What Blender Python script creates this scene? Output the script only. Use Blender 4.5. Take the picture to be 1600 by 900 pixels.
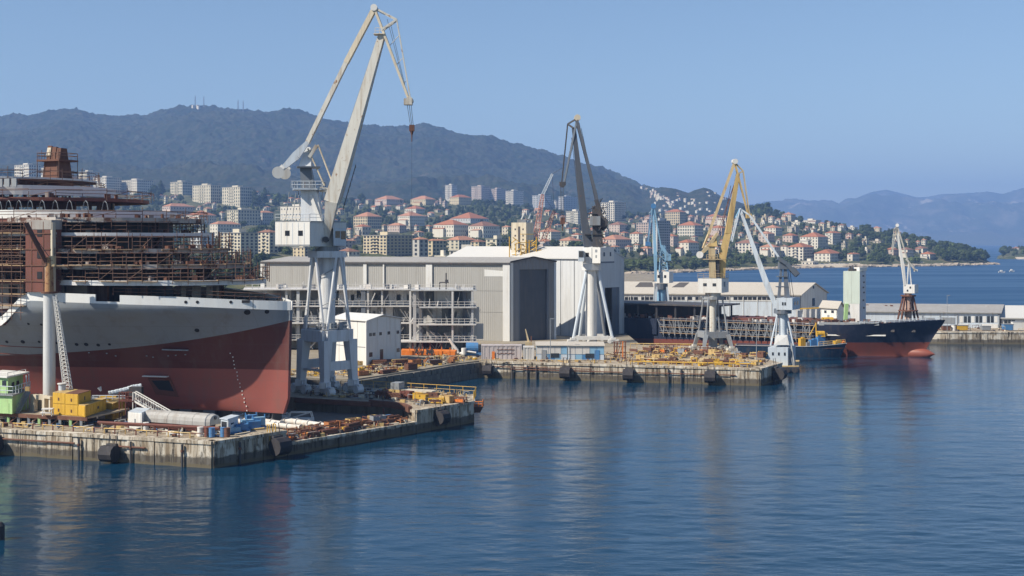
import bpy, bmesh, math, random
import numpy as np
from mathutils import Vector, Matrix
random.seed(7)
for _o in list(bpy.data.objects):
 bpy.data.objects.remove(_o)
SC = bpy.context.scene
COL = SC.collection
R = math.radians
# camera
H, F, YH = 25.3, 2000.0, 378.0
cam_data = bpy.data.cameras.new("camera")
cam = bpy.data.objects.new("camera", cam_data)
COL.objects.link(cam)
cam.location = (0, 0, H)
cam.rotation_euler = (R(90), 0, 0)
cam_data.sensor_width = 36.0
cam_data.lens = 36.0 * F / 1600.0
cam_data.shift_y = -(450.0 - YH) / 1600.0
cam_data.clip_start = 0.5
cam_data.clip_end = 40000.0
SC.camera = cam
# light
SUN_EL, SUN_AZ = 43.0, -117.0
world = bpy.data.worlds.new("World")
SC.world = world
world.use_nodes = True
wn = world.node_tree.nodes
wl = world.node_tree.links
wn.clear()
_sky = wn.new("ShaderNodeTexSky")
_sky.sky_type = 'NISHITA'
_sky.sun_disc = False
_sky.sun_elevation = R(SUN_EL)
_sky.sun_rotation = R(SUN_AZ)
_sky.altitude = 0
_sky.air_density = 1.0
_sky.dust_density = 0.0
_sky.ozone_density = 2.3
_bg = wn.new("ShaderNodeBackground")
_bg.inputs[1].default_value = 0.076
_wo = wn.new("ShaderNodeOutputWorld")
wl.new(_sky.outputs[0], _bg.inputs[0])
wl.new(_bg.outputs[0], _wo.inputs[0])
SUN_DIR = Vector((math.sin(R(SUN_AZ)) * math.cos(R(SUN_EL)), math.cos(R(SUN_AZ)) * math.cos(R(SUN_EL)), math.sin(R(SUN_EL))))
sun_data = bpy.data.lights.new("sun", 'SUN')
sun_data.energy = 5.0
sun_data.angle = R(0.5)
sun_data.color = (1.0, 0.91, 0.77)
sun = bpy.data.objects.new("sun", sun_data)
COL.objects.link(sun)
sun.location = (0, 0, 300)
sun.rotation_euler = (-SUN_DIR).to_track_quat('-Z', 'Y').to_euler()
SC.view_settings.view_transform = 'Standard'
SC.view_settings.look = 'None'
SC.view_settings.exposure = 0.62
SC.view_settings.gamma = 1.0
SC.view_settings.use_curve_mapping = False
SC.cycles.max_bounces = 6
SC.cycles.diffuse_bounces = 2
SC.cycles.glossy_bounces = 3
SC.cycles.volume_bounces = 0
# photo pixel -> place
def P(px, py, Y):
 return Vector(((px - 800.0) / F * Y, Y, H - (py - YH) / F * Y))
def G(px, py, z=0.0):
 return P(px, py, F * (H - z) / (py - YH))
def XY(px, Y, z=3.0):
 return Vector(((px - 800.0) / F * Y, Y, z))
def ZA(py, Y):
 return H - (py - YH) / F * Y
def lerp(a, b, t):
 return a + (b - a) * t
# mesh builder
class MB:
 def __init__(self):
  self.v = []; self.f = []
 def add(self, vs, fs):
  n = len(self.v)
  self.v.extend([tuple(p) for p in vs])
  self.f.extend([tuple(i + n for i in f) for f in fs])
  return self
 def hexa(self, b, t):
  return self.add(list(b) + list(t), [(3, 2, 1, 0), (4, 5, 6, 7), (0, 1, 5, 4), (1, 2, 6, 5), (2, 3, 7, 6), (3, 0, 4, 7)])
 def box(self, c, s, rz=0.0, rx=0.0, ry=0.0):
  m = Matrix.Rotation(rz, 3, 'Z') @ Matrix.Rotation(ry, 3, 'Y') @ Matrix.Rotation(rx, 3, 'X')
  c = Vector(c); q = []
  for z in (-.5, .5):
   for x, y in ((-.5, -.5), (.5, -.5), (.5, .5), (-.5, .5)):
    q.append(c + m @ Vector((x * s[0], y * s[1], z * s[2])))
  return self.hexa(q[:4], q[4:])
 def bar(self, p0, p1, w, h=None, w1=None, h1=None, up=(0, 0, 1)):
  p0 = Vector(p0); p1 = Vector(p1); h = h or w
  w1 = w if w1 is None else w1; h1 = (h if w1 == w else h * w1 / w) if h1 is None else h1
  d = (p1 - p0).normalized(); u = Vector(up)
  if abs(d.dot(u)) > .98: u = Vector((0, 1, 0))
  s = d.cross(u).normalized(); n = s.cross(d).normalized()
  c = lambda p, a, b: [p - s * a / 2 - n * b / 2, p + s * a / 2 - n * b / 2, p + s * a / 2 + n * b / 2, p - s * a / 2 + n * b / 2]
  return self.hexa(c(p0, w, h), c(p1, w1, h1))
 def tube(self, p0, p1, r, r1=None, n=8, cap=True):
  p0 = Vector(p0); p1 = Vector(p1); r1 = r if r1 is None else r1
  d = (p1 - p0).normalized(); u = Vector((0, 0, 1))
  if abs(d.dot(u)) > .98: u = Vector((0, 1, 0))
  s = d.cross(u).normalized(); m = s.cross(d).normalized()
  vs = []
  for p, rr in ((p0, r), (p1, r1)):
   for i in range(n):
    a = 2 * math.pi * i / n
    vs.append(p + s * math.cos(a) * rr + m * math.sin(a) * rr)
  fs = [(i, (i + 1) % n, n + (i + 1) % n, n + i) for i in range(n)]
  if cap: fs += [tuple(range(n))[::-1], tuple(range(n, 2 * n))]
  return self.add(vs, fs)
 def path(self, pts, r, n=6):
  for a, b in zip(pts[:-1], pts[1:]): self.tube(a, b, r, n=n)
  return self
 def prism(self, poly, z0, z1):
  n = len(poly)
  vs = [(p[0], p[1], z0) for p in poly] + [(p[0], p[1], z1) for p in poly]
  return self.add(vs, [tuple(range(n))[::-1], tuple(range(n, 2 * n))] + [(i, (i + 1) % n, n + (i + 1) % n, n + i) for i in range(n)])
 def wall(self, pts, z0, z1, th):
  m = len(pts); off = []
  for i in range(m):
   a = Vector(pts[max(0, i - 1)][:2]); b = Vector(pts[min(m - 1, i + 1)][:2])
   d = (b - a).normalized(); off.append(Vector((-d.y, d.x)) * th)
  for i in range(m - 1):
   a, b = pts[i], pts[i + 1]; oa, ob = off[i], off[i + 1]
   q = [(a[0], a[1]), (b[0], b[1]), (b[0] + ob.x, b[1] + ob.y), (a[0] + oa.x, a[1] + oa.y)]
   self.hexa([(x, y, z0) for x, y in q], [(x, y, z1) for x, y in q])
  return self
 def quad(self, *p):
  return self.add(p, [tuple(range(len(p)))])
 def boom(self, p0, p1, w0, w1, chord, brace, n):
  p0 = Vector(p0); p1 = Vector(p1); d = (p1 - p0).normalized(); u = Vector((0, 1, 0))
  s = d.cross(u).normalized(); m = s.cross(d).normalized()
  ring = lambda t: [p0.lerp(p1, t) + (s * a + m * b) * lerp(w0, w1, t) / 2 for a, b in ((-1, -1), (1, -1), (1, 1), (-1, 1))]
  r0, r1 = ring(0), ring(1)
  for a, b in zip(r0, r1): self.tube(a, b, chord, n=4)
  for k in range(n):
   a, b = ring(k / n), ring((k + 1) / n)
   for i in range(4):
    j = (i + 1) % 4
    self.tube(a[i], b[j] if k % 2 else b[i].lerp(b[j], 1), brace, n=3, cap=False)
    self.tube(b[i], b[j], brace, n=3, cap=False)
  return self
 def rail(self, pts, h=1.05, r=.03, step=2.0, rows=2, n=4):
  for a, b in zip(pts[:-1], pts[1:]):
   a = Vector(a); b = Vector(b); L = (b - a).length; k = max(1, round(L / step))
   for i in range(k + 1):
    p = a.lerp(b, i / k); self.tube(p, p + Vector((0, 0, h)), r, n=n, cap=False)
   for j in range(rows):
    dz = Vector((0, 0, h * (j + 1) / rows)); self.tube(a + dz, b + dz, r, n=n, cap=False)
  return self
 def mesh(self, name, mat, org=(0, 0, 0), smooth=False):
  me = bpy.data.meshes.new(name); o = Vector(org)
  me.from_pydata([(p[0] - o.x, p[1] - o.y, p[2] - o.z) for p in self.v], [], self.f)
  for m in (mat if isinstance(mat, (list, tuple)) else [mat]): me.materials.append(m)
  if smooth:
   me.shade_smooth() if hasattr(me, 'shade_smooth') else None
  me.update()
  return me
ORG = {}
def tagset(o, label=None, cat=None, group=None, kind=None):
 if label: o['label'] = label
 if cat: o['category'] = cat
 if group: o['group'] = group
 if kind: o['kind'] = kind
 return o
def thing(name, label, cat, loc=(0, 0, 0), group=None, rz=0.0):
 o = bpy.data.objects.new(name, None); COL.objects.link(o)
 o.location = loc; o.rotation_euler = (0, 0, rz); o.empty_display_size = .5
 ORG[o.name] = Vector(loc)
 return tagset(o, label, cat, group)
def part(name, mb, mat, parent, kind=None, label=None, smooth=False, local=False):
 """a mesh under parent; mb is in world coordinates (or in the parent's own if local)"""
 org = Vector((0, 0, 0)) if local else ORG[parent.name]
 o = bpy.data.objects.new(name, mb.mesh(name, mat, org, smooth)); COL.objects.link(o)
 o.parent = parent; ORG[o.name] = org
 return tagset(o, label=label, kind=kind)
def put(name, mesh, parent, loc=(0, 0, 0), rz=0.0, kind=None):
 o = bpy.data.objects.new(name, mesh); COL.objects.link(o); o.parent = parent
 o.location = loc; o.rotation_euler = (0, 0, rz); ORG[o.name] = ORG.get(parent.name, Vector((0, 0, 0)))
 if kind: o['kind'] = kind
 return o
def single(name, mb, mat, label, cat, group=None, org=None, smooth=False, kind=None):
 org = Vector(org) if org is not None else Vector(mb.v[0])
 o = bpy.data.objects.new(name, mb.mesh(name, mat, org, smooth)); COL.objects.link(o); o.location = org
 ORG[o.name] = org
 return tagset(o, label, cat, group, kind)
def struct(name, mb, mat, smooth=False):
 o = bpy.data.objects.new(name, mb.mesh(name, mat, (0, 0, 0), smooth)); COL.objects.link(o); o['kind'] = 'structure'
 ORG[o.name] = Vector((0, 0, 0))
 return o
def copy_tree(o, loc, rz=None, label=None, group=None):
 c = o.copy(); COL.objects.link(c); c.location = loc
 if rz is not None: c.rotation_euler = (0, 0, rz)
 if label: c['label'] = label
 if group: c['group'] = group
 for ch in list(o.children):
  d = ch.copy(); COL.objects.link(d); d.parent = c
  for g in list(ch.children):
   e = g.copy(); COL.objects.link(e); e.parent = d
 return c
# materials
def nodes_of(m):
 m.use_nodes = True
 nt = m.node_tree
 return nt, nt.nodes, nt.links, nt.nodes["Principled BSDF"]
def mixrgb(nt, fac, a, b, mode='MIX'):
 n = nt.nodes.new("ShaderNodeMix"); n.data_type = 'RGBA'; n.blend_type = mode
 for sock, val in ((n.inputs[0], fac), (n.inputs[6], a), (n.inputs[7], b)):
  if hasattr(val, 'links'): nt.links.new(val, sock)
  elif isinstance(val, (int, float)): sock.default_value = val
  else: sock.default_value = (*val[:3], 1)
 return n.outputs[2]
def noise(nt, vec, scale, detail=4, rough=.6):
 n = nt.nodes.new("ShaderNodeTexNoise"); n.inputs["Scale"].default_value = scale
 n.inputs["Detail"].default_value = detail; n.inputs["Roughness"].default_value = rough
 if vec is not None: nt.links.new(vec, n.inputs["Vector"])
 return n.outputs["Fac"]
def ramp(nt, fac, lo, hi):
 n = nt.nodes.new("ShaderNodeMapRange"); n.inputs[1].default_value = lo; n.inputs[2].default_value = hi
 n.interpolation_type = 'SMOOTHSTEP'
 nt.links.new(fac, n.inputs[0]); return n.outputs[0]
def mapping(nt, vec, scale=(1, 1, 1), rot=(0, 0, 0), loc=(0, 0, 0)):
 n = nt.nodes.new("ShaderNodeMapping"); n.inputs["Scale"].default_value = scale
 n.inputs["Rotation"].default_value = rot; n.inputs["Location"].default_value = loc
 nt.links.new(vec, n.inputs["Vector"]); return n.outputs[0]
def objco(nt):
 return nt.nodes.new("ShaderNodeTexCoord").outputs["Object"]
def math_n(nt, op, a, b=0.0):
 n = nt.nodes.new("ShaderNodeMath"); n.operation = op
 for i, v in enumerate((a, b)):
  if hasattr(v, 'links'): nt.links.new(v, n.inputs[i])
  else: n.inputs[i].default_value = v
 return n.outputs[0]
_mats = {}
def pm(name, col, rough=.65, metal=0.0, var=.18, scale=.6, dirt=0.0, dirtcol=(.16, .11, .07), rust=0.0, rustcol=(.16, .055, .025),
       bump=0.0, bscale=4.0, spec=.4, dscale=.7):
 """painted or bare surface: blotchy colour, run-down dirt, patches of rust, slight relief"""
 if name in _mats: return _mats[name]
 m = bpy.data.materials.new(name); nt, N, L, b = nodes_of(m)
 oc = objco(nt)
 c = mixrgb(nt, noise(nt, oc, scale, 5), [x * (1 - var) for x in col], [min(.95, x * (1 + var)) for x in col])
 if dirt:
  s = noise(nt, mapping(nt, oc, (dscale * 2, dscale * 2, dscale * .16)), 1.0, 6, .7)
  c = mixrgb(nt, math_n(nt, 'MULTIPLY', ramp(nt, s, .45, .72), dirt), c, dirtcol)
 if rust:
  s = noise(nt, oc, dscale * 1.7, 8, .75)
  c = mixrgb(nt, ramp(nt, s, .68 - .3 * rust, .74 - .26 * rust), c, rustcol)
 L.new(c, b.inputs["Base Color"])
 b.inputs["Roughness"].default_value = rough; b.inputs["Metallic"].default_value = metal
 b.inputs["Specular IOR Level"].default_value = spec
 if bump:
  bn = N.new("ShaderNodeBump"); bn.inputs["Distance"].default_value = bump
  L.new(noise(nt, oc, bscale, 6, .7), bn.inputs["Height"]); L.new(bn.outputs[0], b.inputs["Normal"])
 _mats[name] = m
 return m
def ribbed(name, col, pitch, axis, var=.08, dirt=.25, rust=0.0, depth=.05, rough=.55, dirtcol=(.2, .17, .13)):
 """profiled sheet cladding: narrow ribs across the given axis"""
 if name in _mats: return _mats[name]
 m = pm(name, col, rough, var=var, scale=.15, dirt=dirt, dirtcol=dirtcol, rust=rust, dscale=.5)
 nt, N, L, b = nodes_of(m)
 w = N.new("ShaderNodeTexWave"); w.wave_type = 'BANDS'; w.bands_direction = 'X'
 w.inputs["Scale"].default_value = 1.0
 oc = objco(nt)
 ang = {'X': 0.0, 'Y': R(90)}.get(axis, axis if not isinstance(axis, str) else 0.0)
 s = 2 * math.pi / pitch / 20.0
 L.new(mapping(nt, oc, (s, s, s), (0, 0, ang)), w.inputs["Vector"])
 bn = N.new("ShaderNodeBump"); bn.inputs["Distance"].default_value = depth
 L.new(w.outputs["Fac"], bn.inputs["Height"]); L.new(bn.outputs[0], b.inputs["Normal"])
 return m
# ground shapes
def _hash(i, j, seed):
 n = (i * 374761393 + j * 668265263 + seed * 974711) & 0xffffffff
 n = ((n ^ (n >> 13)) * 1274126177) & 0xffffffff
 return ((n ^ (n >> 16)) & 0xffff) / 65535.0
def vnoise(x, y, seed=0):
 x = np.asarray(x, float); y = np.asarray(y, float)
 i = np.floor(x).astype(np.int64); j = np.floor(y).astype(np.int64)
 u = x - i; v = y - j; u = u * u * (3 - 2 * u); v = v * v * (3 - 2 * v)
 a = _hash(i, j, seed); b = _hash(i + 1, j, seed); c = _hash(i, j + 1, seed); d = _hash(i + 1, j + 1, seed)
 return (a * (1 - u) + b * u) * (1 - v) + (c * (1 - u) + d * u) * v - .5
def fbm(x, y, wl, octs, seed=0, gain=.5):
 s = 0; a = 1.0
 for k in range(octs):
  s = s + a * vnoise(x / wl + 17 * k, y / wl - 9 * k, seed + k); a *= gain; wl *= .5
 return s
def curve(pts):
 a = np.array(pts, float); return lambda px: np.interp(px, a[:, 0], a[:, 1])
SHORE = curve([(900, 880), (975, 965), (1030, 1040), (1100, 1110), (1250, 1240), (1350, 1300), (1450, 1345), (1520, 1400), (1556, 1450), (1640, 1600)])
RIDGE_Y = curve([(-700, 230), (-400, 205), (-150, 186), (0, 181), (60, 177), (100, 170), (130, 172), (160, 181), (230, 178), (262, 169), (300, 164), (330, 163), (370, 168), (395, 172), (430, 181), (445, 178), (480, 186),
                 (540, 195), (600, 201), (640, 200), (660, 197), (690, 203), (740, 217), (760, 220), (800, 232), (830, 241), (860, 247), (890, 252), (925, 258), (960, 270), (985, 279), (1003, 287),
                 (1020, 293), (1050, 294), (1075, 302), (1088, 297), (1100, 294), (1110, 297), (1125, 306), (1160, 318), (1195, 330), (1240, 352), (1300, 388), (1400, 400), (1640, 420)])
RIDGE_D = curve([(-700, 4500), (960, 4500), (1003, 4300), (1030, 3300), (1640, 3000)])
CREST_Y = curve([(-700, 268), (0, 274), (150, 290), (250, 303), (400, 309), (560, 318), (650, 320), (700, 316), (800, 322), (900, 332), (960, 338), (1060, 343), (1120, 345), (1150, 336), (1175, 330), (1195, 328),
                 (1215, 340), (1240, 347), (1300, 355), (1350, 363), (1400, 372), (1450, 385), (1500, 394), (1530, 402), (1550, 411), (1575, 432), (1640, 450)])
CREST_D = curve([(-700, 2300), (1000, 2300), (1120, 2250), (1200, 2050), (1300, 1850), (1400, 1700), (1500, 1560), (1556, 1530), (1640, 1640)])
DIP_Y = curve([(-700, 285), (0, 284), (150, 298), (250, 310), (400, 318), (560, 325), (800, 332), (960, 345), (1060, 350), (1120, 352), (1195, 350), (1300, 380), (1400, 400), (1500, 410), (1556, 420), (1640, 450)])
S3_Y = curve([(-700, 315), (0, 318), (200, 335), (400, 340), (600, 345), (800, 350), (900, 355), (1000, 362), (1100, 366), (1200, 362), (1300, 374), (1400, 388), (1500, 403), (1556, 416), (1640, 450)])
S2_Y = curve([(-700, 372), (0, 374), (400, 378), (800, 383), (900, 390), (975, 405), (1100, 403), (1250, 404), (1350, 405), (1450, 406), (1520, 409), (1556, 418), (1640, 450)])
def profile(px):
 """depths and heights of the land along one line of sight"""
 if px < 940:
  D = [420, 900, 1300, 1850, float(CREST_D(px)), 2750]
  z = [1.5, ZA(407, 900), ZA(float(S2_Y(px)), 1300), ZA(float(S3_Y(px)), 1850), ZA(float(CREST_Y(px)), D[4]), ZA(float(DIP_Y(px)), 2750)]
 else:
  s = float(SHORE(px)); c = float(CREST_D(px))
  D = [s - 60, s, lerp(s, c, .2), lerp(s, c, .6), c, max(2750, c + 300)]
  z = [-5, .8, ZA(float(S2_Y(px)), D[2]), ZA(float(S3_Y(px)), D[3]), ZA(float(CREST_Y(px)), c), ZA(float(DIP_Y(px)), D[5])]
  if px > 1400: z[5] = min(z[5], lerp(z[5], -6, min(1, (px - 1400) / 90)))
  if px > 1552: z = [min(v, lerp(.5, -6, min(1, (px - 1552) / 20))) for v in z]
 rd = float(RIDGE_D(px)); rz = ZA(float(RIDGE_Y(px)), rd)
 if px > 1240: rz = min(rz, -6)
 D += [lerp(D[5], rd, .5), rd, rd + 1500]
 z += [lerp(z[5], rz, .43), rz, -5 if px > 1180 else rz * .3]
 return D, z
_prof = {}
def ground_z(px, Y):
 k = round(px)
 if k not in _prof: _prof[k] = profile(k)
 return float(np.interp(Y, *_prof[k]))
def hit(px, py, y0=850):
 Y = max(y0, float(SHORE(px)) + 5 if px >= 940 else y0)
 while Y < 4600:
  if ZA(py, Y) <= ground_z(px, Y): return Y
  Y *= 1.004
 return None
# materials of the land
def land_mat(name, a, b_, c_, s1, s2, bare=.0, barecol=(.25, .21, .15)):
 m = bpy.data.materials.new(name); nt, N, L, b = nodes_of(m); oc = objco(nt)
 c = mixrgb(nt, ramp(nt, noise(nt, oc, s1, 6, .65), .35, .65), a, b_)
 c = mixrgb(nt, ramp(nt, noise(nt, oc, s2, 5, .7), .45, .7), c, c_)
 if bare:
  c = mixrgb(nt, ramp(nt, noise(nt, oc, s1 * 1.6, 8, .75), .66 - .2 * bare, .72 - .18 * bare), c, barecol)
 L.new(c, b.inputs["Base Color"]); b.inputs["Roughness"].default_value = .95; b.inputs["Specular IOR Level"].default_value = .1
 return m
M_FOREST = land_mat("forest_slope", (.015, .025, .011), (.034, .041, .022), (.060, .055, .036), .006, .05, .18, (.10, .085, .06))
M_HILL = land_mat("town_ground", (.045, .060, .022), (.080, .090, .040), (.16, .135, .085), .02, .09, .35, (.27, .23, .17))
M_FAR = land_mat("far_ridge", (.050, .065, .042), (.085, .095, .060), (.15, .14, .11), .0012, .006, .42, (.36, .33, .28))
M_ROCK = pm("shore_rock", (.36, .30, .23), .9, var=.35, scale=.25, dirt=.5, dirtcol=(.15, .12, .09), bump=.4, bscale=.6)
# hillside and mountain, one grid each
def grid(name, pxs, rows, mat, zfun):
 nx, ny = len(pxs), rows.shape[1]
 X = (pxs[:, None] - 800.0) / F * rows; Y = rows
 Z = zfun(X, Y)
 v = np.stack([X, Y, Z], -1).reshape(-1, 3)
 i = np.arange(nx - 1)[:, None] * ny + np.arange(ny - 1)[None, :]
 f = np.stack([i, i + ny, i + ny + 1, i + 1], -1).reshape(-1, 4)
 me = bpy.data.meshes.new(name)
 me.from_pydata(v.tolist(), [], f.tolist()); me.materials.append(mat); me.shade_smooth(); me.update()
 o = bpy.data.objects.new(name, me); COL.objects.link(o); o['kind'] = 'structure'
 return o
def build_land():
 pxs = np.arange(-420, 1640, 4.0)
 prof = [profile(p) for p in pxs]
 def rows_z(k0, k1, subs):
  Rr, Zz = [], []
  for D, z in prof:
   d, zz = [], []
   for k, s in zip(range(k0, k1), subs):
    t = np.arange(s) / s
    d += list(lerp(D[k], D[k + 1], t)); zz += list(lerp(z[k], z[k + 1], t))
   d.append(D[k1]); zz.append(z[k1]); Rr.append(d); Zz.append(zz)
  return np.array(Rr), np.array(Zz)
 r, z = rows_z(0, 5, (6, 14, 18, 16, 8))
 def zf(X, Y):
  n = fbm(X, Y, 60, 4, 3) * 5 + fbm(X, Y, 14, 3, 9) * 2.5
  land = np.clip(z / 6.0, 0, 1)
  return z + n * land
 grid("hillside", pxs, r, M_HILL, zf)
 pxs = np.arange(-300, 1320, 2.2); prof = [profile(p) for p in pxs]
 r2, z2 = rows_z(5, 8, (90, 130, 10))
 def zf2(X, Y):
  t = np.linspace(0, 1, r2.shape[1])[None, :]
  w = np.clip(t * 6, 0, 1)
  edge = 1 - .86 * np.exp(-((t - 220 / 230.) / .035) ** 2)
  big = -np.abs(fbm(X, Y, 700, 4, 21)) * 110 + fbm(X, Y, 260, 3, 31) * 34 + 22
  big = big * np.clip(z2 / 160.0, 0, 1)
  pxx = X / Y * F + 800; hills = np.clip((1290 - pxx) / 60, 0, 1) * (1 - .8 * np.clip((pxx - 985) / 35, 0, 1))
  can = fbm(X, Y, 30, 4, 5, .75) * 11
  return z2 + w * hills * (big * edge + can)
 grid("mountain", pxs, r2, M_FOREST, zf2)
build_land()
# the ridges across the bay, a long way off
def build_far():
 ry = curve([(900, 345), (1100, 340), (1160, 328), (1210, 321), (1240, 318), (1275, 320), (1310, 319), (1335, 311), (1360, 301), (1385, 297), (1405, 302), (1432, 309), (1450, 308), (1470, 304), (1500, 303),
    (1545, 301), (1566, 305), (1582, 300), (1600, 295), (1640, 288), (1750, 296), (1900, 310), (2100, 330)])
 pxs = np.arange(900, 2100, 3.0); t = np.linspace(0, 1.25, 70)
 Y0, Y1 = 8800.0, 12200.0
 rows = np.repeat((Y0 + (Y1 - Y0) * t)[None, :], len(pxs), 0)
 top = np.array([ZA(float(ry(p)), Y1) for p in pxs])[:, None]
 def zf(X, Y):
  tt = t[None, :]
  prof_ = np.where(tt < 1, tt ** .85, 1 - (tt - 1) * 2.2)
  n = -np.abs(fbm(X, Y, 1300, 6, 41)) * 620 + 130
  w = np.clip(tt * 3, 0, 1) * np.clip(np.abs(tt - 1) * 3, .05, 1)
  return np.maximum(top * prof_ + n * w, -6) - 3 * (tt < .01)
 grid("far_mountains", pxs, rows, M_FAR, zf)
 pxs = np.arange(1552, 1800, 3.0); tt = np.linspace(0, 1, 26)
 rows = np.repeat((1880 + 500 * tt)[None, :], len(pxs), 0)
 def zf3(X, Y):
  px = X / Y * F + 800
  hgt = np.clip((px - 1556) / 30, -.3, 1) * 16 + np.clip((px - 1600) / 80, 0, 1) * 8
  return hgt * np.sin(np.pi * np.clip(tt[None, :], 0, 1)) ** .7 + fbm(X, Y, 40, 3, 2) * 3 - 1.0 + (tt[None, :] < .05) * 1.6 - 2.5 * (tt[None, :] == 0) - 4 * (px < 1558)
 grid("headland", pxs, rows, M_HILL, zf3)
build_far()
# water
def build_water():
 m = bpy.data.materials.new("harbour_water"); nt, N, L, b = nodes_of(m); oc = objco(nt)
 b.inputs["Base Color"].default_value = (.004, .030, .058, 1)
 b.inputs["IOR"].default_value = 1.36
 patch = noise(nt, mapping(nt, oc, (.006, .02, 1)), 1.0, 4, .6)
 mr = N.new("ShaderNodeMapRange"); mr.inputs[1].default_value = .35; mr.inputs[2].default_value = .7
 mr.inputs[3].default_value = .02; mr.inputs[4].default_value = .07
 L.new(patch, mr.inputs[0])
 sp = N.new("ShaderNodeSeparateXYZ"); L.new(oc, sp.inputs[0])
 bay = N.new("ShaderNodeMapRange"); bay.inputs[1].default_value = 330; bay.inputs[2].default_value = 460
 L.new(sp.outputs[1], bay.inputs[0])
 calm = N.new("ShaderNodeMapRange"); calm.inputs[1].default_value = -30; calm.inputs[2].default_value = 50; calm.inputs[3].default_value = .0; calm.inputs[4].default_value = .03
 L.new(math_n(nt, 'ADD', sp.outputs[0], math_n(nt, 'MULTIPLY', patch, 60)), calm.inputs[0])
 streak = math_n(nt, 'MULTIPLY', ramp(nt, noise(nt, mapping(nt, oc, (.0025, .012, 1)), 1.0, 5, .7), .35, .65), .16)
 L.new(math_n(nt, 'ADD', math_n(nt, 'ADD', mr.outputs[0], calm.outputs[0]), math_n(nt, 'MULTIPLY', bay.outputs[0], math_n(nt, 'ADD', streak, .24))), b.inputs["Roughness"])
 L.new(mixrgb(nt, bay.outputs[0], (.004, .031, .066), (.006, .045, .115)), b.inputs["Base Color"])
 amp = N.new("ShaderNodeMapRange"); amp.inputs[1].default_value = .3; amp.inputs[2].default_value = .7
 amp.inputs[3].default_value = .65; amp.inputs[4].default_value = 1.5
 L.new(patch, amp.inputs[0])
 h = None
 for sx, sy, sc, a, rot, det in ((.34, 1.0, .75, .048, -.12, 4), (.40, 1.0, 2.4, .032, .14, 5)):
  n = noise(nt, mapping(nt, oc, (sx, sy, 1), (0, 0, rot)), sc, det, .55)
  t = math_n(nt, 'MULTIPLY', n, a)
  h = t if h is None else math_n(nt, 'ADD', h, t)
 h = math_n(nt, 'MULTIPLY', h, amp.outputs[0])
 bn = N.new("ShaderNodeBump"); bn.inputs["Distance"].default_value = 1.0; bn.inputs["Strength"].default_value = 1.0
 L.new(h, bn.inputs["Height"]); L.new(bn.outputs[0], b.inputs["Normal"])
 rows = F * H / (np.concatenate([np.arange(980.0, 440.0, -1.15), np.arange(440.0, 384.0, -3.0)]) - YH)
 rows = np.append(rows, 14200.0); pxs = np.arange(-260, 1861, 2.4)
 X = (pxs[:, None] - 800) / F * rows[None, :]; Y = np.repeat(rows[None, :], len(pxs), 0)
 def wav(wl, st, rot, sd):
  c, s_ = math.cos(rot), math.sin(rot); return vnoise((X * c - Y * s_) * st / wl, (X * s_ + Y * c) / wl, sd)
 gust = .55 + 1.1 * np.clip(fbm(X * .35, Y, 55, 3, 71) + .45, 0, 1)
 dY = np.gradient(rows)[None, :]
 fade = lambda wl: np.clip(1.6 - dY / wl * 1.3, 0, 1)
 Z = gust * (.045 * fade(7) * wav(7, .5, .2, 81) + .060 * fade(2.2) * wav(2.2, .42, -.12, 82) + .062 * fade(1.1) * wav(1.1, .45, .1, 83) + .035 * fade(.6) * wav(.6, .5, -.05, 84))
 edge = np.minimum(np.minimum(np.arange(len(pxs))[:, None], (len(pxs) - 1 - np.arange(len(pxs)))[:, None]) / 12.0, 1) * np.minimum(np.arange(len(rows))[None, :] / 4.0, 1)
 Z = Z * np.clip(edge, 0, 1); nx, ny = X.shape
 v = np.stack([X, Y, Z], -1).reshape(-1, 3); i = np.arange(nx - 1)[:, None] * ny + np.arange(ny - 1)[None, :]
 f = np.stack([i, i + ny, i + ny + 1, i + 1], -1).reshape(-1, 4)
 n0 = len(v); ya, yb = rows[0], rows[-1]; xa0, xb0, xa1, xb1 = X[0, 0], X[-1, 0], X[0, -1], X[-1, -1]
 ex = [(-9000, -280, 0), (9000, -280, 0), (9000, 14200, 0), (-9000, 14200, 0), (xa0, ya, 0), (xb0, ya, 0), (xb1, yb, 0), (xa1, yb, 0)]
 v = np.concatenate([v, np.array(ex, float)])
 f = np.concatenate([f, n0 + np.array([(0, 1, 5, 4), (1, 2, 6, 5), (3, 0, 4, 7)])])
 me = bpy.data.meshes.new("water"); me.vertices.add(len(v)); me.vertices.foreach_set("co", v.ravel()); me.loops.add(f.size); me.loops.foreach_set("vertex_index", f.ravel().astype(np.int32))
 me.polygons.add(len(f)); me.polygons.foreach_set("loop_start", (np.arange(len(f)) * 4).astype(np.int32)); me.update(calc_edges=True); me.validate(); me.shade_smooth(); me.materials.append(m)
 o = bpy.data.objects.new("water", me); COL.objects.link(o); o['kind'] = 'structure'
build_water()
# haze
def build_haze():
 m = bpy.data.materials.new("sea_haze"); m.use_nodes = True; nt = m.node_tree; nt.nodes.clear()
 v = nt.nodes.new("ShaderNodeVolumePrincipled"); o = nt.nodes.new("ShaderNodeOutputMaterial")
 v.inputs["Color"].default_value = (.29, .505, 1.0, 1); v.inputs["Density"].default_value = 1.45e-4
 v.inputs["Anisotropy"].default_value = 0.0
 nt.links.new(v.outputs[0], o.inputs["Volume"])
 mb = MB().hexa([(-9200, -300, -8), (9200, -300, -8), (9200, 14500, -8), (-9200, 14500, -8)], [(-9200, -300, 680), (9200, -300, 680), (9200, 14500, 680), (-9200, 14500, 680)])
 ob = bpy.data.objects.new("haze", mb.mesh("haze", m)); COL.objects.link(ob); ob['kind'] = 'stuff'
build_haze()
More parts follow.
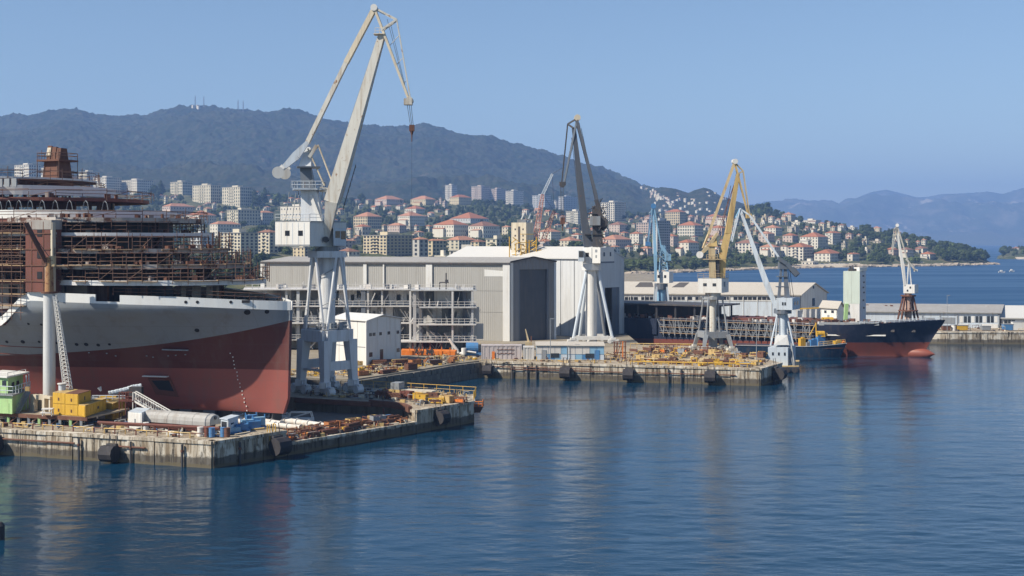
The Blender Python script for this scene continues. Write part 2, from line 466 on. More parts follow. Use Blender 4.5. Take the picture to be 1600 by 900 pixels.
# common paints
def concrete(name, base, tide):
 m = pm(name, base, .88, var=.22, scale=.35, bump=.03, bscale=1.5, spec=.2)
 nt, N, L, b = nodes_of(m); oc = objco(nt)
 c = b.inputs["Base Color"].links[0].from_socket
 s1 = noise(nt, mapping(nt, oc, (2.1, 2.1, .16)), 1.0, 8, .75)
 c = mixrgb(nt, math_n(nt, 'MULTIPLY', ramp(nt, s1, .44, .60), .85), c, (.15, .105, .06))
 s2 = noise(nt, mapping(nt, oc, (1.5, 1.5, .13), loc=(9, 3, 1)), 1.0, 8, .78)
 c = mixrgb(nt, math_n(nt, 'MULTIPLY', ramp(nt, s2, .53, .60), .9), c, (.03, .026, .022))
 s3 = noise(nt, mapping(nt, oc, (.7, .7, .22), loc=(4, 7, 2)), 1.0, 6, .65)
 c = mixrgb(nt, math_n(nt, 'MULTIPLY', ramp(nt, s3, .52, .60), .8), c, (.62, .58, .50))
 sep = N.new("ShaderNodeSeparateXYZ"); L.new(oc, sep.inputs[0])
 zz = math_n(nt, 'ADD', sep.outputs[2], math_n(nt, 'MULTIPLY', noise(nt, mapping(nt, oc, (.8, .8, 2)), 1.0, 8, .75), 1.3))
 wet = N.new("ShaderNodeMapRange"); wet.inputs[1].default_value = tide + .35; wet.inputs[2].default_value = tide + .62
 wet.inputs[3].default_value = .82; wet.inputs[4].default_value = 0; L.new(zz, wet.inputs[0])
 c = mixrgb(nt, wet.outputs[0], c, (.045, .04, .034))
 low = N.new("ShaderNodeMapRange"); low.inputs[1].default_value = .95; low.inputs[2].default_value = 1.1
 low.inputs[3].default_value = .8; low.inputs[4].default_value = 0; L.new(zz, low.inputs[0])
 c = mixrgb(nt, low.outputs[0], c, (.13, .11, .07))
 L.new(c, b.inputs["Base Color"])
 return m
M_QUAY = concrete("quay_concrete", (.46, .41, .33), 1.35)
M_DECK = pm("quay_paving", (.33, .28, .21), .92, var=.35, scale=.25, dirt=.7, dirtcol=(.13, .085, .05), rust=.35, rustcol=(.22, .10, .04), bump=.03, dscale=.3, spec=.2)
M_DOCK = pm("dock_floor", (.16, .14, .12), .85, var=.35, scale=.3, dirt=.6, rust=.3, spec=.25)
M_YARD = pm("yard_ground", (.26, .23, .18), .95, var=.4, scale=.08, dirt=.6, dirtcol=(.12, .09, .06), rust=.3, rustcol=(.25, .17, .07), dscale=.12, spec=.2)
M_RUBBER = pm("rubber", (.028, .026, .03), .75, var=.4, scale=2, dirt=.4, dirtcol=(.09, .08, .075))
M_WHITE = pm("white_paint", (.66, .655, .63), .5, var=.06, scale=.3, dirt=.35, dirtcol=(.42, .35, .27), rust=.06)
M_PALE = pm("pale_blue_paint", (.50, .56, .62), .5, var=.10, scale=.4, dirt=.5, dirtcol=(.26, .23, .2), rust=.14)
M_CREAM = pm("cream_paint", (.53, .52, .475), .55, var=.12, scale=.35, dirt=.85, dirtcol=(.28, .20, .12), rust=.33, rustcol=(.22, .11, .05))
M_OCHRE = pm("ochre_paint", (.50, .36, .15), .55, var=.16, scale=.5, dirt=.75, dirtcol=(.22, .12, .05), rust=.28)
M_OCHRE2 = pm("faded_ochre_paint", (.50, .40, .24), .55, var=.2, scale=.6, dirt=.6, dirtcol=(.25, .15, .08), rust=.25)
M_RUST = pm("rusty_steel", (.135, .062, .040), .8, var=.45, scale=.9, dirt=.5, dirtcol=(.07, .03, .02), bump=.01, bscale=8)
M_RUST2 = pm("primer_steel", (.145, .050, .036), .7, var=.3, scale=.5, dirt=.6, dirtcol=(.09, .04, .03), rust=.2)
M_DARKST = pm("dark_steel", (.055, .055, .06), .6, var=.35, scale=.8, rust=.25, dirt=.4)
M_GREYST = pm("grey_steel", (.24, .26, .28), .55, var=.2, scale=.6, dirt=.5, rust=.2)
M_SLATE = pm("slate_blue_steel", (.115, .14, .175), .5, var=.2, scale=.4, dirt=.4, rust=.12)
M_BLUE = pm("blue_paint", (.06, .19, .40), .5, var=.2, scale=.7, dirt=.35, rust=.12)
M_LBLUE = pm("light_blue_paint", (.22, .40, .56), .5, var=.16, scale=.6, dirt=.4, rust=.12)
M_YELLOW = pm("yellow_paint", (.56, .34, .04), .5, var=.12, scale=.7, dirt=.45, dirtcol=(.26, .13, .03), rust=.12)
M_ORANGE = pm("orange_paint", (.68, .19, .025), .55, var=.15, scale=.5, dirt=.5, dirtcol=(.18, .06, .02), rust=.22)
M_GREEN = pm("light_green_paint", (.36, .55, .25), .5, var=.1, scale=.6, dirt=.4, rust=.06)
M_GLASS = pm("dark_glass", (.025, .03, .04), .12, var=.3, scale=1, spec=.6)
M_DARK = pm("dark_interior", (.018, .018, .022), .9, var=.4, scale=.5)
M_ROPE = pm("steel_cable", (.05, .05, .055), .6)
M_BEIGE = pm("beige_paint", (.55, .49, .38), .6, var=.12, scale=.5, dirt=.5, rust=.1)
M_PIPEW = pm("white_pipe_paint", (.56, .545, .51), .5, var=.1, scale=.5, dirt=.5, dirtcol=(.35, .24, .16), rust=.1)
# quays
Q_C = G(332, 732)
Q_L = G(0, 710); _d = (Q_L - Q_C).normalized(); Q_FL = Q_L + _d * 60
Q_R = G(446, 712); Q_R2 = G(648, 677); Q_R3 = G(739, 660)
def panels(parent, a, b, z0, z1, n, mat, th=.16, seed=1):
 rnd = random.Random(seed)
 a = Vector((a[0], a[1], 0)); b = Vector((b[0], b[1], 0)); d = (b - a); L = d.length; d.normalize()
 out = Vector((d.y, -d.x, 0))
 for i in range(n):
  p = a + d * (L * i / n + .05); q = a + d * (L * (i + 1) / n - .05)
  t = th + rnd.uniform(-.05, .09); zt = z1 + rnd.uniform(-.04, .02)
  o1 = out * t; i1 = out * -.3
  mb = MB().hexa([(*(p + i1).xy, z0), (*(p + o1).xy, z0), (*(q + o1).xy, z0), (*(q + i1).xy, z0)],
                       [(*(p + i1).xy, zt), (*(p + o1).xy, zt), (*(q + o1).xy, zt), (*(q + i1).xy, zt)])
  part("wall_panel", mb, mat, parent)
def quay(name, poly, z, mat, edges=(), low=-3.0, deckmat=None, kerb=()):
 o = struct(name, MB().prism(poly, low, z), deckmat or M_DECK)
 for k, (a, b, n) in enumerate(edges):
  panels(o, a, b, low, z - .32, n, mat, seed=k + len(name))
  a = Vector((a[0], a[1], 0)); b = Vector((b[0], b[1], 0)); d = (b - a).normalized(); out = Vector((d.y, -d.x, 0))
  m = MB().hexa([(*(a - out * .9).xy, z - .30), (*(a + out * .32).xy, z - .30), (*(b + out * .32).xy, z - .30), (*(b - out * .9).xy, z - .30)],
                      [(*(a - out * .9).xy, z + .05), (*(a + out * .32).xy, z + .05), (*(b + out * .32).xy, z + .05), (*(b - out * .9).xy, z + .05)])
  part("coping", m, mat, o)
 return o
v2 = lambda p: (p[0], p[1])
_back = (Q_FL.x - 2, Q_FL.y + 22)
near_quay = quay("near_quay", [v2(Q_FL), v2(Q_C), v2(Q_R), (Q_R.x - 8.0, Q_R.y + 5.2), (-45, 159.0), (-62, 165), _back], 3.0, M_QUAY,
                 [(Q_FL, Q_C, 24), (Q_C, Q_R, 3)])
low_quay = quay("low_quay", [v2(Q_R + Vector((.02, .03, 0))), v2(Q_R2), (Q_R2.x - 1.0, Q_R2.y + 3.2), (-26.0, 166.5), (-46, 163.5), (-45, 159.04), (Q_R.x - 7.98, Q_R.y + 5.24)], 1.5, M_QUAY,
    [(Q_R + Vector((.1, .14, 0)), Q_R2, 8)])
struct("dock_floor", MB().prism([(-100, 168), (-46, 163.54), (-26.0, 166.54), (-14.2, 169.9), (-15, 178), (-31, 185), (-55, 196), (-110, 215)], -3, 1.2), M_DOCK)
CQ = [v2(Q_R2 + Vector((.03, .05, 0))), v2(Q_R3), (-5.9, 187.0), (-23, 196.5), (-48, 207), (-110, 236), (-110, 219), (-55, 199), (-31, 183.4), (-18.0, 178.0), (-15.0, 175.5), (-13.6, 172.5)]
crane_quay = quay("crane_quay", CQ, 3.0, M_QUAY, [(Q_R2 + Vector((.06, .1, 0)), Q_R3, 4), (Q_R3, (-5.9, 187.0), 2), ((-31, 183.4), (-18.0, 178.0), 5)][0:2])
mb = MB().wall([(-31, 183.4), (-18.0, 178.0), (-15.0, 175.5), (-13.6, 172.5)], -2, 2.9, .3)
part("dock_wall", mb, M_DOCK, crane_quay)
# land behind: yard with the curved bank, far pier and the eastern quay
BANK = [(-70, 222), (-45, 212.5), (-25.7, 207.5), (-16.8, 223), (-9.5, 236), (-6.6, 240.5)]
P2 = [G(757, 590), G(1187, 603), Vector((49.6, 236, 0)), Vector((44, 273, 0)), Vector((28, 277, 0))]
yard_poly = [(-420, 260), (-110, 238), (-70, 222), (-45, 212.5), (-25.7, 208.0), (-16.8, 223), (-10.5, 235), (-6.2, 240.5), v2(P2[0] + Vector((.05, .5, 0))), (27.9, 262), (27.9, 345), (27.9, 425), (42, 470), (75, 700), (110, 900), (-420, 900)]
yard = quay("yard_ground", yard_poly, 2.98, M_QUAY, [], deckmat=M_YARD)
far_pier = quay("far_pier", [v2(P2[0]), v2(P2[1]), v2(P2[2]), v2(P2[3]), v2(P2[4]), (P2[0].x + .02, P2[0].y + 12)], 3.02, M_QUAY, [(P2[0], P2[1], 20), (P2[1], P2[2], 4)])
# rough stone bank of the yard
def bank():
 rnd = random.Random(5); mb = MB()
 pts = [Vector((x, y, 0)) for x, y in ((-48, 213.5), (-25.7, 208.0), (-16.8, 223), (-10.5, 235), (-6.3, 240.4), (-4.5, 240.3))]
 blocks = []
 for a, b in zip(pts[:-1], pts[1:]):
  L = (b - a).length; n = max(1, int(L / 1.9)); d = (b - a).normalized(); out = Vector((d.y, -d.x, 0))
  for i in range(n):
   for k in range(3):
    c = a + d * ((i + .5 + .3 * (k % 2)) * L / n) + out * (.9 - .35 * k)
    s = (L / n * .95, 1.4, 1.15)
    q = MB().box((c.x, c.y, .3 + k * .95), s, math.atan2(d.y, d.x) + rnd.uniform(-.08, .08), rnd.uniform(-.06, .06))
    blocks.append(q)
 for q in blocks: part("stone_block", q, M_BANK, yard)
M_BANK = pm("bank_stone", (.13, .12, .105), .9, var=.4, scale=.5, dirt=.5, dirtcol=(.3, .27, .22), bump=.06, bscale=1.2)
bank()
EQ = [(22, 333), (95, 322), (108, 317.5), (240, 310), (240, 395), (22, 395)]
east_quay = quay("east_quay", EQ, 3.0, M_QUAY, [((95, 322), (108, 317.5), 3), ((108, 317.5), (240, 310), 30)])
# fenders hung on the walls
def make_fender():
 t = thing("rubber_fender", "black rubber fender hung on the front wall, third from the corner", "fender", (0, 0, 0), "rubber fenders hung on the quay walls")
 mb = MB()
 vs = []; n = 10
 for y0, rr in ((-.85, 1.0), (.85, 1.0)):
  for i in range(n):
   a = 2 * math.pi * i / n; vs.append((y0, -.95 + math.cos(a) * .95, math.sin(a) * .95))
 mb.add(vs, [(i, (i + 1) % n, n + (i + 1) % n, n + i) for i in range(n)] + [tuple(range(n))[::-1], tuple(range(n, 2 * n))])
 part("drum", mb, M_RUBBER, t, local=True)
 part("bracket", MB().box((0, -.35, .95), (1.3, .5, .22)).box((0, -.12, -.2), (.3, .24, 2.2)), M_DARKST, t, local=True)
 for s in (-.5, .5): part("chain", MB().tube((s, -.3, .9), (s, -.06, 2.35), .05, n=5), M_DARKST, t, local=True)
 return t
_f = make_fender(); _first = True
def fender(px, py, a, b, z, label, sc=1.0):
 global _first
 a = Vector(a[:2]); b = Vector(b[:2]); d = (b - a).normalized(); k = (px - 800) / F
 s = (k * a.y - a.x) / (d.x - k * d.y); p = a + d * s; out = Vector((d.y, -d.x))
 o = _f if _first else copy_tree(_f, (0, 0, 0)); _first = False
 p = p + out * .22
 o.location = (p.x, p.y, z); o.rotation_euler = (0, 0, math.atan2(d.y, d.x)); o.scale = (sc,) * 3; o['label'] = label
fender(180, 708, Q_L, Q_C, 1.15, "black drum fender on the sunlit front wall of the near quay")
fender(-1, 704, Q_L, Q_C, 1.3, "black drum fender cut by the left edge of the photo")
fender(427, 697, Q_C, Q_R, 1.5, "black drum fender on the shaded end wall of the near quay", 1.1)
fender(681, 655, Q_R2, Q_R3, 1.7, "black drum fender on the shaded wall beside the dock gate", .95)
fender(765, 581, P2[0], P2[1], 1.5, "black drum fender at the left end of the far pier wall")
fender(886, 584, P2[0], P2[1], 1.45, "black drum fender on the far pier below the blue and white shed", 1.1)
fender(984, 587, P2[0], P2[1], 1.45, "black drum fender on the far pier just right of the blue shed", 1.1)
fender(1111, 589, P2[0], P2[1], 1.45, "black drum fender on the far pier below the ochre crane", 1.1)
fender(1207, 585, P2[1], P2[2], 1.5, "black drum fender on the shaded right end of the far pier", 1.2)
# pipes and dark timber piles fixed along the walls
def along(px, a, b, off=.3):
 a = Vector(a[:2]); b = Vector(b[:2]); d = (b - a).normalized(); k = (px - 800) / F
 s = (k * a.y - a.x) / (d.x - k * d.y); p = a + d * s + Vector((d.y, -d.x)) * off
 return p
def wall_pipe(pxa, pxb, a, b, z, label, r=.11):
 p, q = along(pxa, a, b, .42), along(pxb, a, b, .42)
 single("wall_pipe", MB().tube((*p, z), (*q, z), r), M_RUST, label, "pipe", "rusty pipes along the quay walls")
wall_pipe(-6, 120, Q_L, Q_C, 1.95, "rusty pipe along the near quay wall, from the photo's edge to the first pile")
wall_pipe(172, 230, Q_L, Q_C, 1.9, "short rusty pipe on the near quay wall right of the fender")
wall_pipe(770, 925, P2[0], P2[1], 2.15, "upper rusty pipe along the left half of the far pier wall", .09)
wall_pipe(800, 1010, P2[0], P2[1], 1.75, "lower rusty pipe along the left half of the far pier wall", .1)
wall_pipe(1010, 1150, P2[0], P2[1], 1.8, "rusty pipe along the right half of the far pier wall", .09)
for px, a, b, where in ((127, Q_L, Q_C, "near quay wall left of the drum fender"), (208, Q_L, Q_C, "near quay wall right of the drum fender"), (288, Q_L, Q_C, "near quay wall by the corner"),
      (371, Q_C, Q_R, "shaded end wall of the near quay"), (801, P2[0], P2[1], "far pier wall below the grey container"), (825, P2[0], P2[1], "far pier wall below the small grey container"),
      (839, P2[0], P2[1], "far pier wall below the white shed panels"), (1045, P2[0], P2[1], "far pier wall left of the ochre crane"), (1065, P2[0], P2[1], "far pier wall in front of the yellow racks")):
 p = along(px, a, b, .45); r = .13 if px < 500 else .16
 t = thing("mooring_pile", "dark timber pile against the " + where, "pile", (p.x, p.y, -2), "dark piles against the quay walls")
 part("post", MB().tube((p.x, p.y, -2), (p.x, p.y, 2.55), r), M_DARKST, t)
 part("band", MB().tube((p.x, p.y, 1.7), (p.x, p.y, 1.95), r + .06), M_RUST, t)
# black buoy half cut by the left edge
_b = G(-2, 843)
_t = thing("mooring_buoy", "black mooring buoy floating alone at the left edge of the water", "buoy", (_b.x, _b.y, 0))
mb = MB().tube(_b + Vector((0, 0, -.5)), _b + Vector((0, 0, 1.2)), .48, n=14).tube(_b + Vector((0, 0, 1.2)), _b + Vector((0, 0, 1.45)), .48, .3, n=14)
part("drum", mb, M_RUBBER, _t); part("mooring_ring", MB().tube(_b + Vector((0, 0, 1.45)), _b + Vector((0, 0, 1.75)), .08), M_DARKST, _t)
# cruise ship under construction
AFT = Vector((-.912, .410, 0)); STB = Vector((-.410, -.912, 0)); STEM = Vector((-28.6, 166.0, 0))
def S(s, v, z): return STEM + AFT * s + STB * v + Vector((0, 0, z))
KEEL, BOOT = 3.0, 8.65
def top_z(s):
 if s < 12: return lerp(17.6, 18.35, s / 12)
 if s < 29.8: return lerp(18.35, 18.9, (s - 12) / 17.8)
 t = min(1, (s - 29.8) / 6); return lerp(18.9, 15.4, t * t * (3 - 2 * t))
def half(s, z):
 t = max(0, min(1, (z - KEEL) / 13.6)); tt = t ** 1.75
 Ld = 34.0; Ll = 76.0; L = lerp(Ll, Ld, tt)
 x = min(1, max(0, s) / L); e = lerp(1.45, .80, tt)
 b = 15.0 * math.sin(math.pi / 2 * x) ** e
 if z < KEEL + 1.3: b *= lerp(.72, 1, math.sqrt(max(0, (z - KEEL) / 1.3)))
 return max(.28, b)
def stem_off(z):
 return 0.45 * (17.6 - z) / 14.6 if z > 5 else lerp(1.1, .39, (z - KEEL) / 2)
ship = thing("cruise_ship", "unfinished cruise ship with grey and dark red hull and rusty scaffolded decks in the dock", "ship", S(20, 0, 1.2))
def hull_mat():
 m = bpy.data.materials.new("hull_paint"); nt, N, L, b = nodes_of(m); oc = objco(nt)
 sep = N.new("ShaderNodeSeparateXYZ"); L.new(oc, sep.inputs[0])
 Z = math_n(nt, 'ADD', sep.outputs[2], S(20, 0, 1.2).z)
 rel = S(0, 0, 0) - S(20, 0, 0)
 dx = math_n(nt, 'MULTIPLY', math_n(nt, 'SUBTRACT', sep.outputs[0], rel.x), AFT.x)
 dy = math_n(nt, 'MULTIPLY', math_n(nt, 'SUBTRACT', sep.outputs[1], rel.y), AFT.y)
 s = math_n(nt, 'ADD', dx, dy)
 e = math_n(nt, 'POWER', 2.718, math_n(nt, 'MULTIPLY', s, -1 / 22.0))
 line = math_n(nt, 'ADD', math_n(nt, 'MULTIPLY', e, 6.1), 9.05)
 def above(lim, soft=.02):
  d = math_n(nt, 'SUBTRACT', Z, lim); n = N.new("ShaderNodeMapRange"); n.inputs[1].default_value = -soft; n.inputs[2].default_value = soft
  L.new(d, n.inputs[0]); return n.outputs[0]
 blot = noise(nt, oc, .12, 4); fine = noise(nt, mapping(nt, oc, (.5, .5, .1)), 1.0, 6, .7)
 red = mixrgb(nt, blot, (.080, .021, .018), (.105, .030, .025))
 low = mixrgb(nt, blot, (.22, .062, .050), (.26, .080, .066))
 grey = mixrgb(nt, blot, (.19, .216, .248), (.235, .26, .292))
 patch = noise(nt, mapping(nt, oc, (.10, .10, .22), loc=(3, 1, 5)), 1.0, 2, .4)
 grey = mixrgb(nt, math_n(nt, 'MULTIPLY', ramp(nt, patch, .52, .54), .35), grey, (.205, .215, .212))
 red = mixrgb(nt, math_n(nt, 'MULTIPLY', ramp(nt, patch, .47, .49), .30), red, (.125, .042, .036))
 c = mixrgb(nt, above(BOOT), low, red)
 c = mixrgb(nt, above(line), c, grey)
 c = mixrgb(nt, math_n(nt, 'MULTIPLY', ramp(nt, fine, .48, .72), .34), c, (.13, .10, .085))
 cv = N.new("ShaderNodeCombineXYZ"); L.new(s, cv.inputs[0]); L.new(Z, cv.inputs[1]); bk = N.new("ShaderNodeTexBrick"); L.new(cv.outputs[0], bk.inputs[0])
 for k_, v_ in (("Scale", 1), ("Mortar Size", .028), ("Brick Width", 7.5), ("Row Height", 2.4), ("Mortar Smooth", .3)): bk.inputs[k_].default_value = v_
 c = mixrgb(nt, math_n(nt, 'MULTIPLY', bk.outputs["Fac"], .28), c, (.10, .09, .085))
 L.new(c, b.inputs["Base Color"]); b.inputs["Roughness"].default_value = .48; b.inputs["Specular IOR Level"].default_value = .35
 bn = N.new("ShaderNodeBump"); bn.inputs["Distance"].default_value = .03; L.new(noise(nt, mapping(nt, oc, (.45, .45, .3)), 1.0, 2), bn.inputs["Height"]); L.new(bn.outputs[0], b.inputs["Normal"])
 return m
M_HULL = hull_mat()
ss = [0, .3, .7, 1.2, 2, 3, 4.2, 5.6, 7.2] + [9 + 1.0 * i for i in range(72)]
zs = [KEEL + .0, KEEL + .25, KEEL + .7, KEEL + 1.3] + [5 + .55 * i for i in range(22)]
NOTCH = (17.9, 21.2)
def hull_side(sign):
 mb = MB(); n = len(zs)
 for s in ss:
  zt = top_z(s) - 1.15
  for z in zs:
   f = (z - KEEL) / (zs[-1] - KEEL); zz = KEEL + f * (zt - KEEL)
   so = s + stem_off(zz) * max(0, 1 - s / 12)
   mb.v.append(tuple(S(so, sign * half(s, zz), zz)))
 for i in range(len(ss) - 1):
  for k in range(n - 1):
   q = (i * n + k, (i + 1) * n + k, (i + 1) * n + k + 1, i * n + k + 1)
   mb.f.append(q if sign > 0 else q[::-1])
 return mb
hull = part("hull", hull_side(1), M_HULL, ship, smooth=True)
_h2 = hull_side(-1); _n0 = len(zs)
for k in range(_n0 - 1):
 pass
part("hull_far_side", _h2, M_HULL, ship, smooth=True)
mb = MB()
for a, b in zip(zs[:-1], zs[1:]):
 f = lambda z: KEEL + (z - KEEL) / (zs[-1] - KEEL) * (top_z(0) - 1.15 - KEEL)
 A, B = f(a), f(b)
 mb.quad(S(stem_off(A), half(0, A), A), S(stem_off(B), half(0, B), B), S(stem_off(B), -half(0, B), B), S(stem_off(A), -half(0, A), A))
part("stem_bar", mb, M_HULL, ship)
# upright bulwark in white, with the opening
M_BULW = pm("bulwark_white", (.70, .71, .70), .45, var=.05, scale=.2, dirt=.25, dirtcol=(.5, .46, .4), rust=.03)
mb = MB()
for sg in (1, -1):
 for a, b in zip(ss[:-1], ss[1:]):
  if b > 36.5: continue
  lo = .75 if (sg > 0 and a + .5 > NOTCH[0] and b - .5 < NOTCH[1]) else 0
  for e, th in ((a, b),):
   za, zb = top_z(a), top_z(b); ha, hb = half(a, za), half(b, zb)
   t = .14
   base = [S(a, sg * ha, za - 1.15), S(b, sg * hb, zb - 1.15), S(b, sg * (hb - t), zb - 1.15), S(a, sg * (ha - t), za - 1.15)]
   k = .28 if lo else 1.15
   tops = [S(a, sg * ha, za - 1.15 + k), S(b, sg * hb, zb - 1.15 + k), S(b, sg * (hb - t), zb - 1.15 + k), S(a, sg * (ha - t), za - 1.15 + k)]
   mb.hexa(base, tops)
part("bulwark", mb, M_BULW, ship)
# fore deck inside the bulwark
def outline(s0, s1, z, inset=.2, step=1.5):
 n = int((s1 - s0) / step); a = [s0 + (s1 - s0) * i / n for i in range(n + 1)]
 return [v2(S(s, max(.1, half(s, z) - inset), 0)) for s in a] + [v2(S(s, -max(.1, half(s, z) - inset), 0)) for s in reversed(a)]
mb = MB().prism(outline(.8, 36, 16.0, .6)[::-1], 16.3, 16.5)
part("fore_deck", mb, M_RUST2, ship)
mb = MB().prism(outline(36.2, 80, 14.0, .6)[::-1], 14.2, 14.4)
part("promenade_deck", mb, M_RUST2, ship)
# keel blocks under the bottom
for s in range(3, 60, 4):
 for v in ((-.8,) if s < 14 else (-5, 0, 5)):
  part("keel_block", MB().box(S(s, v, 2.1), (1.2, 1.8, 1.8), .42), M_DARKST, ship)
M_SUPER = pm("primer_bulkhead", (.055, .028, .024), .75, var=.4, scale=.4, dirt=.6, dirtcol=(.15, .13, .12), rust=.3, dscale=.5)
M_SUPERW = pm("white_bulkhead", (.30, .285, .265), .6, var=.25, scale=.4, dirt=.6, dirtcol=(.17, .08, .06), rust=.35, rustcol=(.16, .06, .04), dscale=.5)
M_WHITE2 = pm("deck_white", (.62, .63, .64), .5, var=.1, scale=.3, dirt=.35, dirtcol=(.3, .2, .16), rust=.12)
M_SCAF = pm("scaffold_tubes", (.13, .075, .055), .7, var=.5, scale=1.5, rust=.4)
M_PLANK = pm("scaffold_planks", (.32, .22, .13), .85, var=.4, scale=.7)
def deck_line(sf, hw, rl, s_end, n=14, vside=1.0):
 """plan outline of a rounded-front deck, starboard aft -> front -> port aft"""
 pts = [(s_end, hw)]
 for i in range(n + 1):
  a = math.pi / 2 * (1 - i / n)
  pts.append((sf + rl * (1 - math.cos(a)), hw * math.sin(a)))
 for i in range(1, n + 1):
  a = math.pi / 2 * i / n
  pts.append((sf + rl * (1 - math.cos(a)), -hw * math.sin(a)))
 pts.append((s_end, -hw))
 return pts
def inset(pts, d):
 out = []
 for s, v in pts:
  hw = max(abs(v), .01); out.append((s + d * (1 if abs(v) < 13 else 0), v * max(0.05, (hw - d) / hw)))
 return out
def deck_slab(name, sf, hw, rl, s_end, z, th, mat):
 pts = [v2(S(s, v, 0)) for s, v in deck_line(sf, hw, rl, s_end)]
 return part(name, MB().prism(pts, z - th, z), mat, ship)
def run(sf, hw, rl, s_end, step):
 """evenly spaced points along the starboard edge round to the port front"""
 line = [S(s, v, 0) for s, v in deck_line(sf, hw, rl, s_end, 24)]
 out = []; acc = 0
 for a, b in zip(line[:-1], line[1:]):
  L = (b - a).length
  while acc < L:
   out.append(a.lerp(b, acc / L)); acc += step
  acc -= L
 return out
rs = random.Random(11)
# level: front, half width, rounding, floor height
LV = [(6.0, 13.4, 22, 20.3), (9.5, 14.6, 21, 22.3), (13.0, 14.4, 19, 24.3), (17.5, 14.2, 19, 26.4), (17.3, 14.3, 17, 28.35), (27.0, 13.6, 15, 31.25)]
S_END = 66.0
M_EDGE = pm("deck_edge", (.42, .39, .36), .7, var=.3, scale=.3, rust=.62, rustcol=(.10, .045, .03), dirt=.6, dirtcol=(.12, .06, .045), dscale=.3)
for i, (sf, hw, rl, z) in enumerate(LV):
 if 0 < i < 5: part("deck_edge", MB().wall([v2(S(s, v, 0)) for s, v in deck_line(sf - .12, hw + .1, rl + .1, 26.0, 20)], z - .5, z + .12, .1), M_EDGE, ship)
 mat = M_RUST2
 deck_slab("deck", sf, hw, rl, S_END, z, .46, mat)
# bulkheads behind each open deck, set in from the edge, broken by openings
def bulkhead(sf, hw, rl, z0, z1, d, seed, i_=1):
 rnd = random.Random(seed); pts = inset([(46, hw)] + deck_line(sf, hw, rl, S_END, 12)[1:], d); line = [S(s, v, 0) for s, v in pts if s <= 46 and v > -9]
 seg = []
 for a, b in zip(line[:-1], line[1:]):
  n = max(1, int((b - a).length / 3.0))
  for k in range(n): seg.append((a.lerp(b, k / n), a.lerp(b, (k + 1) / n)))
 for a, b in seg:
  r = rnd.random(); d_ = (b - a).normalized(); nrm = Vector((-d_.y, d_.x, 0)) * .12
  mb = MB()
  def slab(mb, p, q, za, zb):
   mb.hexa([(p.x, p.y, za), (q.x, q.y, za), (q.x + nrm.x, q.y + nrm.y, za), (p.x + nrm.x, p.y + nrm.y, za)], [(p.x, p.y, zb), (q.x, q.y, zb), (q.x + nrm.x, q.y + nrm.y, zb), (p.x + nrm.x, p.y + nrm.y, zb)])
  if r < .30 or .42 < r < .62:
   m1, m2 = a.lerp(b, .3), a.lerp(b, .72)
   slab(mb, a, m1, z0, z1); slab(mb, m2, b, z0, z1); slab(mb, m1, m2, z0, z0 + .35); slab(mb, m1, m2, z1 - .5, z1)
  elif r < .78: slab(mb, a, b, z0, z1)
  else: slab(mb, a, a.lerp(b, .1), z0, z1)
  if r < .78: part("bulkhead_panel", mb, M_SUPERW if r < .09 + .33 * (i_ < 1) else M_SUPER, ship)
  else: part("stanchion", mb, M_RUST, ship)
floors = [16.5] + [l[3] for l in LV]
for i, (sf, hw, rl, z) in enumerate(LV):
 lowz = floors[i]; d = (2.2, 3.0, 3.2, 3.2, 3.4, 3.0)[i]
 bulkhead(sf + (.8 if i else 3), hw, rl, lowz + .002, z - .28, d, 30 + i, i)
# added core so that daylight does not pass straight through
mb = MB().prism([v2(S(24, 6, 0)), v2(S(22, 0, 0)), v2(S(24, -6, 0)), v2(S(64, -6, 0)), v2(S(64, 6, 0))][::-1], 16.6, 28.0)
part("inner_light_block", mb, M_DARKST, ship)
# white curved bands
def band(sf, hw, rl, s_end, z0, z1, mat, th=.12, name="white_band", flare=0.0):
 line = [v2(S(s, v, 0)) for s, v in deck_line(sf, hw, rl, s_end, 20)]
 return part(name, MB().wall(line, z0, z1, th), mat, ship)
band(5.9, 13.52, 22, 26.5, 19.75, 20.4, M_WHITE2)
band(22.2, 14.0, 15, 46, 28.4, 29.5, M_BULW)
band(33.5, 12.9, 12, 46, 31.7, 33.0, M_BULW)
band(36.8, 11.5, 10, 60, 34.0, 34.25, M_WHITE2)
deck_slab("deck", 36.9, 11.4, 10, S_END, 34.1, .22, M_RUST)
bulkhead(36.5, 12.2, 10, 31.27, 33.85, 3.0, 77)
band(16.0, 14.4, 18, 26.5, 26.1, 26.5, M_WHITE2)
# rusty upright casing on the near side and its neighbour decks
mb = MB()
a0, a1 = 33.0, 37.6
def sideblock(s0, s1, v0, v1, z0, z1): return MB().hexa([S(s0, v0, z0), S(s1, v0, z0), S(s1, v1, z0), S(s0, v1, z0)], [S(s0, v0, z1), S(s1, v0, z1), S(s1, v1, z1), S(s0, v1, z1)])
part("stair_casing", sideblock(26.3, 30.4, 15.2, 13.2, 18.9, 28.0), M_RUST2, ship)
for z in (20.2, 22.2, 24.3, 26.3): part("casing_ledge", sideblock(26.2, 30.5, 15.3, 15.18, z, z + .14), M_RUST, ship)
for s_ in (27.3, 29.3): part("casing_stiffener", sideblock(s_, s_ + .12, 15.26, 15.18, 18.95, 27.9), M_RUST, ship)
part("casing_panel", sideblock(26.4, 27.1, 15.24, 15.18, 19.2, 23), M_BEIGE, ship)
part("casing_post", sideblock(25.9, 26.2, 15.2, 14.6, 18.9, 27.8), M_BEIGE, ship)
part("casing_head", sideblock(26.0, 30.2, 15.25, 13.4, 26.9, 28.1), M_SUPERW, ship)
for z in (20.6, 23.2, 26.0):
 part("casing_window", sideblock(27.6, 28.4, 15.26, 15.1, z, z + .9), M_DARK, ship)
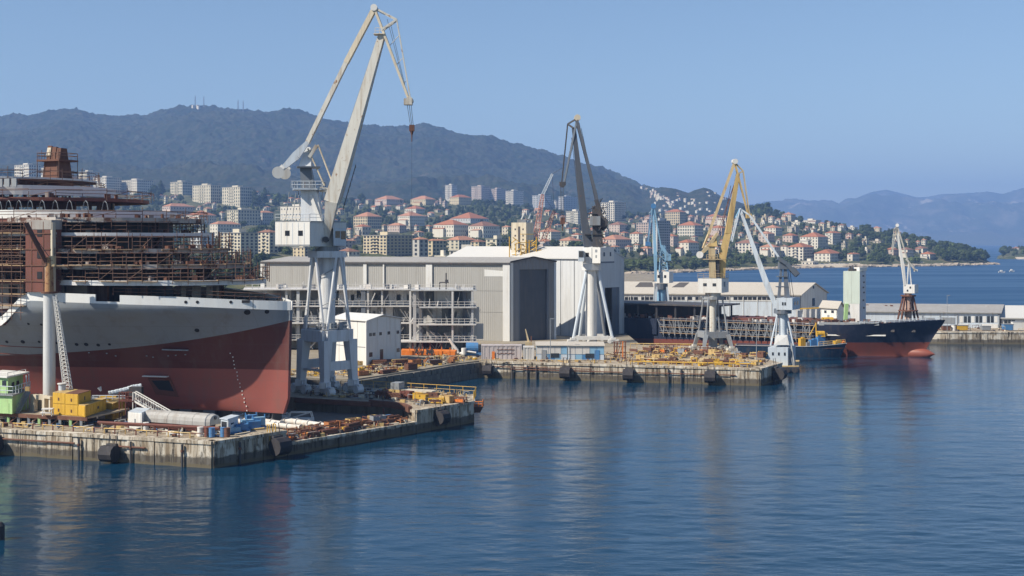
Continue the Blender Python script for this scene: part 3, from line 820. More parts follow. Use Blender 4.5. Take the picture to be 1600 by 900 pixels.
# scaffolding round every level: standards, ledgers, planks, a few braces
def scaffold(sf, hw, rl, z0, h, out, seed, s_end=60.0, step=1.9, plank=True):
 rnd = random.Random(seed); pts = run(sf - out, hw + out, rl, s_end, step)
 keep = [p for p in pts]
 tubes, planks = MB(), MB()
 for i, p in enumerate(keep):
  tubes.tube(p + Vector((0, 0, z0 - rnd.uniform(0, .5))), p + Vector((0, 0, z0 + h + rnd.uniform(-.4, .7))), .045, n=4, cap=False)
  if i + 1 < len(keep):
   q = keep[i + 1]
   for hh in (.5, 1.0, h * .93):
    if rnd.random() < (.8 if out > 0 else .42):
     tubes.tube(p + Vector((0, 0, z0 + hh + rnd.uniform(-.06, .06))), q + Vector((0, 0, z0 + hh + rnd.uniform(-.06, .06))), .04, n=4, cap=False)
   if rnd.random() < .30:
    tubes.tube(p + Vector((0, 0, z0 + .1)), q + Vector((0, 0, z0 + h * .9)), .038, n=4, cap=False)
   if plank and rnd.random() < .8:
    d = (q - p).normalized(); nn = Vector((-d.y, d.x, 0)) * .7
    zz = z0 + rnd.choice((-.1, -.05, .02))
    planks.hexa([(*p.xy, zz), (*q.xy, zz), (*(q + nn).xy, zz), (*(p + nn).xy, zz)], [(*p.xy, zz + .09), (*q.xy, zz + .09), (*(q + nn).xy, zz + .09), (*(p + nn).xy, zz + .09)])
 part("scaffold", tubes, M_SCAF, ship, kind='stuff')
 if planks.v: part("scaffold_planks", planks, M_PLANK, ship, kind='stuff')
for i, (sf, hw, rl, z) in enumerate(LV):
 nxt = (LV[i + 1][3] if i + 1 < len(LV) else z + 2)
 scaffold(sf, hw, rl, z + .02, min(2.1, nxt - z - .3) if i < 4 else .95, .55, 100 + i, step=1.9 if i < 4 else 3.4, plank=i < 4)
 if i < 4: scaffold(sf, hw, rl, z + .02, min(2.0, nxt - z - .35), -.9, 150 + i, step=1.45, plank=False)
scaffold(36, 12.0, 10, 32.8, .8, .2, 131, 60, plank=False)
scaffold(36.8, 11.5, 10, 34.2, .9, .3, 132, 60, plank=False)
# hull-side scaffold left of the bulwark, down to the promenade
tubes = MB(); planks = MB()
for s in np.arange(31.0, 50, 1.6):
 tubes.tube(S(s, 15.4, 15.2), S(s, 15.4, 28.6), .05, n=4, cap=False)
for z in np.arange(16.2, 28.6, 1.05): tubes.tube(S(30.6, 15.42, z), S(50, 15.42, z), .045, n=4, cap=False)
for z in (17.0, 18.5, 20.15, 22.2, 24.3, 26.4): planks.hexa([S(30.6, 15.35, z), S(50, 15.35, z), S(50, 14.4, z), S(30.6, 14.4, z)], [S(30.6, 15.35, z + .1), S(50, 15.35, z + .1), S(50, 14.4, z + .1), S(30.6, 14.4, z + .1)])
part("scaffold", tubes, M_SCAF, ship, kind='stuff'); part("scaffold_planks", planks, M_PLANK, ship, kind='stuff')
# small things littered on the decks
for i, (sf, hw, rl, z) in enumerate(LV):
 rnd = random.Random(300 + i); mb, mw = MB(), MB()
 for k in range(46 if i < 5 else 9):
  a = rnd.uniform(-.2, 1) * math.pi / 2; s = sf + rl * (1 - math.cos(a)) + rnd.uniform(.9, 2.2); v = hw * math.sin(a) * .93
  if rnd.random() < .4: s = rnd.uniform(sf + rl, 55); v = hw - rnd.uniform(.4, 1.8)
  (mb if rnd.random() < .75 else mw).box(S(s, v, z + .3), (rnd.uniform(.2, 1.1), rnd.uniform(.2, .6), rnd.uniform(.2, .9)), rnd.uniform(0, 3))
 part("deck_clutter", mb, M_RUST, ship, kind='stuff'); part("deck_clutter", mw, M_SUPERW, ship, kind='stuff')
# arched tubes of the panorama deck
mb = MB()
for k in range(16):
 s = 26 + k * 1.4; v = 13.3 if s > 38 else 13.3 * math.sin(math.acos(max(-1, min(1, 1 - (s - 24.6) / 15.5))))
 pts = [S(s + .6 * math.cos(t), v, 28.5 + 2.3 * math.sin(t)) for t in np.linspace(0, math.pi, 7)]
 mb.path(pts, .06, 4)
part("arch_frames", mb, M_GREYST, ship, kind='stuff')
for k in range(14):
 s = 30 + k * 1.25; part("window_frame", MB().box(S(s + 6, 11.6, 33.2), (.9, .18, 1.1), math.atan2(AFT.y, AFT.x)), M_GREYST, ship)
# funnel tower
F0 = S(39.6, 0, 35.2)
def fpt(a, b, z): return F0 + AFT * a * .72 + STB * b * .72 + Vector((0, 0, z - 36.6))
part("funnel_tower", MB().hexa([fpt(-2.4, 2.2, 33.3), fpt(2.4, 2.2, 33.3), fpt(2.4, -2.2, 33.3), fpt(-2.4, -2.2, 33.3)], [fpt(-1.7, 1.6, 38.2), fpt(1.7, 1.6, 38.2), fpt(1.7, -1.6, 38.2), fpt(-1.7, -1.6, 38.2)]), M_RUST, ship)
part("funnel_platform", MB().hexa([fpt(-2.9, 2.6, 38.1), fpt(2.9, 2.6, 38.1), fpt(2.9, -2.6, 38.1), fpt(-2.9, -2.6, 38.1)], [fpt(-2.9, 2.6, 38.35), fpt(2.9, 2.6, 38.35), fpt(2.9, -2.6, 38.35), fpt(-2.9, -2.6, 38.35)]), M_RUST, ship)
mb = MB()
for a in np.linspace(-1.2, 1.2, 3):
 mb.hexa([fpt(a - .5, 1.2, 38.35), fpt(a + .5, 1.2, 38.35), fpt(a + .5, -1.2, 38.35), fpt(a - .5, -1.2, 38.35)], [fpt(a - .4, .7, 40.2 + .15 * a), fpt(a + .4, .9, 40.2 + .15 * a), fpt(a + .4, -.9, 40), fpt(a - .4, -.9, 40)])
part("exhaust_stack", mb, M_RUST, ship)
part("cap_plate", MB().hexa([fpt(.6, 1.3, 38.9), fpt(1.7, 1.3, 38.9), fpt(1.7, 1.1, 38.9), fpt(.6, 1.1, 38.9)], [fpt(.6, 1.1, 40.1), fpt(1.5, 1.1, 40.1), fpt(1.5, .9, 40.1), fpt(.6, .9, 40.1)]), M_BEIGE, ship)
mb = MB()
cs = [(-2.8, 2.5), (2.8, 2.5), (2.8, -2.5), (-2.8, -2.5)]
for a, b in cs: mb.tube(fpt(a, b, 35.3), fpt(a, b, 39.3), .05, n=4)
for z in (36.6, 38.9, 39.3):
 for (a, b), (c, d) in zip(cs, cs[1:] + cs[:1]): mb.tube(fpt(a, b, z), fpt(c, d, z), .045, n=4)
for k in range(8): mb.tube(fpt(-2.6 + .7 * k, 2.55, 38.3), fpt(-2.6 + .7 * k, 2.55, 39.3 + .4 * (k % 3 == 0)), .04, n=4)
for a, b in ((-1.9, 1.9), (1.9, 1.9)): mb.tube(fpt(a, b, 33.5), fpt(a * .85, b * .85, 38.2), .16, n=5)
part("tower_frame", mb, M_SCAF, ship, kind='stuff')
# portholes and marks on the hull
def on_hull(px, py):
 """where a line of sight meets the starboard hull"""
 best = None
 for s in np.arange(.5, 60, .25):
  for z in (0,):
   pass
  zz = 10.0
  for _ in range(5):
   p = S(s, half(s, zz), zz); zz = ZA(py, p.y)
  p = S(s, half(s, max(KEEL, zz)), zz); e = abs((p.x / p.y * F + 800) - px)
  if best is None or e < best[0]: best = (e, s, zz)
 return best[1], best[2]
def hull_normal(s, z):
 e = .2
 a = S(s + e, half(s + e, z), z) - S(s - e, half(s - e, z), z); b = S(s, half(s, z + e), z + e) - S(s, half(s, z - e), z - e)
 n = a.cross(b).normalized()
 return n if n.dot(STB) > 0 else -n
def hull_disc(name, px, py, r, mat, lab=None, n=10):
 s, z = on_hull(px, py); p = S(s, half(s, z), z); nn = hull_normal(s, z)
 part(name, MB().tube(p - nn * .25, p + nn * .035, r, n=n), mat, ship)
for px, py, r in ((45, 506, .18), (65, 507, .18), (10, 534, .22), (37, 534, .3), (62, 534, .2), (88, 536, .2), (119, 538, .25), (135, 538, .3), (153, 539, .25), (172, 538, .2), (386, 488, .42), (418, 487, .3), (308, 516, .32), (289, 472, .2), (310, 472, .2), (360, 472, .2)):
 hull_disc("porthole", px, py, r, M_DARK)
s, z = on_hull(382, 471); part("fairlead", MB().box(S(s, half(s, z) - .05, z), (1.0, .3, .35), math.atan2(AFT.y, AFT.x) + .5), M_DARK, ship)
for k in range(17):
 t = k / 16; px = lerp(361, 388, t); py = lerp(552, 646, t) if t < .85 else lerp(632, 648, (t - .85) / .15)
 s, z = on_hull(px, py); p = S(s, half(s, z), z); nn = hull_normal(s, z)
 part("draught_mark", MB().box(p + nn * .02, (.12, .06, .15), math.atan2(nn.y, nn.x) + math.pi / 2), M_WHITE, ship)
# bow thruster recess: proud framed plate, the recess's shade painted dark; staging plank above
def recess(pts, mat, name, dep=.12):
 q = []
 for px, py in pts:
  s, z = on_hull(px, py); q.append((S(s, half(s, z), z), hull_normal(s, z)))
 b = [p - n * .8 for p, n in q]; t = [p + n * dep for p, n in q]
 return MB().hexa(b, t)
part("thruster_plate", recess([(244, 616), (279, 620), (267, 591), (232, 591)], M_DARK, ""), M_RUST2, ship)
part("thruster_plate", recess([(249, 608), (273, 611), (265, 594), (238, 594)], M_DARK, "", .2), M_DARK, ship)
s0, z0 = on_hull(228, 587); s1, z1 = on_hull(266, 588)
part("staging_plank", MB().bar(S(s0, half(s0, z0) + .5, z0), S(s1, half(s1, z1) + .5, z1), .8, .12), M_WHITE, ship)
s0, z0 = on_hull(255, 546); s1, z1 = on_hull(296, 547)
part("staging_plank", MB().bar(S(s0, half(s0, z0) + .3, z0), S(s1, half(s1, z1) + .3, z1), .4, .14), M_GREYST, ship)
for px, py in ((228, 556), (240, 558), (262, 556), (276, 555), (290, 554), (182, 556), (140, 551), (168, 552)):
 s, z = on_hull(px, py); p = S(s, half(s, z), z); part("welded_lug", MB().box(p, (.2, .25, .14)), M_GREYST, ship)
# crack-like weld run and rubbing strake at the left
for a, b in (((0, 540), (72, 543)), ((0, 552), (70, 556))):
 (s0, z0), (s1, z1) = on_hull(*a), on_hull(*b)
 part("rubbing_strake", MB().bar(S(s0, half(s0, z0), z0), S(s1, half(s1, z1), z1), .14, .16), M_RUST2, ship)
# bow rail and fore deck gear
mb = MB().rail([S(s, half(s, top_z(s)) - .3, top_z(s) - .02) for s in np.arange(1, 20, 1.5)], .9, .035, 1.5, 2)
part("bow_rail", mb, M_SCAF, ship, kind='stuff')
rnd = random.Random(9); mb = MB()
for k in range(70):
 s = rnd.uniform(3, 30); v = rnd.uniform(-.9, .95) * half(s, 17); mb.box(S(s, v, 16.9 + rnd.uniform(0, .6)), (rnd.uniform(.3, 1.4), rnd.uniform(.2, .6), rnd.uniform(.3, 1.6)), rnd.uniform(0, 3))
part("deck_clutter", mb, M_DARKST, ship, kind='stuff')
# cranes
def bogie(t, c, rz, mat, L=2.6, h=1.15, lab=None):
 """wheel truck under one crane leg; wheels are its sub-parts"""
 m = MB().box((c.x, c.y, c.z + h * .62), (L, .75, h * .55), rz).box((c.x, c.y, c.z + h * 1.0), (L * .45, .9, h * .5), rz)
 b = part("wheel_truck", m, mat, t)
 d = Vector((math.cos(rz), math.sin(rz), 0)); n = Vector((-d.y, d.x, 0))
 for k in (-.36, .36):
  p = c + d * L * k + Vector((0, 0, h * .4)); part("wheel", MB().tube(p - n * .55, p + n * .55, h * .40, n=12), mat, b)
def cyl_window(t, p, s, rz, mat=None):
 return part("window", MB().box(p, s, rz), mat or M_GLASS, t)
def oriented_house(t, left, corner, right, z0, z1, mat, name="machine_house", back=None):
 """box with three known plan corners; the fourth closes the parallelogram"""
 l, c, r = (Vector((p.x, p.y, 0)) for p in (left, corner, right)); b = l + r - c
 poly = [v2(c), v2(r), v2(b), v2(l)]
 return part(name, MB().prism(poly, z0, z1), mat, t), l, c, r
def face_box(a, b, u0, u1, z0, z1, proud=.03, depth=.12):
 """thin box lying on the upright face from plan point a to b (outside on the right)"""
 a = Vector((a[0], a[1], 0)); b = Vector((b[0], b[1], 0)); d = (b - a); out = Vector((d.y, -d.x, 0)).normalized()
 p, q = a + d * u0, a + d * u1
 return MB().hexa([(*(p - out * depth).xy, z0), (*(p + out * proud).xy, z0), (*(q + out * proud).xy, z0), (*(q - out * depth).xy, z0)],
                     [(*(p - out * depth).xy, z1), (*(p + out * proud).xy, z1), (*(q + out * proud).xy, z1), (*(q - out * depth).xy, z1)])
M_PALE2 = pm("pale_grey_paint", (.62, .645, .67), .5, var=.08, scale=.4, dirt=.45, dirtcol=(.33, .27, .22), rust=.12)
# ---- the tall grey and cream level-luffing crane
def crane_tall():
 Y = 189.0; p = lambda px, py, dy=0.0: P(px, py, Y + dy)
 jib = lambda px, py: P(px, py, Y - .16 * (px - 510) / F * Y - 1.0)
 t = thing("harbour_crane", "tallest harbour crane with cream jib and pale blue portal tower beside the ship's bow", "crane", XY(500, 190, 3), "jib cranes on the shipyard quays")
 N, Rt, Lt, Bk = (Vector((-27.1, 185.4, 3)), Vector((-23.5, 189.4, 3)), Vector((-31.2, 189.2, 3)), Vector((-27.5, 193.4, 3)))
 ctr = (N + Rt + Lt + Bk) / 4
 zt = 12.4; zb = 10.7
 tops = [ctr + (q - ctr) * .88 for q in (N, Rt, Lt, Bk)]
 for q, tp in zip((N, Rt, Lt, Bk), tops):
  part("leg", MB().bar(q + Vector((0, 0, 1.9)), Vector((tp.x, tp.y, zb + .2)), 1.0, 1.0, 1.5, 1.5, up=(.71, -.71, 0)), M_PALE2, t)
  bogie(t, q, math.atan2(-.71, .71) if q in (N, Lt) else math.atan2(-.71, .71), M_PALE2, 3.6, 1.5)
  part("leg_foot", MB().bar(q + Vector((0, 0, 1.1)), q + Vector((0, 0, 2.0)), 1.5, 1.5), M_PALE2, t)
 for a, b in ((0, 1), (0, 2), (1, 3), (2, 3)):
  A, B = tops[a], tops[b]
  part("portal_beam", MB().bar((A.x, A.y, (zt + zb) / 2), (B.x, B.y, (zt + zb) / 2), 1.2, zt - zb), M_PALE2, t)
  part("sill_beam", MB().bar((N, Rt, Lt, Bk)[a] + Vector((0, 0, 4.2)), (N, Rt, Lt, Bk)[b] + Vector((0, 0, 4.2)), .5, 1.3) if (a, b) in ((0, 1), (2, 3)) else MB().bar((N, Rt, Lt, Bk)[a] + Vector((0, 0, 3.6)), (N, Rt, Lt, Bk)[b] + Vector((0, 0, 3.6)), .3, .35), M_PALE2, t)
 part("portal_deck", MB().prism([v2(tops[0]), v2(tops[1]), v2(tops[3]), v2(tops[2])], zt + .003, zt + .15), M_GREYST, t)
 part("deck_rail", MB().rail([Vector((q.x, q.y, zt + .15)) for q in (tops[2], tops[0], tops[1], tops[3], tops[2])], 1.0, .035, 1.4), M_WHITE, t, kind='stuff')
 rnd = random.Random(2); mb = MB()
 for k in range(16):
  q = ctr + Vector((rnd.uniform(-2.6, 2.6), rnd.uniform(-2.6, 2.6), 0)); mb.box((q.x, q.y, zt + .5), (rnd.uniform(.3, .9), rnd.uniform(.3, .9), rnd.uniform(.4, 1.1)), rnd.uniform(0, 3))
 part("winch_gear", mb, M_GREYST, t, kind='stuff')
 zr = 23.0
 part("column", MB().tube((ctr.x, ctr.y, zt + .1), (ctr.x, ctr.y, zr), 1.16, 1.16, n=28), M_PALE2, t, smooth=False)
 part("ring_beam", MB().prism([v2(ctr + Vector((math.cos(a) * 2.9, math.sin(a) * 2.9, 0))) for a in np.linspace(0, 2 * math.pi, 9)[:-1] + .39], zr, zr + .95), M_PALE2, t)
 part("slew_ring", MB().tube((ctr.x, ctr.y, zr + .95), (ctr.x, ctr.y, zr + 1.6), 1.75, n=24), M_GREYST, t)
 for i, q in enumerate(tops):
  d = (q - ctr); d.z = 0; d.normalize(); e = Vector((-d.y, d.x, 0))
  top = ctr + d * 2.5
  for sg in (-1, 1):
   foot = q + e * sg * .25 - d * .3 if sg > 0 or i in (0, 3) else q + e * sg * .3
   nxt = ctr + (d * .82 + e * sg * .57) * 2.6
   part("brace", MB().tube((foot.x, foot.y, zt + .1), (nxt.x, nxt.y, zr + .05), .22, n=8), M_PALE2, t)
 mb = MB()
 for k in range(26):
  a = .5 * k; q = ctr + Vector((math.cos(a) * 1.45, math.sin(a) * 1.45, 0)); r_ = ctr + Vector((math.cos(a + .5) * 1.45, math.sin(a + .5) * 1.45, 0))
  mb.tube((q.x, q.y, zt + .4 + .36 * k), (r_.x, r_.y, zt + .76 + .36 * k), .06, n=4)
 part("spiral_stair", mb, M_GREYST, t, kind='stuff')
 c = XY(484, 185.0); l = XY(430, 187.6); r = XY(541, 191.2)
 h0, h1 = 24.65, 28.2
 house, l, c, r = oriented_house(t, l, c, r, h0, h1, M_WHITE)
 for u in (.29, .67): part("window", face_box(l, c, u, u + .13, 26.2, 26.95, .04), M_GLASS, house)
 for k in range(6): part("panel_seam", face_box(l, c, k / 6 + .0, k / 6 + .012, h0 + .1, h1 - .1, .03), M_PALE, house) if k else None
 part("sill_trim", face_box(l, c, 0, 1, h0, h0 + .28, .05), M_GREYST, house)
 part("roof_plate", MB().prism([v2(c + (c - l).normalized() * .15), v2(r), v2(l + r - c), v2(l)], h1 + .002, h1 + .14), M_GREYST, house)
 part("house_rail", MB().rail([Vector((q.x, q.y, h1 + .14)) for q in (l, c, r)], 1.0, .035, 1.2), M_PALE, t, kind='stuff')
 dc = XY(521, 187.2, 0); cr_ = XY(541, 188.6, 0); cl_ = XY(519, 190.4, 0)
 cab = part("driver_cab", MB().prism([v2(dc), v2(cr_), v2(cr_ + cl_ - dc), v2(cl_)], 24.75, 27.35), M_PALE, t)
 part("window", face_box(dc, cr_, .15, .5, 25.9, 26.9, .05), M_GLASS, cab); part("window", face_box(dc, cr_, .58, .95, 25.7, 26.9, .05), M_GLASS, cab)
 def ring4(cx, py, hw, dy): q = p(cx, py, dy); w = hw / F * Y; return [q + Vector((-w, -w, 0)), q + Vector((w, -w, 0)), q + Vector((w, w, 0)), q + Vector((-w, w, 0))]
 part("tower_lower", MB().hexa(ring4(490, 351, 17, 0), ring4(484, 297, 12, 0)), M_PALE2, t)
 part("tower_upper", MB().hexa(ring4(482, 294, 10.5, 0), ring4(478, 262, 8, 0)), M_SLATE, t)
 part("tower_head", MB().hexa(ring4(478, 260, 9.5, 0), ring4(482, 230, 4, 0)), M_PALE2, t)
 part("tower_platform", MB().box(p(482, 296), (4.5, 4.2, .25), .2), M_PALE, t)
 part("tower_platform", MB().box(p(482, 261.5), (3.4, 3.0, .2), .2), M_SLATE, t)
 q = p(482, 294.7); part("platform_rail", MB().rail([q + Vector(v) for v in ((-2.2, -2, 0), (2.2, -2, 0), (2.2, 2, 0), (-2.2, 2, 0), (-2.2, -2, 0))], 1.0, .04, .9), M_PALE, t, kind='stuff')
 part("tower_strut", MB().bar(p(486, 306, -1.3), p(505, 357, -1.6), .5), M_WHITE, t)
 part("tower_strut", MB().bar(p(486, 306, 1.6), p(505, 357, 1.6), .5), M_PALE, t)
 for dy in (-1.2, 1.2):
  part("luffing_rod", MB().tube(p(497, 226, dy * .6), p(521, 290, dy), .12), M_BEIGE, t)
  part("luffing_rod", MB().tube(p(481, 232, dy * .6), p(507, 290, dy), .12), M_BEIGE, t)
  part("head_link", MB().bar(p(483, 246, dy * .7), p(495, 227, dy * .6), .45), M_CREAM, t)
  part("jib_rack", MB().bar(p(500, 296, dy), p(526, 298, dy), .55, .75, .35, .5), M_CREAM, t)
 for dy in (-1.1, 1.1):
  part("rocker_arm", MB().bar(p(441, 264, dy), p(463, 243, dy), .5, .6, .55, 1.25).bar(p(463, 243, dy), p(481, 222, dy), .55, 1.25, .4, .55), M_PALE, t)
 part("counterweight", MB().tube(p(434.5, 269.5, -1.6), p(434.5, 269.5, -.4), .88, n=18).box(p(440, 263, -1.1), (.7, .7, .9), 0, 0, .8), M_WHITE, t)
 part("counterweight", MB().tube(p(445, 271, .7), p(445, 271, 1.9), .88, n=18).box(p(449, 264, 1.2), (.7, .7, .9), 0, 0, .8), M_WHITE, t)
 for dy in (-.28, .28):
  part("back_stay", MB().bar(jib(480, 224) + Vector((0, dy, 0)), jib(541, 98) + Vector((0, dy, 0)), .34, .62), M_CREAM, t)
  part("back_stay", MB().bar(jib(541, 98) + Vector((0, dy, 0)), jib(585, 14) + Vector((0, dy, 0)), .42, .72), M_BEIGE, t)
 mb = MB()
 for k in range(30):
  a = k / 30; q = jib(lerp(480, 585, a), lerp(224, 14, a)); mb.box(q, (.2, .62, .14), 0, 0, -1.1)
 part("stay_rungs", mb, M_RUST, t, kind='stuff')
 foot, k1, k2, head = jib(510, 374), jib(525, 300), jib(541, 244), jib(597, 55)
 part("jib", MB().bar(foot, jib(519, 316), .9, 1.0, 1.75, 2.1).bar(jib(519, 316), jib(536, 262), 1.75, 2.1, 1.8, 1.95).bar(jib(536, 262), head, 1.8, 1.95, .85, .95), M_CREAM, t)
 part("jib_foot", MB().bar(jib(492, 384), jib(511, 366), .7, 1.3, .6, .7), M_PALE, t)
 part("jib_hinge", MB().tube(jib(510, 374) + Vector((0, -1.2, 0)), jib(510, 374) + Vector((0, 1.2, 0)), .42, n=12), M_DARKST, t)
 part("jib_ladder", MB().rail([jib(533, 330) + Vector((.3, 0, 0)), jib(556, 262)], .5, .03, 1.0), M_DARKST, t, kind='stuff')
 part("head_platform", MB().box(jib(593, 54), (1.6, 1.7, .12)).rail([jib(586, 53), jib(600, 53)], .9, .03, .6), M_BEIGE, t)
 A, B, T, C2 = jib(585, 13), jib(600, 50), jib(639, 156), jib(620, 31)
 for dy in (-.55, .55):
  o = Vector((0, dy, 0))
  part("fly_chord", MB().bar(A + o, T + o * .4, .28, .34), M_BEIGE, t)
  part("fly_chord", MB().bar(C2 + o * .5, T + o * .4 + Vector((.2, 0, .2)), .16, .2), M_CREAM, t)
  part("fly_strut", MB().bar(A + o, C2 + o * .5, .22, .26), M_CREAM, t)
  part("fly_strut", MB().bar(jib(597, 47) + o, C2 + o * .5, .24, .28), M_CREAM, t)
 mb = MB()
 for k in range(9):
  a = k / 9; q = A.lerp(T, .35 + .62 * a); mb.tube(q + Vector((0, -.5 + .3 * a, 0)), q + Vector((0, .5 - .3 * a, 0)), .07, n=4)
  if k % 3 == 1:
   r_ = C2.lerp(T, .1 + .85 * a); mb.tube(q, r_, .05, n=4)
 part("fly_lacing", mb, M_CREAM, t, kind='stuff')
 part("head_sheave", MB().tube(A + Vector((0, -.8, 0)), A + Vector((0, .8, 0)), .5, n=14), M_WHITE, t)
 part("tip_sheave", MB().tube(T + Vector((.1, -.6, -.15)), T + Vector((.1, .6, -.15)), .55, n=14).box(T + Vector((-.1, 0, -.3)), (1.2, 1.3, .9)), M_CREAM, t)
 ropes = MB()
 for dx in (-.28, .0, .28): ropes.tube(T + Vector((dx, dx * .5, -.5)), P(643.5, 196, T.y) + Vector((dx * .7, dx * .5, 0)), .035, n=4, cap=False)
 for a, b in ((jib(589, 60), jib(546, 190)), (jib(591, 60), jib(551, 190)), (jib(546, 190), jib(519, 340)), (jib(605, 30), jib(636, 150)), (jib(610, 36), jib(637, 152)), (jib(583, 16), jib(481, 216)), (jib(588, 20), T)):
  ropes.tube(a, b, .03, n=4, cap=False)
 part("hoist_ropes", ropes, M_ROPE, t, kind='stuff')
 hk = P(643.5, 200, T.y)
 part("hook_block", MB().box(hk, (.75, .5, .9)).tube(hk + Vector((0, 0, -.4)), hk + Vector((0, 0, -1.0)), .3, .12, n=8).tube(hk + Vector((0, 0, -1.0)), hk + Vector((0, 0, -2.0)), .1, .05), M_RUST, t)
 part("tag_line", MB().tube(hk + Vector((0, 0, -2)), P(643, 380, T.y), .018, n=3), M_ROPE, t)
 mb = MB()
 for px0, py0, px1, py1 in ((452, 300, 446, 346), (463, 300, 456, 346), (466, 298, 470, 346), (503, 300, 513, 345), (508, 300, 519, 340)): mb.tube(p(px0, py0, -1), p(px1, py1, -1.4), .05, n=4)
 part("guard_frame", mb, M_GREYST, t, kind='stuff')
crane_tall()
# ---- shared portal for the smaller cranes
def portal(t, base, half_w, zdeck, ztop, zbeam, rz, mat, legw=.6, col=None, ring=None, colr=.6, brmat=None, truck=M_CREAM, tilt=.78):
 cs = [Vector((math.cos(rz + k * math.pi / 2) * half_w, math.sin(rz + k * math.pi / 2) * half_w, 0)) for k in range(4)]
 tops = [c * tilt for c in cs]
 for c, tp in zip(cs, tops):
  part("leg", MB().bar(base + c + Vector((0, 0, .9)), Vector((base.x + tp.x, base.y + tp.y, zbeam)), legw * .75, legw * .75, legw * 1.25, legw * 1.25, up=(1, 0, 0)), mat, t)
  bogie(t, base + c, rz + math.pi / 4, truck, 2.1, .9)
 for k in range(4):
  a, b = tops[k], tops[(k + 1) % 4]
  part("portal_beam", MB().bar((base.x + a.x, base.y + a.y, zbeam), (base.x + b.x, base.y + b.y, zbeam), legw * .9, legw * 1.7), mat, t)
 part("column", MB().tube((base.x, base.y, zbeam - .3), (base.x, base.y, ztop), colr, n=18), col or mat, t)
 part("ring_beam", MB().tube((base.x, base.y, ztop - .6), (base.x, base.y, ztop), ring or half_w * .62, n=14), mat, t)
 for k in range(4):
  a = tops[k]; d = Vector((math.cos(rz + k * math.pi / 2), math.sin(rz + k * math.pi / 2), 0)) * (ring or half_w * .62) * .95
  part("brace", MB().tube((base.x + a.x, base.y + a.y, zbeam), (base.x + d.x, base.y + d.y, ztop - .3), legw * .24, n=6), brmat or mat, t)
M_JIB_DOORWAY = pm("dark_jib_and_doorway", (.065, .075, .095), .5, var=.25, scale=.4, dirt=.4, dirtcol=(.14, .13, .12), rust=.12)
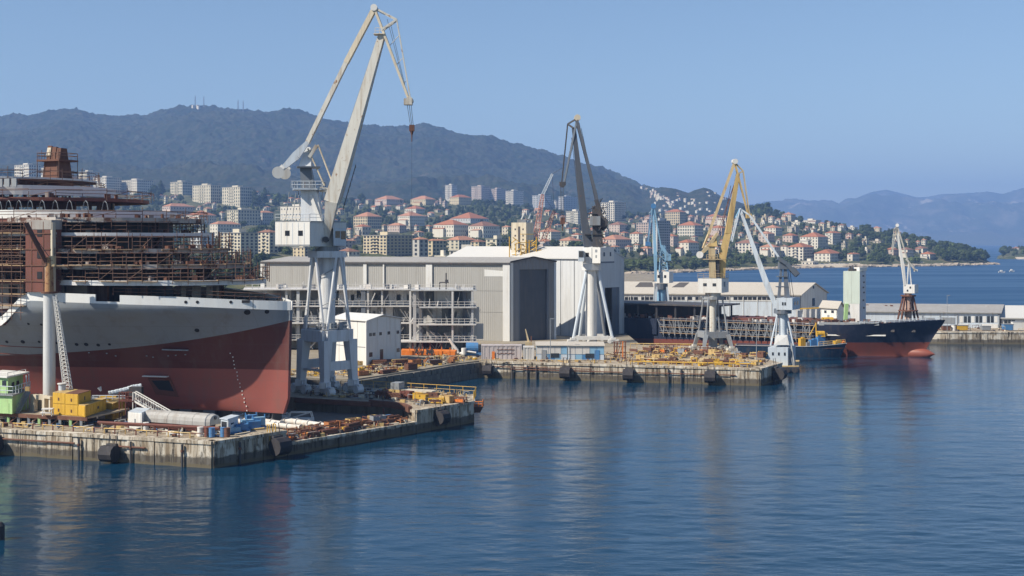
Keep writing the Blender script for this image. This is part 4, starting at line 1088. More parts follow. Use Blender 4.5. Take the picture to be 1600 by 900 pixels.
# ---- white and dark grey crane before the white hangar
def crane_dark():
 Y = 283.0; p = lambda px, py, dy=0.0: P(px, py, Y + dy)
 t = thing("harbour_crane", "dark grey jib crane on a white tripod tower in front of the white hangar", "crane", XY(925, Y, 3), "jib cranes on the shipyard quays")
 base = XY(924, Y, 3)
 part("column", MB().tube((base.x, base.y, 3), (base.x, base.y, ZA(421, Y)), 1.25, n=20), M_WHITE, t)
 for fx, dy, tx in ((895, -2, 917), (958, -1.5, 934), (946, 5, 931), (905, 5, 919)):
  part("brace", MB().tube((*XY(fx, Y + dy, 0).xy, 3.4), p(tx, 421, dy * .3), .36, n=8), M_PALE if fx != 946 else M_GREYST, t)
  q = XY(fx, Y + dy, 3); bogie(t, q, .1, M_WHITE, 2.4, 1.0)
 for a, b in (((895, -2), (958, -1.5)), ((905, 5), (946, 5))): part("sill_beam", MB().bar((*XY(a[0], Y + a[1], 0).xy, 4.2), (*XY(b[0], Y + b[1], 0).xy, 4.2), .5, .8), M_WHITE, t)
 part("ring_beam", MB().prism([v2(base + Vector((math.cos(a) * 2.1, math.sin(a) * 2.1, 0))) for a in np.linspace(0, 2 * math.pi, 9)[:-1]], ZA(422, Y), ZA(411.5, Y)), M_WHITE, t)
 c = XY(938, Y - 3.0); l = XY(911, Y - 1.0); r = XY(959.5, Y + 2.5)
 z0, z1 = ZA(411, Y), ZA(386.5, Y)
 house, l, c, r = oriented_house(t, l, c, r, z0, z1, M_WHITE)
 part("window", face_box(l, c, .16, .34, z0 + 1.4, z0 + 2.3, .04), M_DARK, house); part("vent", face_box(l, c, .5, .53, z0 + .1, z1 - .1, .04), M_GREYST, house)
 part("window", face_box(l, c, .70, .82, z0 + 2.4, z0 + 3.0, .04), M_GREYST, house); part("window", face_box(l, c, .72, .8, z0 + 1.2, z0 + 1.8, .04), M_GREYST, house)
 for u in (.22, .68): part("window", face_box(c, r, u, u + .1, z0 + 1.5, z0 + 2.4, .04), M_GLASS, house)
 part("sill_trim", face_box(c, r, 0, 1, z0, z0 + .35, .05), M_SLATE, house)
 part("driver_cab", MB().box(p(908, 400, -2), (1.2, 2, 2.4)), M_PALE, t)
 part("cab_glass", MB().box(p(908, 397, -3.02), (1.0, .1, 1.3)), M_GLASS, t)
 J = lambda px, py: P(px, py, Y - .2 * (px - 915) / F * Y)
 part("jib", MB().bar(J(920, 386), J(913, 345), 2.1, 1.7, 1.6, 1.6).bar(J(913, 345), J(896.5, 200), 1.6, 1.6, .85, 1.0), M_JIB_DOORWAY, t)
 for dy in (-.8, .8): part("back_stay", MB().bar(J(901, 188) + Vector((0, dy, 0)), J(938, 332) + Vector((0, dy, 0)), .42, .6), M_JIB_DOORWAY, t)
 A, B, T, C2 = J(902, 185), J(896, 200), J(879, 287), J(887, 194)
 for dy in (-.7, .7):
  o = Vector((0, dy, 0))
  part("fly_chord", MB().bar(A + o, T + o * .4 + Vector((.3, 0, 0)), .36, .42), M_SLATE, t)
  part("fly_chord", MB().bar(C2 + o * .5, T + o * .4 - Vector((.2, 0, 0)), .28, .3), M_DARKST, t)
  part("fly_strut", MB().bar(A + o, C2 + o * .5, .3), M_DARKST, t); part("fly_strut", MB().bar(B + o, C2 + o * .5, .26), M_DARKST, t)
 part("head_sheave", MB().tube(A + Vector((0, -1, .1)), A + Vector((0, 1, .1)), .7, n=12), M_BEIGE, t)
 part("tip_sheave", MB().box(T, (1.4, 1.4, .8)).tube(T + Vector((0, -.8, -.3)), T + Vector((0, .8, -.3)), .55, n=12), M_DARKST, t)
 mb = MB()
 for dx in (-.5, -.15, .3): mb.tube(T + Vector((dx, dx, -.4)), P(879, 342, T.y) + Vector((dx * .6, dx, 0)), .05, n=4, cap=False)
 for a, b in ((J(905, 192), J(931, 320)), (J(908, 200), J(934, 320)), (J(893, 215), J(906, 330))): mb.tube(a, b, .05, n=4, cap=False)
 part("hoist_ropes", mb, M_ROPE, t, kind='stuff')
 hk = P(879, 345, T.y); part("hook_block", MB().box(hk, (1.0, .7, 1.5)).tube(hk, hk + Vector((0, 0, -2.2)), .22, .1), M_RUST, t)
 part("tower", MB().hexa([p(926, 386, -1.6), p(943, 386, -1.6), p(943, 386, 1.8), p(926, 386, 1.8)], [p(925, 322, -1), p(936, 322, -1), p(936, 322, 1), p(925, 322, 1)]), M_DARKST, t)
 part("counterweight", MB().tube(p(942, 347, -1.7), p(942, 347, -.3), 1.15, n=14), M_DARKST, t); part("counterweight", MB().tube(p(941, 352, .6), p(941, 352, 2), 1.15, n=14), M_DARKST, t)
 for dy in (-1.4, 1.4): part("rocker_arm", MB().bar(p(943, 352, dy), p(931, 312, dy), .7, 1.1, .5, .7), M_DARKST, t)
 part("winch_house", MB().box(p(930, 345, -1.6), (2.2, 1.4, 2.0)), M_GREYST, t)
 rnd = random.Random(4); mb = MB()
 for k in range(34):
  a = p(rnd.uniform(922, 945), rnd.uniform(318, 382), rnd.uniform(-2, 2)); b = a + Vector((rnd.uniform(-1.6, 1.6), rnd.uniform(-1, 1), rnd.uniform(-2.4, 2.4))); mb.tube(a, b, .09, n=4)
 part("tower_lacing", mb, M_DARKST, t, kind='stuff')
 part("head_platform", MB().box(p(929, 366), (4.6, 3.4, .2)).box(p(931, 334), (3.6, 3.0, .2)), M_DARKST, t)
crane_dark()
# ---- ochre crane on the far pier
def crane_ochre():
 Y = 262.0; p = lambda px, py, dy=0.0: P(px, py, Y + dy)
 t = thing("harbour_crane", "ochre yellow jib crane with white cabin on grey portal, on the far pier", "crane", XY(1115, Y, 3), "jib cranes on the shipyard quays")
 base = XY(1114, Y, 3.02)
 portal(t, base, 4.2, 3, ZA(463, Y), ZA(522, Y), -.6, M_GREYST, .75, M_CREAM, 2.2, .72)
 part("column_lower", MB().tube((base.x, base.y, 3.8), (base.x, base.y, ZA(523, Y)), .9, n=14), M_GREYST, t)
 part("slew_ring", MB().tube((base.x, base.y, ZA(463, Y)), (base.x, base.y, ZA(456.5, Y)), 1.6, n=18), M_CREAM, t)
 c = XY(1127.5, Y - 2.6); l = XY(1090.5, Y - 1.2); r = XY(1138.5, Y + 2.2); z0, z1 = ZA(457, Y), ZA(435, Y)
 house, l, c, r = oriented_house(t, l, c, r, z0, z1, M_WHITE)
 for u in (.22, .62): part("window", face_box(l, c, u, u + .15, z0 + 1.35, z0 + 1.95, .04), M_GLASS, house)
 part("window", face_box(c, r, .3, .5, z0 + 1.2, z0 + 2.2, .04), M_GLASS, house)
 part("roof_plate", MB().prism([v2(c), v2(r), v2(l + r - c), v2(l)], z1 + .002, z1 + .12), M_GREYST, house)
 part("cab_rail", MB().rail([Vector((q.x, q.y, z1 + .1)) for q in (l, c, r)], .9, .035, 1.2), M_OCHRE2, t, kind='stuff')
 part("tower", MB().hexa([p(1108, 436, -1.4), p(1119, 436, -1.4), p(1119, 436, 1.4), p(1108, 436, 1.4)], [p(1107, 385, -1.1), p(1117, 385, -1.1), p(1117, 385, 1.1), p(1107, 385, 1.1)]), M_OCHRE2, t)
 part("tower_head", MB().hexa([p(1107, 385, -1.3), p(1121, 385, -1.3), p(1121, 385, 1.3), p(1107, 385, 1.3)], [p(1113, 369, -.7), p(1119, 369, -.7), p(1119, 369, .7), p(1113, 369, .7)]), M_OCHRE, t)
 part("tower_platform", MB().box(p(1112, 405), (3.8, 3.0, .18)).rail([p(1104, 405, -1.4), p(1121, 405, -1.4)], .9, .04, .8), M_OCHRE2, t)
 part("machinery", MB().box(p(1119, 412), (1.0, 2.2, 2.6)).box(p(1117, 428), (1.4, 2.4, 1.4)), M_DARKST, t)
 for dy in (-.9, .9): part("rocker_arm", MB().bar(p(1096, 396, dy), p(1108, 384, dy), .45, .55, .45, .85).bar(p(1108, 384, dy), p(1121, 364, dy), .45, .85, .35, .45), M_OCHRE2, t)
 part("counterweight", MB().tube(p(1093.5, 398, -1.2), p(1093.5, 398, 1.2), .72, n=16), M_WHITE, t)
 J = lambda px, py: P(px, py, Y - .15 * (px - 1128) / F * Y)
 for dy in (-.45, .45):
  part("back_stay", MB().bar(p(1098, 388, dy), J(1107, 366) + Vector((0, dy, 0)), .3, .34).bar(J(1107, 366) + Vector((0, dy, 0)), J(1147, 256) + Vector((0, dy, 0)), .34, .45), M_OCHRE2, t)
 part("jib", MB().bar(J(1128.5, 436), J(1128, 404), 1.0, 1.1, 1.5, 1.6).bar(J(1128, 404), J(1137, 365), 1.5, 1.6, 1.2, 1.3).bar(J(1137, 365), J(1153, 272), 1.2, 1.3, .7, .75), M_OCHRE, t)
 A, B, T, C2 = J(1148, 254), J(1153.5, 272), J(1169, 336), J(1161, 267)
 for dy in (-.4, .4):
  o = Vector((0, dy, 0))
  part("fly_chord", MB().bar(A + o, T + o * .4, .26, .32), M_OCHRE, t); part("fly_chord", MB().bar(C2 + o * .5, T + o * .4 + Vector((.25, 0, .1)), .2, .26), M_OCHRE2, t)
  part("fly_strut", MB().bar(A + o, C2 + o * .5, .2), M_OCHRE2, t); part("fly_strut", MB().bar(B + o, C2 + o * .5, .2), M_OCHRE2, t)
 part("head_sheave", MB().tube(A + Vector((0, -.7, .2)), A + Vector((0, .7, .2)), .55, n=12).box(A + Vector((0, 0, .3)), (1.1, 1.2, .5)), M_WHITE, t)
 part("tip_sheave", MB().box(T + Vector((.1, 0, -.2)), (1.1, 1.0, .9)), M_OCHRE, t)
 mb = MB()
 for k in range(22):
  a = k / 22; q = J(lerp(1106, 1146, a), lerp(368, 258, a)); mb.box(q, (.12, .9, .12))
 part("stay_rungs", mb, M_RUST, t, kind='stuff')
 mb = MB()
 for a, b in ((J(1150, 280), J(1121, 372)), (J(1149, 282), J(1118, 372)), (J(1142, 290), J(1120, 400))): mb.tube(a, b, .05, n=4, cap=False)
 part("hoist_ropes", mb, M_RUST, t, kind='stuff')
crane_ochre()
# ---- light blue crane behind, on the dark ship's berth
def crane_blue():
 Y = 325.0; p = lambda px, py, dy=0.0: P(px, py, Y + dy)
 t = thing("harbour_crane", "light blue jib crane with white cabin behind the dark ship, left of the ochre crane", "crane", XY(1034, Y, 3), "jib cranes on the shipyard quays")
 base = XY(1033, Y, 3); Yb = Y
 part("plinth", MB().box((base.x, base.y, 4.2), (7, 7, 2.6), .3), M_DARKST, t)
 part("column", MB().tube((base.x, base.y, 5.4), (base.x, base.y, ZA(443, Y)), 1.05, n=18), M_LBLUE, t)
 for dx, dy in ((-2, -2), (2.2, -2), (2, 2), (-2.2, 2)):
  part("leg", MB().bar((base.x + dx, base.y + dy, 5.4), (base.x + dx * .6, base.y + dy * .6, ZA(448, Y)), .4), M_PALE, t)
 part("ring_beam", MB().tube((base.x, base.y, ZA(452, Y)), (base.x, base.y, ZA(443, Y)), 1.7, n=14), M_SLATE, t)
 c = XY(1045.5, Y - 1.6); l = XY(1025, Y); r = XY(1052, Y + 2); z0, z1 = ZA(442, Y), ZA(424.5, Y)
 house, l, c, r = oriented_house(t, l, c, r, z0, z1, M_WHITE)
 for u in (.12, .62): part("window", face_box(l, c, u, u + .16, z0 + 1.3, z0 + 2.0, .05), M_GLASS, house)
 part("jib", MB().bar(p(1024.5, 440, -1.5), p(1024, 400, -1.2), .5, .5, .8, .8).bar(p(1024, 400, -1.2), p(1020, 325, 0), .8, .8, .4, .4), M_LBLUE, t)
 part("tower", MB().boom(p(1037, 425), p(1036, 384), 2.0, .9, .16, .09, 5), M_LBLUE, t)
 for dy in (-.5, .5):
  part("back_stay", MB().bar(p(1022, 325, dy), p(1034, 392, dy), .3, .4), M_LBLUE, t)
  part("fly_chord", MB().bar(p(1019, 326, dy), p(1012.5, 380, dy * .5), .22, .25), M_LBLUE, t); part("fly_chord", MB().bar(p(1016, 332, dy), p(1012, 378, dy * .5), .22), M_BLUE, t)
  part("fly_strut", MB().bar(p(1022, 322, dy), p(1016, 332, dy), .22), M_LBLUE, t)
  part("rocker_arm", MB().bar(p(1033, 384, dy * 2), p(1044, 400, dy * 2), .5, .8), M_LBLUE, t)
 part("counterweight", MB().box(p(1043, 402), (1.5, 2.4, 1.7)), M_LBLUE, t)
 part("head_sheave", MB().tube(p(1021, 322, -.8), p(1021, 322, .8), .7, n=12), M_BLUE, t); part("tip_sheave", MB().box(p(1012.5, 381), (1.2, 1.2, 1.0)), M_BLUE, t)
 rnd = random.Random(14); mb = MB()
 for k in range(26):
  a = p(rnd.uniform(1030, 1045), rnd.uniform(388, 424), rnd.uniform(-1.4, 1.4)); mb.tube(a, a + Vector((rnd.uniform(-1.4, 1.4), rnd.uniform(-1, 1), rnd.uniform(-1.6, 1.6))), .1, n=4)
 part("tower_lacing", mb, M_PALE, t, kind='stuff')
 mb = MB().tube(p(1012.5, 384), p(1012.5, 400), .06, n=4); part("hoist_ropes", mb, M_ROPE, t)
crane_blue()
# ---- grey floating crane at the end of the far pier
def crane_float():
 Y = 252.0; p = lambda px, py, dy=0.0: P(px, py, Y + dy)
 t = thing("floating_crane", "pale grey luffing crane on a floating pontoon at the far pier's right end", "crane", XY(1225, Y, 0))
 base = XY(1223, Y, 0)
 part("pontoon", MB().hexa([XY(1203, Y - 4.5, -.8), XY(1245, Y - 4, -.8), XY(1246, Y + 8, -.8), XY(1202, Y + 8, -.8)], [XY(1202, Y - 5, 1.1), XY(1249, Y - 4.4, 1.1), XY(1250, Y + 9, 1.1), XY(1201, Y + 9, 1.1)]), M_SLATE, t)
 part("pontoon_deck", MB().hexa([XY(1203, Y - 4.6, 1.103), XY(1248, Y - 4.1, 1.103), XY(1249, Y + 8.6, 1.103), XY(1202, Y + 8.6, 1.103)], [XY(1203, Y - 4.6, 1.25), XY(1248, Y - 4.1, 1.25), XY(1249, Y + 8.6, 1.25), XY(1202, Y + 8.6, 1.25)]), M_OCHRE, t)
 for px in (1206, 1218, 1230, 1242): part("tyre_fender", MB().tube(XY(px, Y - 5.2, .6), XY(px, Y - 4.7, .6), .55, n=12), M_RUBBER, t)
 c = XY(1231, Y - 3.2); l = XY(1200, Y - 2.4); r = XY(1243, Y + 3)
 dk, l, c, r = oriented_house(t, l, c, r, 1.26, ZA(541, Y), M_PALE, "deck_house")
 for u in (.2, .5, .8): part("window", face_box(l, c, u, u + .09, 3.2, 3.8, .04), M_GLASS, dk)
 part("door", face_box(c, r, .2, .45, 1.5, 3.4, .04), M_SLATE, dk)
 part("upper_house", MB().hexa([XY(1209, Y - 2.5, 5.2), XY(1233, Y - 2.2, 5.2), XY(1240, Y + 2.5, 5.2), XY(1212, Y + 2.5, 5.2)], [XY(1213, Y - 1.6, 7.0), XY(1230, Y - 1.6, 7.0), XY(1233, Y + 1.6, 7.0), XY(1215, Y + 1.6, 7.0)]), M_WHITE, t)
 zr = ZA(488, Y)
 part("column", MB().tube((base.x, base.y, 5), (base.x, base.y, zr), .78, n=20), M_PALE, t)
 part("ring_beam", MB().tube((base.x, base.y, zr - .2), (base.x, base.y, zr + .7), 1.75, n=16), M_SLATE, t)
 for fx, tx, dy in ((1204, 1215, -1.5), (1240, 1229, -1.5), (1233, 1228, 2.5), (1211, 1216, 2.5)):
  part("brace", MB().tube((*XY(fx, Y + dy, 0).xy, 5.0), p(tx, 489, dy * .4), .17, n=6), M_PALE, t)
 part("side_stair", MB().rail([p(1236, 545, -2), p(1241, 575, -3.2)], 1.2, .08, .8).bar(p(1235, 545, -2), p(1243, 575, -3.2), .9, .12), M_GREYST, t)
 c = XY(1238, Y - 2.2); l = XY(1213, Y - 1.4); r = XY(1250, Y + 2); z0, z1 = ZA(483.5, Y), ZA(465, Y)
 house, l, c, r = oriented_house(t, l, c, r, z0, z1, M_PALE)
 for u in (.35, .5): part("window", face_box(l, c, u, u + .1, z0 + .9, z0 + 1.5, .04), M_GLASS, house)
 for u in (.25, .6): part("window", face_box(c, r, u, u + .18, z0 + .9, z0 + 1.6, .04), M_GLASS, house)
 for a, b in (((1217, 465), (1221, 415)), ((1228, 465), (1226, 415)), ((1232, 465), (1227, 415))):
  part("mast_leg", MB().bar(p(*a, -.8), p(*b, -.3), .55, .5, .4, .35), M_SLATE, t)
 part("mast_head", MB().box(p(1223, 415), (1.6, 1.6, 1.4)).box(p(1222, 432), (1.9, 1.8, .2)).box(p(1222, 448), (2.2, 1.8, .2)), M_SLATE, t)
 J = lambda px, py: P(px, py, Y - .2 * (px - 1212) / F * Y)
 part("jib", MB().bar(J(1212, 478), J(1198, 444), .7, .8, 1.1, 1.15).bar(J(1198, 444), J(1156, 326), 1.1, 1.15, .5, .5), M_PALE, t)
 part("back_stay", MB().bar(J(1171, 336), J(1221, 408), .28, .4), M_PALE, t)
 part("fly_strut", MB().bar(J(1156, 326), J(1171, 336), .3), M_PALE, t)
 for dy in (-.3, .3):
  part("fly_chord", MB().bar(J(1156, 326) + Vector((0, dy, 0)), J(1144, 378) + Vector((0, dy * .4, 0)), .2), M_PALE, t)
  part("fly_chord", MB().bar(J(1151, 338) + Vector((0, dy, 0)), J(1142, 376) + Vector((0, dy * .4, 0)), .14), M_PALE, t)
  part("fly_chord", MB().bar(J(1156, 326) + Vector((0, dy, 0)), J(1149, 340) + Vector((0, dy * .4, 0)), .16), M_LBLUE, t)
  part("rocker_arm", MB().bar(p(1215, 403, dy * 3), p(1229, 412, dy * 3), .5, .7).bar(p(1229, 412, dy * 3), p(1245, 430, dy * 3), .5, .8), M_SLATE, t)
 part("counterweight", MB().bar(p(1236, 419), p(1246, 430), 1.6, 1.0), M_SLATE, t)
 mb = MB()
 for a, b in ((p(1230, 412), p(1236, 464)), (p(1233, 415), p(1240, 464)), (J(1150, 345), J(1150, 420))): mb.tube(a, b, .05, n=4, cap=False)
 part("hoist_ropes", mb, M_ROPE, t, kind='stuff')
crane_float()
# ---- small white crane on a rusty pedestal on the ship's bow
def crane_small():
 Y = 292.0; p = lambda px, py, dy=0.0: P(px, py, Y + dy)
 zd = ZA(502, Y)
 t = thing("deck_crane", "small white jib crane on a rusty lattice pedestal over the navy ship's bow", "crane", XY(1419, Y, zd))
 base = XY(1419, Y, zd)
 for dx, dy in ((-2, -1.4), (2, -1.4), (2, 1.4), (-2, 1.4)):
  part("pedestal_leg", MB().bar((base.x + dx, base.y + dy, zd), (base.x + dx * .45, base.y + dy * .5, ZA(462, Y)), .35), M_RUST, t)
 part("pedestal", MB().tube((base.x, base.y, zd), (base.x, base.y, ZA(458, Y)), .8, n=14), pm("rusty_white", (.48, .33, .26), .7, rust=.5, dirt=.5), t)
 part("pedestal_platform", MB().tube((base.x, base.y, ZA(463, Y)), (base.x, base.y, ZA(461, Y)), 1.7, n=14).tube((base.x, base.y, ZA(486, Y)), (base.x, base.y, ZA(484.5, Y)), 2.2, n=14), M_RUST, t)
 c = XY(1429, Y - 1.6); l = XY(1411.5, Y - .6); r = XY(1435, Y + 1.4); z0, z1 = ZA(458, Y), ZA(444.5, Y)
 house, l, c, r = oriented_house(t, l, c, r, z0, z1, M_WHITE)
 for u, z in ((.3, .4), (.55, 1.1)): part("window", face_box(l, c, u, u + .14, z0 + z, z0 + z + .45, .04), M_GLASS, house)
 part("jib", MB().bar(p(1414, 446, -.6), p(1410.5, 415, -.4), .5, .5, .62, .62).bar(p(1410.5, 415, -.4), p(1401, 357, 0), .62, .62, .34, .34), M_WHITE, t)
 for dy in (-.35, .35):
  part("back_stay", MB().bar(p(1402, 353, dy), p(1419, 410, dy), .2, .28), M_CREAM, t)
  part("fly_chord", MB().bar(p(1401, 352, dy), p(1394, 396, dy * .4), .17, .2), M_CREAM, t); part("fly_chord", MB().bar(p(1397, 358, dy), p(1393.5, 390, dy * .4), .15), M_CREAM, t)
  part("fly_strut", MB().bar(p(1402, 353, dy), p(1397, 358, dy), .2), M_CREAM, t)
  part("mast_leg", MB().bar(p(1417, 445, dy * 2), p(1420, 410, dy), .24), M_WHITE, t); part("mast_leg", MB().bar(p(1424, 445, dy * 2), p(1421, 415, dy), .2), M_WHITE, t)
  part("rocker_arm", MB().bar(p(1416, 405, dy * 2), p(1430, 422, dy * 2), .3, .4), M_CREAM, t)
 part("counterweight", MB().bar(p(1428, 422.5), p(1433, 422.5), .9, .5), M_WHITE, t)
 part("head_sheave", MB().tube(p(1402, 352, -.6), p(1402, 352, .6), .4, n=10), M_WHITE, t)
crane_small()
# ---- slim post derrick on the near quay, left
def post_derrick():
 Y = 160.0; p = lambda px, py, dy=0.0: P(px, py, Y + dy)
 base = XY(77, Y, 3)
 t = thing("post_derrick", "tall pale grey round post with rusty head standing on the near quay beside the ship", "derrick", base)
 z1 = ZA(457, Y)
 part("post", MB().tube(base, (base.x, base.y, z1), .76, .72, n=28), pm("post_paint", (.52, .53, .53), .5, var=.1, scale=.4, dirt=.4, dirtcol=(.3, .24, .2), rust=.05), t)
 part("collar", MB().tube((base.x, base.y, z1 - .1), (base.x, base.y, z1 + .12), 1.0, n=20), M_RUST, t)
 part("post_head", MB().tube((base.x, base.y, z1 + .12), (base.x, base.y, ZA(402, Y)), .55, .42, n=16), pm("rusty_ochre", (.36, .20, .09), .75, rust=.55, dirt=.5), t)
 part("head_plate", MB().box((base.x + .4, base.y, ZA(408, Y)), (.7, .6, 1.3)), M_OCHRE2, t)
 for dx in (-.3, .3): part("arm_chord", MB().bar(p(72 + dx * 4, 410, dx), p(40 + dx * 6, 348, -2 + dx), .24, .36), M_RUST, t)
 part("arm_foot", MB().box(p(71, 408), (.6, 1.0, .9)), M_RUST, t)
 mb = MB().tube(p(78, 403), p(40, 350, -2), .04, n=4).tube(p(83, 458), p(92, 472, -.6), .04, n=4)
 part("stay_wires", mb, M_ROPE, t, kind='stuff')
 part("lattice_boom", MB().boom(p(86, 462, -.7), p(107, 614, -.7), .35, .85, .06, .035, 26), M_WHITE, t)
 q = p(106, 614, -.7); part("boom_foot", MB().box((q.x, q.y, (q.z + 3) / 2), (1.0, 1.0, q.z - 3)), M_GREYST, t)
post_derrick()
# yard buildings
M_CLAD_TAN = ribbed("tan_cladding", (.365, .355, .33), .45, -math.atan2(-13, 59), dirt=.3, depth=.03)
M_CLAD_WHITE = ribbed("white_cladding", (.55, .565, .575), 1.2, -math.atan2(-.62, .78), dirt=.25, depth=.05)
M_CLAD_GREY = ribbed("grey_cladding", (.20, .205, .22), 1.0, -.53, dirt=.35, depth=.08)
M_ROOF_GREY = pm("grey_roof_sheet", (.30, .295, .285), .7, var=.15, scale=.2, dirt=.4)
M_ROOF_WHITE = pm("white_roof_sheet", (.52, .515, .495), .6, var=.05, scale=.1, dirt=.15, dirtcol=(.5, .46, .4))
M_SHEDROOF = pm("shed_roof", (.44, .41, .36), .8, var=.12, scale=.1, dirt=.4, dirtcol=(.33, .28, .23))
M_SHEDWALL = pm("shed_wall", (.56, .56, .54), .75, var=.08, scale=.2, dirt=.35)
M_ROOF_DARK = pm("dark_roof_tone", (.085, .08, .08), .85, var=.2, scale=.3)
def hangar_tan():
 L = XY(408, 304, 0); C = XY(797, 287.5, 0); Rr = XY(868.5, 293.5, 0); Bk = L + (Rr - C) * 1.15
 ze = ZA(411, 287.5); A = C.lerp(Rr, .5); zr = ZA(403.2, 290.5)
 t = thing("hangar", "long tan clad hangar with white pilasters and tall dark door in its grey end", "hangar", (C.x, C.y, 3))
 d = (C - L).normalized(); Ln = (C - L).length; out = Vector((d.y, -d.x, 0))
 k = lambda px: ((px - 800) / F * L.y - L.x) / (d.x - (px - 800) / F * d.y)
 cuts = [0, k(572), k(600), k(671), Ln]
 for a, b in zip(cuts[:-1], cuts[1:]):
  for z0, z1 in ((3, 9.4), (9.46, 14.2), (14.26, ze)):
   p, q = L + d * (a + .06), L + d * (b - .06)
   part("wall_panel", MB().hexa([(*p.xy, z0), (*q.xy, z0), (*(q - out * .3).xy, z0), (*(p - out * .3).xy, z0)], [(*p.xy, z1), (*q.xy, z1), (*(q - out * .3).xy, z1), (*(p - out * .3).xy, z1)]), M_CLAD_TAN, t)
 for px, w in ((409, .5), (571, .4), (600, .16), (671, .75), (796, .8)):
  p = L + d * max(w, min(Ln - w, k(px)))
  part("pilaster", MB().hexa([(*(p - d * w).xy, 3), (*(p + d * w).xy, 3), (*(p + d * w + out * .35).xy, 3), (*(p - d * w + out * .35).xy, 3)][::-1], [(*(p - d * w).xy, ze - .1), (*(p + d * w).xy, ze - .1), (*(p + d * w + out * .35).xy, ze - .1), (*(p - d * w + out * .35).xy, ze - .1)][::-1]), M_WHITE, t)
 part("gutter", MB().hexa([(*(L + out * .02).xy, ze - .35), (*(C + out * .02).xy, ze - .35), (*(C + out * .45).xy, ze - .35), (*(L + out * .45).xy, ze - .35)], [(*(L + out * .02).xy, ze + .02), (*(C + out * .02).xy, ze + .02), (*(C + out * .45).xy, ze + .02), (*(L + out * .45).xy, ze + .02)]), M_DARKST, t)
 Rl = L.lerp(Bk, .5)
 for z_, ml in ((0, M_ROOF_GREY),):
  part("roof", MB().hexa([(*(L + out * .3).xy, ze + .03), (*(C + out * .3).xy, ze + .03), (*A.xy, zr), (*Rl.xy, zr)], [(*(L + out * .3).xy, ze + .2), (*(C + out * .3).xy, ze + .2), (*A.xy, zr + .2), (*Rl.xy, zr + .2)]), M_ROOF_GREY, t)
  part("roof", MB().hexa([(*Rl.xy, zr), (*A.xy, zr), (*Rr.xy, ze), (*Bk.xy, ze)], [(*Rl.xy, zr + .2), (*A.xy, zr + .2), (*Rr.xy, ze + .2), (*Bk.xy, ze + .2)]), M_ROOF_GREY, t)
 part("back_wall", MB().hexa([(*Rr.xy, 3), (*Bk.xy, 3), (*(Bk + Vector((0, .3, 0))).xy, 3), (*(Rr + Vector((0, .3, 0))).xy, 3)], [(*Rr.xy, ze), (*Bk.xy, ze), (*(Bk + Vector((0, .3, 0))).xy, ze), (*(Rr + Vector((0, .3, 0))).xy, ze)]), M_CLAD_GREY, t)
 part("end_wall", MB().hexa([(*L.xy, 3), (*Bk.xy, 3), (*(Bk + d * .3).xy, 3), (*(L + d * .3).xy, 3)], [(*L.xy, ze), (*Bk.xy, ze), (*(Bk + d * .3).xy, ze), (*(L + d * .3).xy, ze)]), M_CLAD_GREY, t)
 e = (Rr - C); W = e.length; e.normalize(); fo = Vector((e.y, -e.x, 0))
 ztop = lambda u: lerp(ze, zr, 1 - abs(u - .5) * 2)
 def gp(u0, u1, z0, zf0, zf1, m, nm, pr=.0):
  p, q = C + e * W * u0, C + e * W * u1
  part(nm, MB().hexa([(*(p + fo * pr).xy, z0), (*(q + fo * pr).xy, z0), (*(q - fo * .4).xy, z0), (*(p - fo * .4).xy, z0)], [(*(p + fo * pr).xy, zf0), (*(q + fo * pr).xy, zf1), (*(q - fo * .4).xy, zf1), (*(p - fo * .4).xy, zf0)]), m, t)
 zd = ZA(421, 290)
 gp(.02, .19, 3, ztop(.02), ztop(.19), M_CLAD_GREY, "gable_panel"); gp(.84, .99, 3, ztop(.84), ztop(.99), M_CLAD_GREY, "gable_panel")
 gp(.192, .5, zd, ztop(.192), ztop(.5), M_CLAD_GREY, "gable_panel"); gp(.502, .838, zd, ztop(.502), ztop(.838), M_CLAD_GREY, "gable_panel")
 gp(.0, .055, 3, ze, ze + .15, M_WHITE, "corner_post", .25); gp(.955, 1.0, 3, ze + .15, ze, M_PALE, "corner_post", .2)
 for a, b in ((C, A), (A, Rr)):
  za, zb = (ze, zr) if a is C else (zr, ze)
  part("verge", MB().bar((*(a + fo * .2).xy, za + .25), (*(b + fo * .2).xy, zb + .25), .5, .3), M_DARKST, t)
 gp(.193, .215, 3, zd, zd, M_SLATE, "door_leaf", .0); gp(.80, .837, 3, zd, zd, M_SLATE, "door_leaf", .0)
 gp(.85, .95, 3, 8, 8, M_GREYST, "kick_panel", .06)
 for k_ in range(5):
  q = C.lerp(Rr, .3 + .1 * k_) - fo * (6 + 4 * k_); part("inner_column", MB().box((q.x, q.y, 11), (.4, .4, 16)), M_DARKST, t)
 part("inner_gantry", MB().bar((*(C.lerp(Rr, .2) - fo * 8).xy, 14), (*(C.lerp(Rr, .8) - fo * 8).xy, 14), .6, .9), M_DARKST, t)
 gp(.2, .83, 3, zd, zd, M_JIB_DOORWAY, "doorway_shade_block", -5.0)  # added dark block standing in for the shade inside the doorway
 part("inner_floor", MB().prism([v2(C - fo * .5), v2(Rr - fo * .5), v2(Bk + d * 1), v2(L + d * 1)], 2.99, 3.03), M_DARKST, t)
 p0 = L + d * k(757) + out * .05; p1 = L + d * k(793) + out * .05
 part("fresh_sheet", MB().hexa([(*p0.xy, ZA(432, 289)), (*p1.xy, ZA(432, 288)), (*(p1 - out * .1).xy, ZA(432, 288)), (*(p0 - out * .1).xy, ZA(432, 289))], [(*p0.xy, ZA(421, 289)), (*p1.xy, ZA(424, 288)), (*(p1 - out * .1).xy, ZA(424, 288)), (*(p0 - out * .1).xy, ZA(421, 289))]), M_WHITE, t)
hangar_tan()
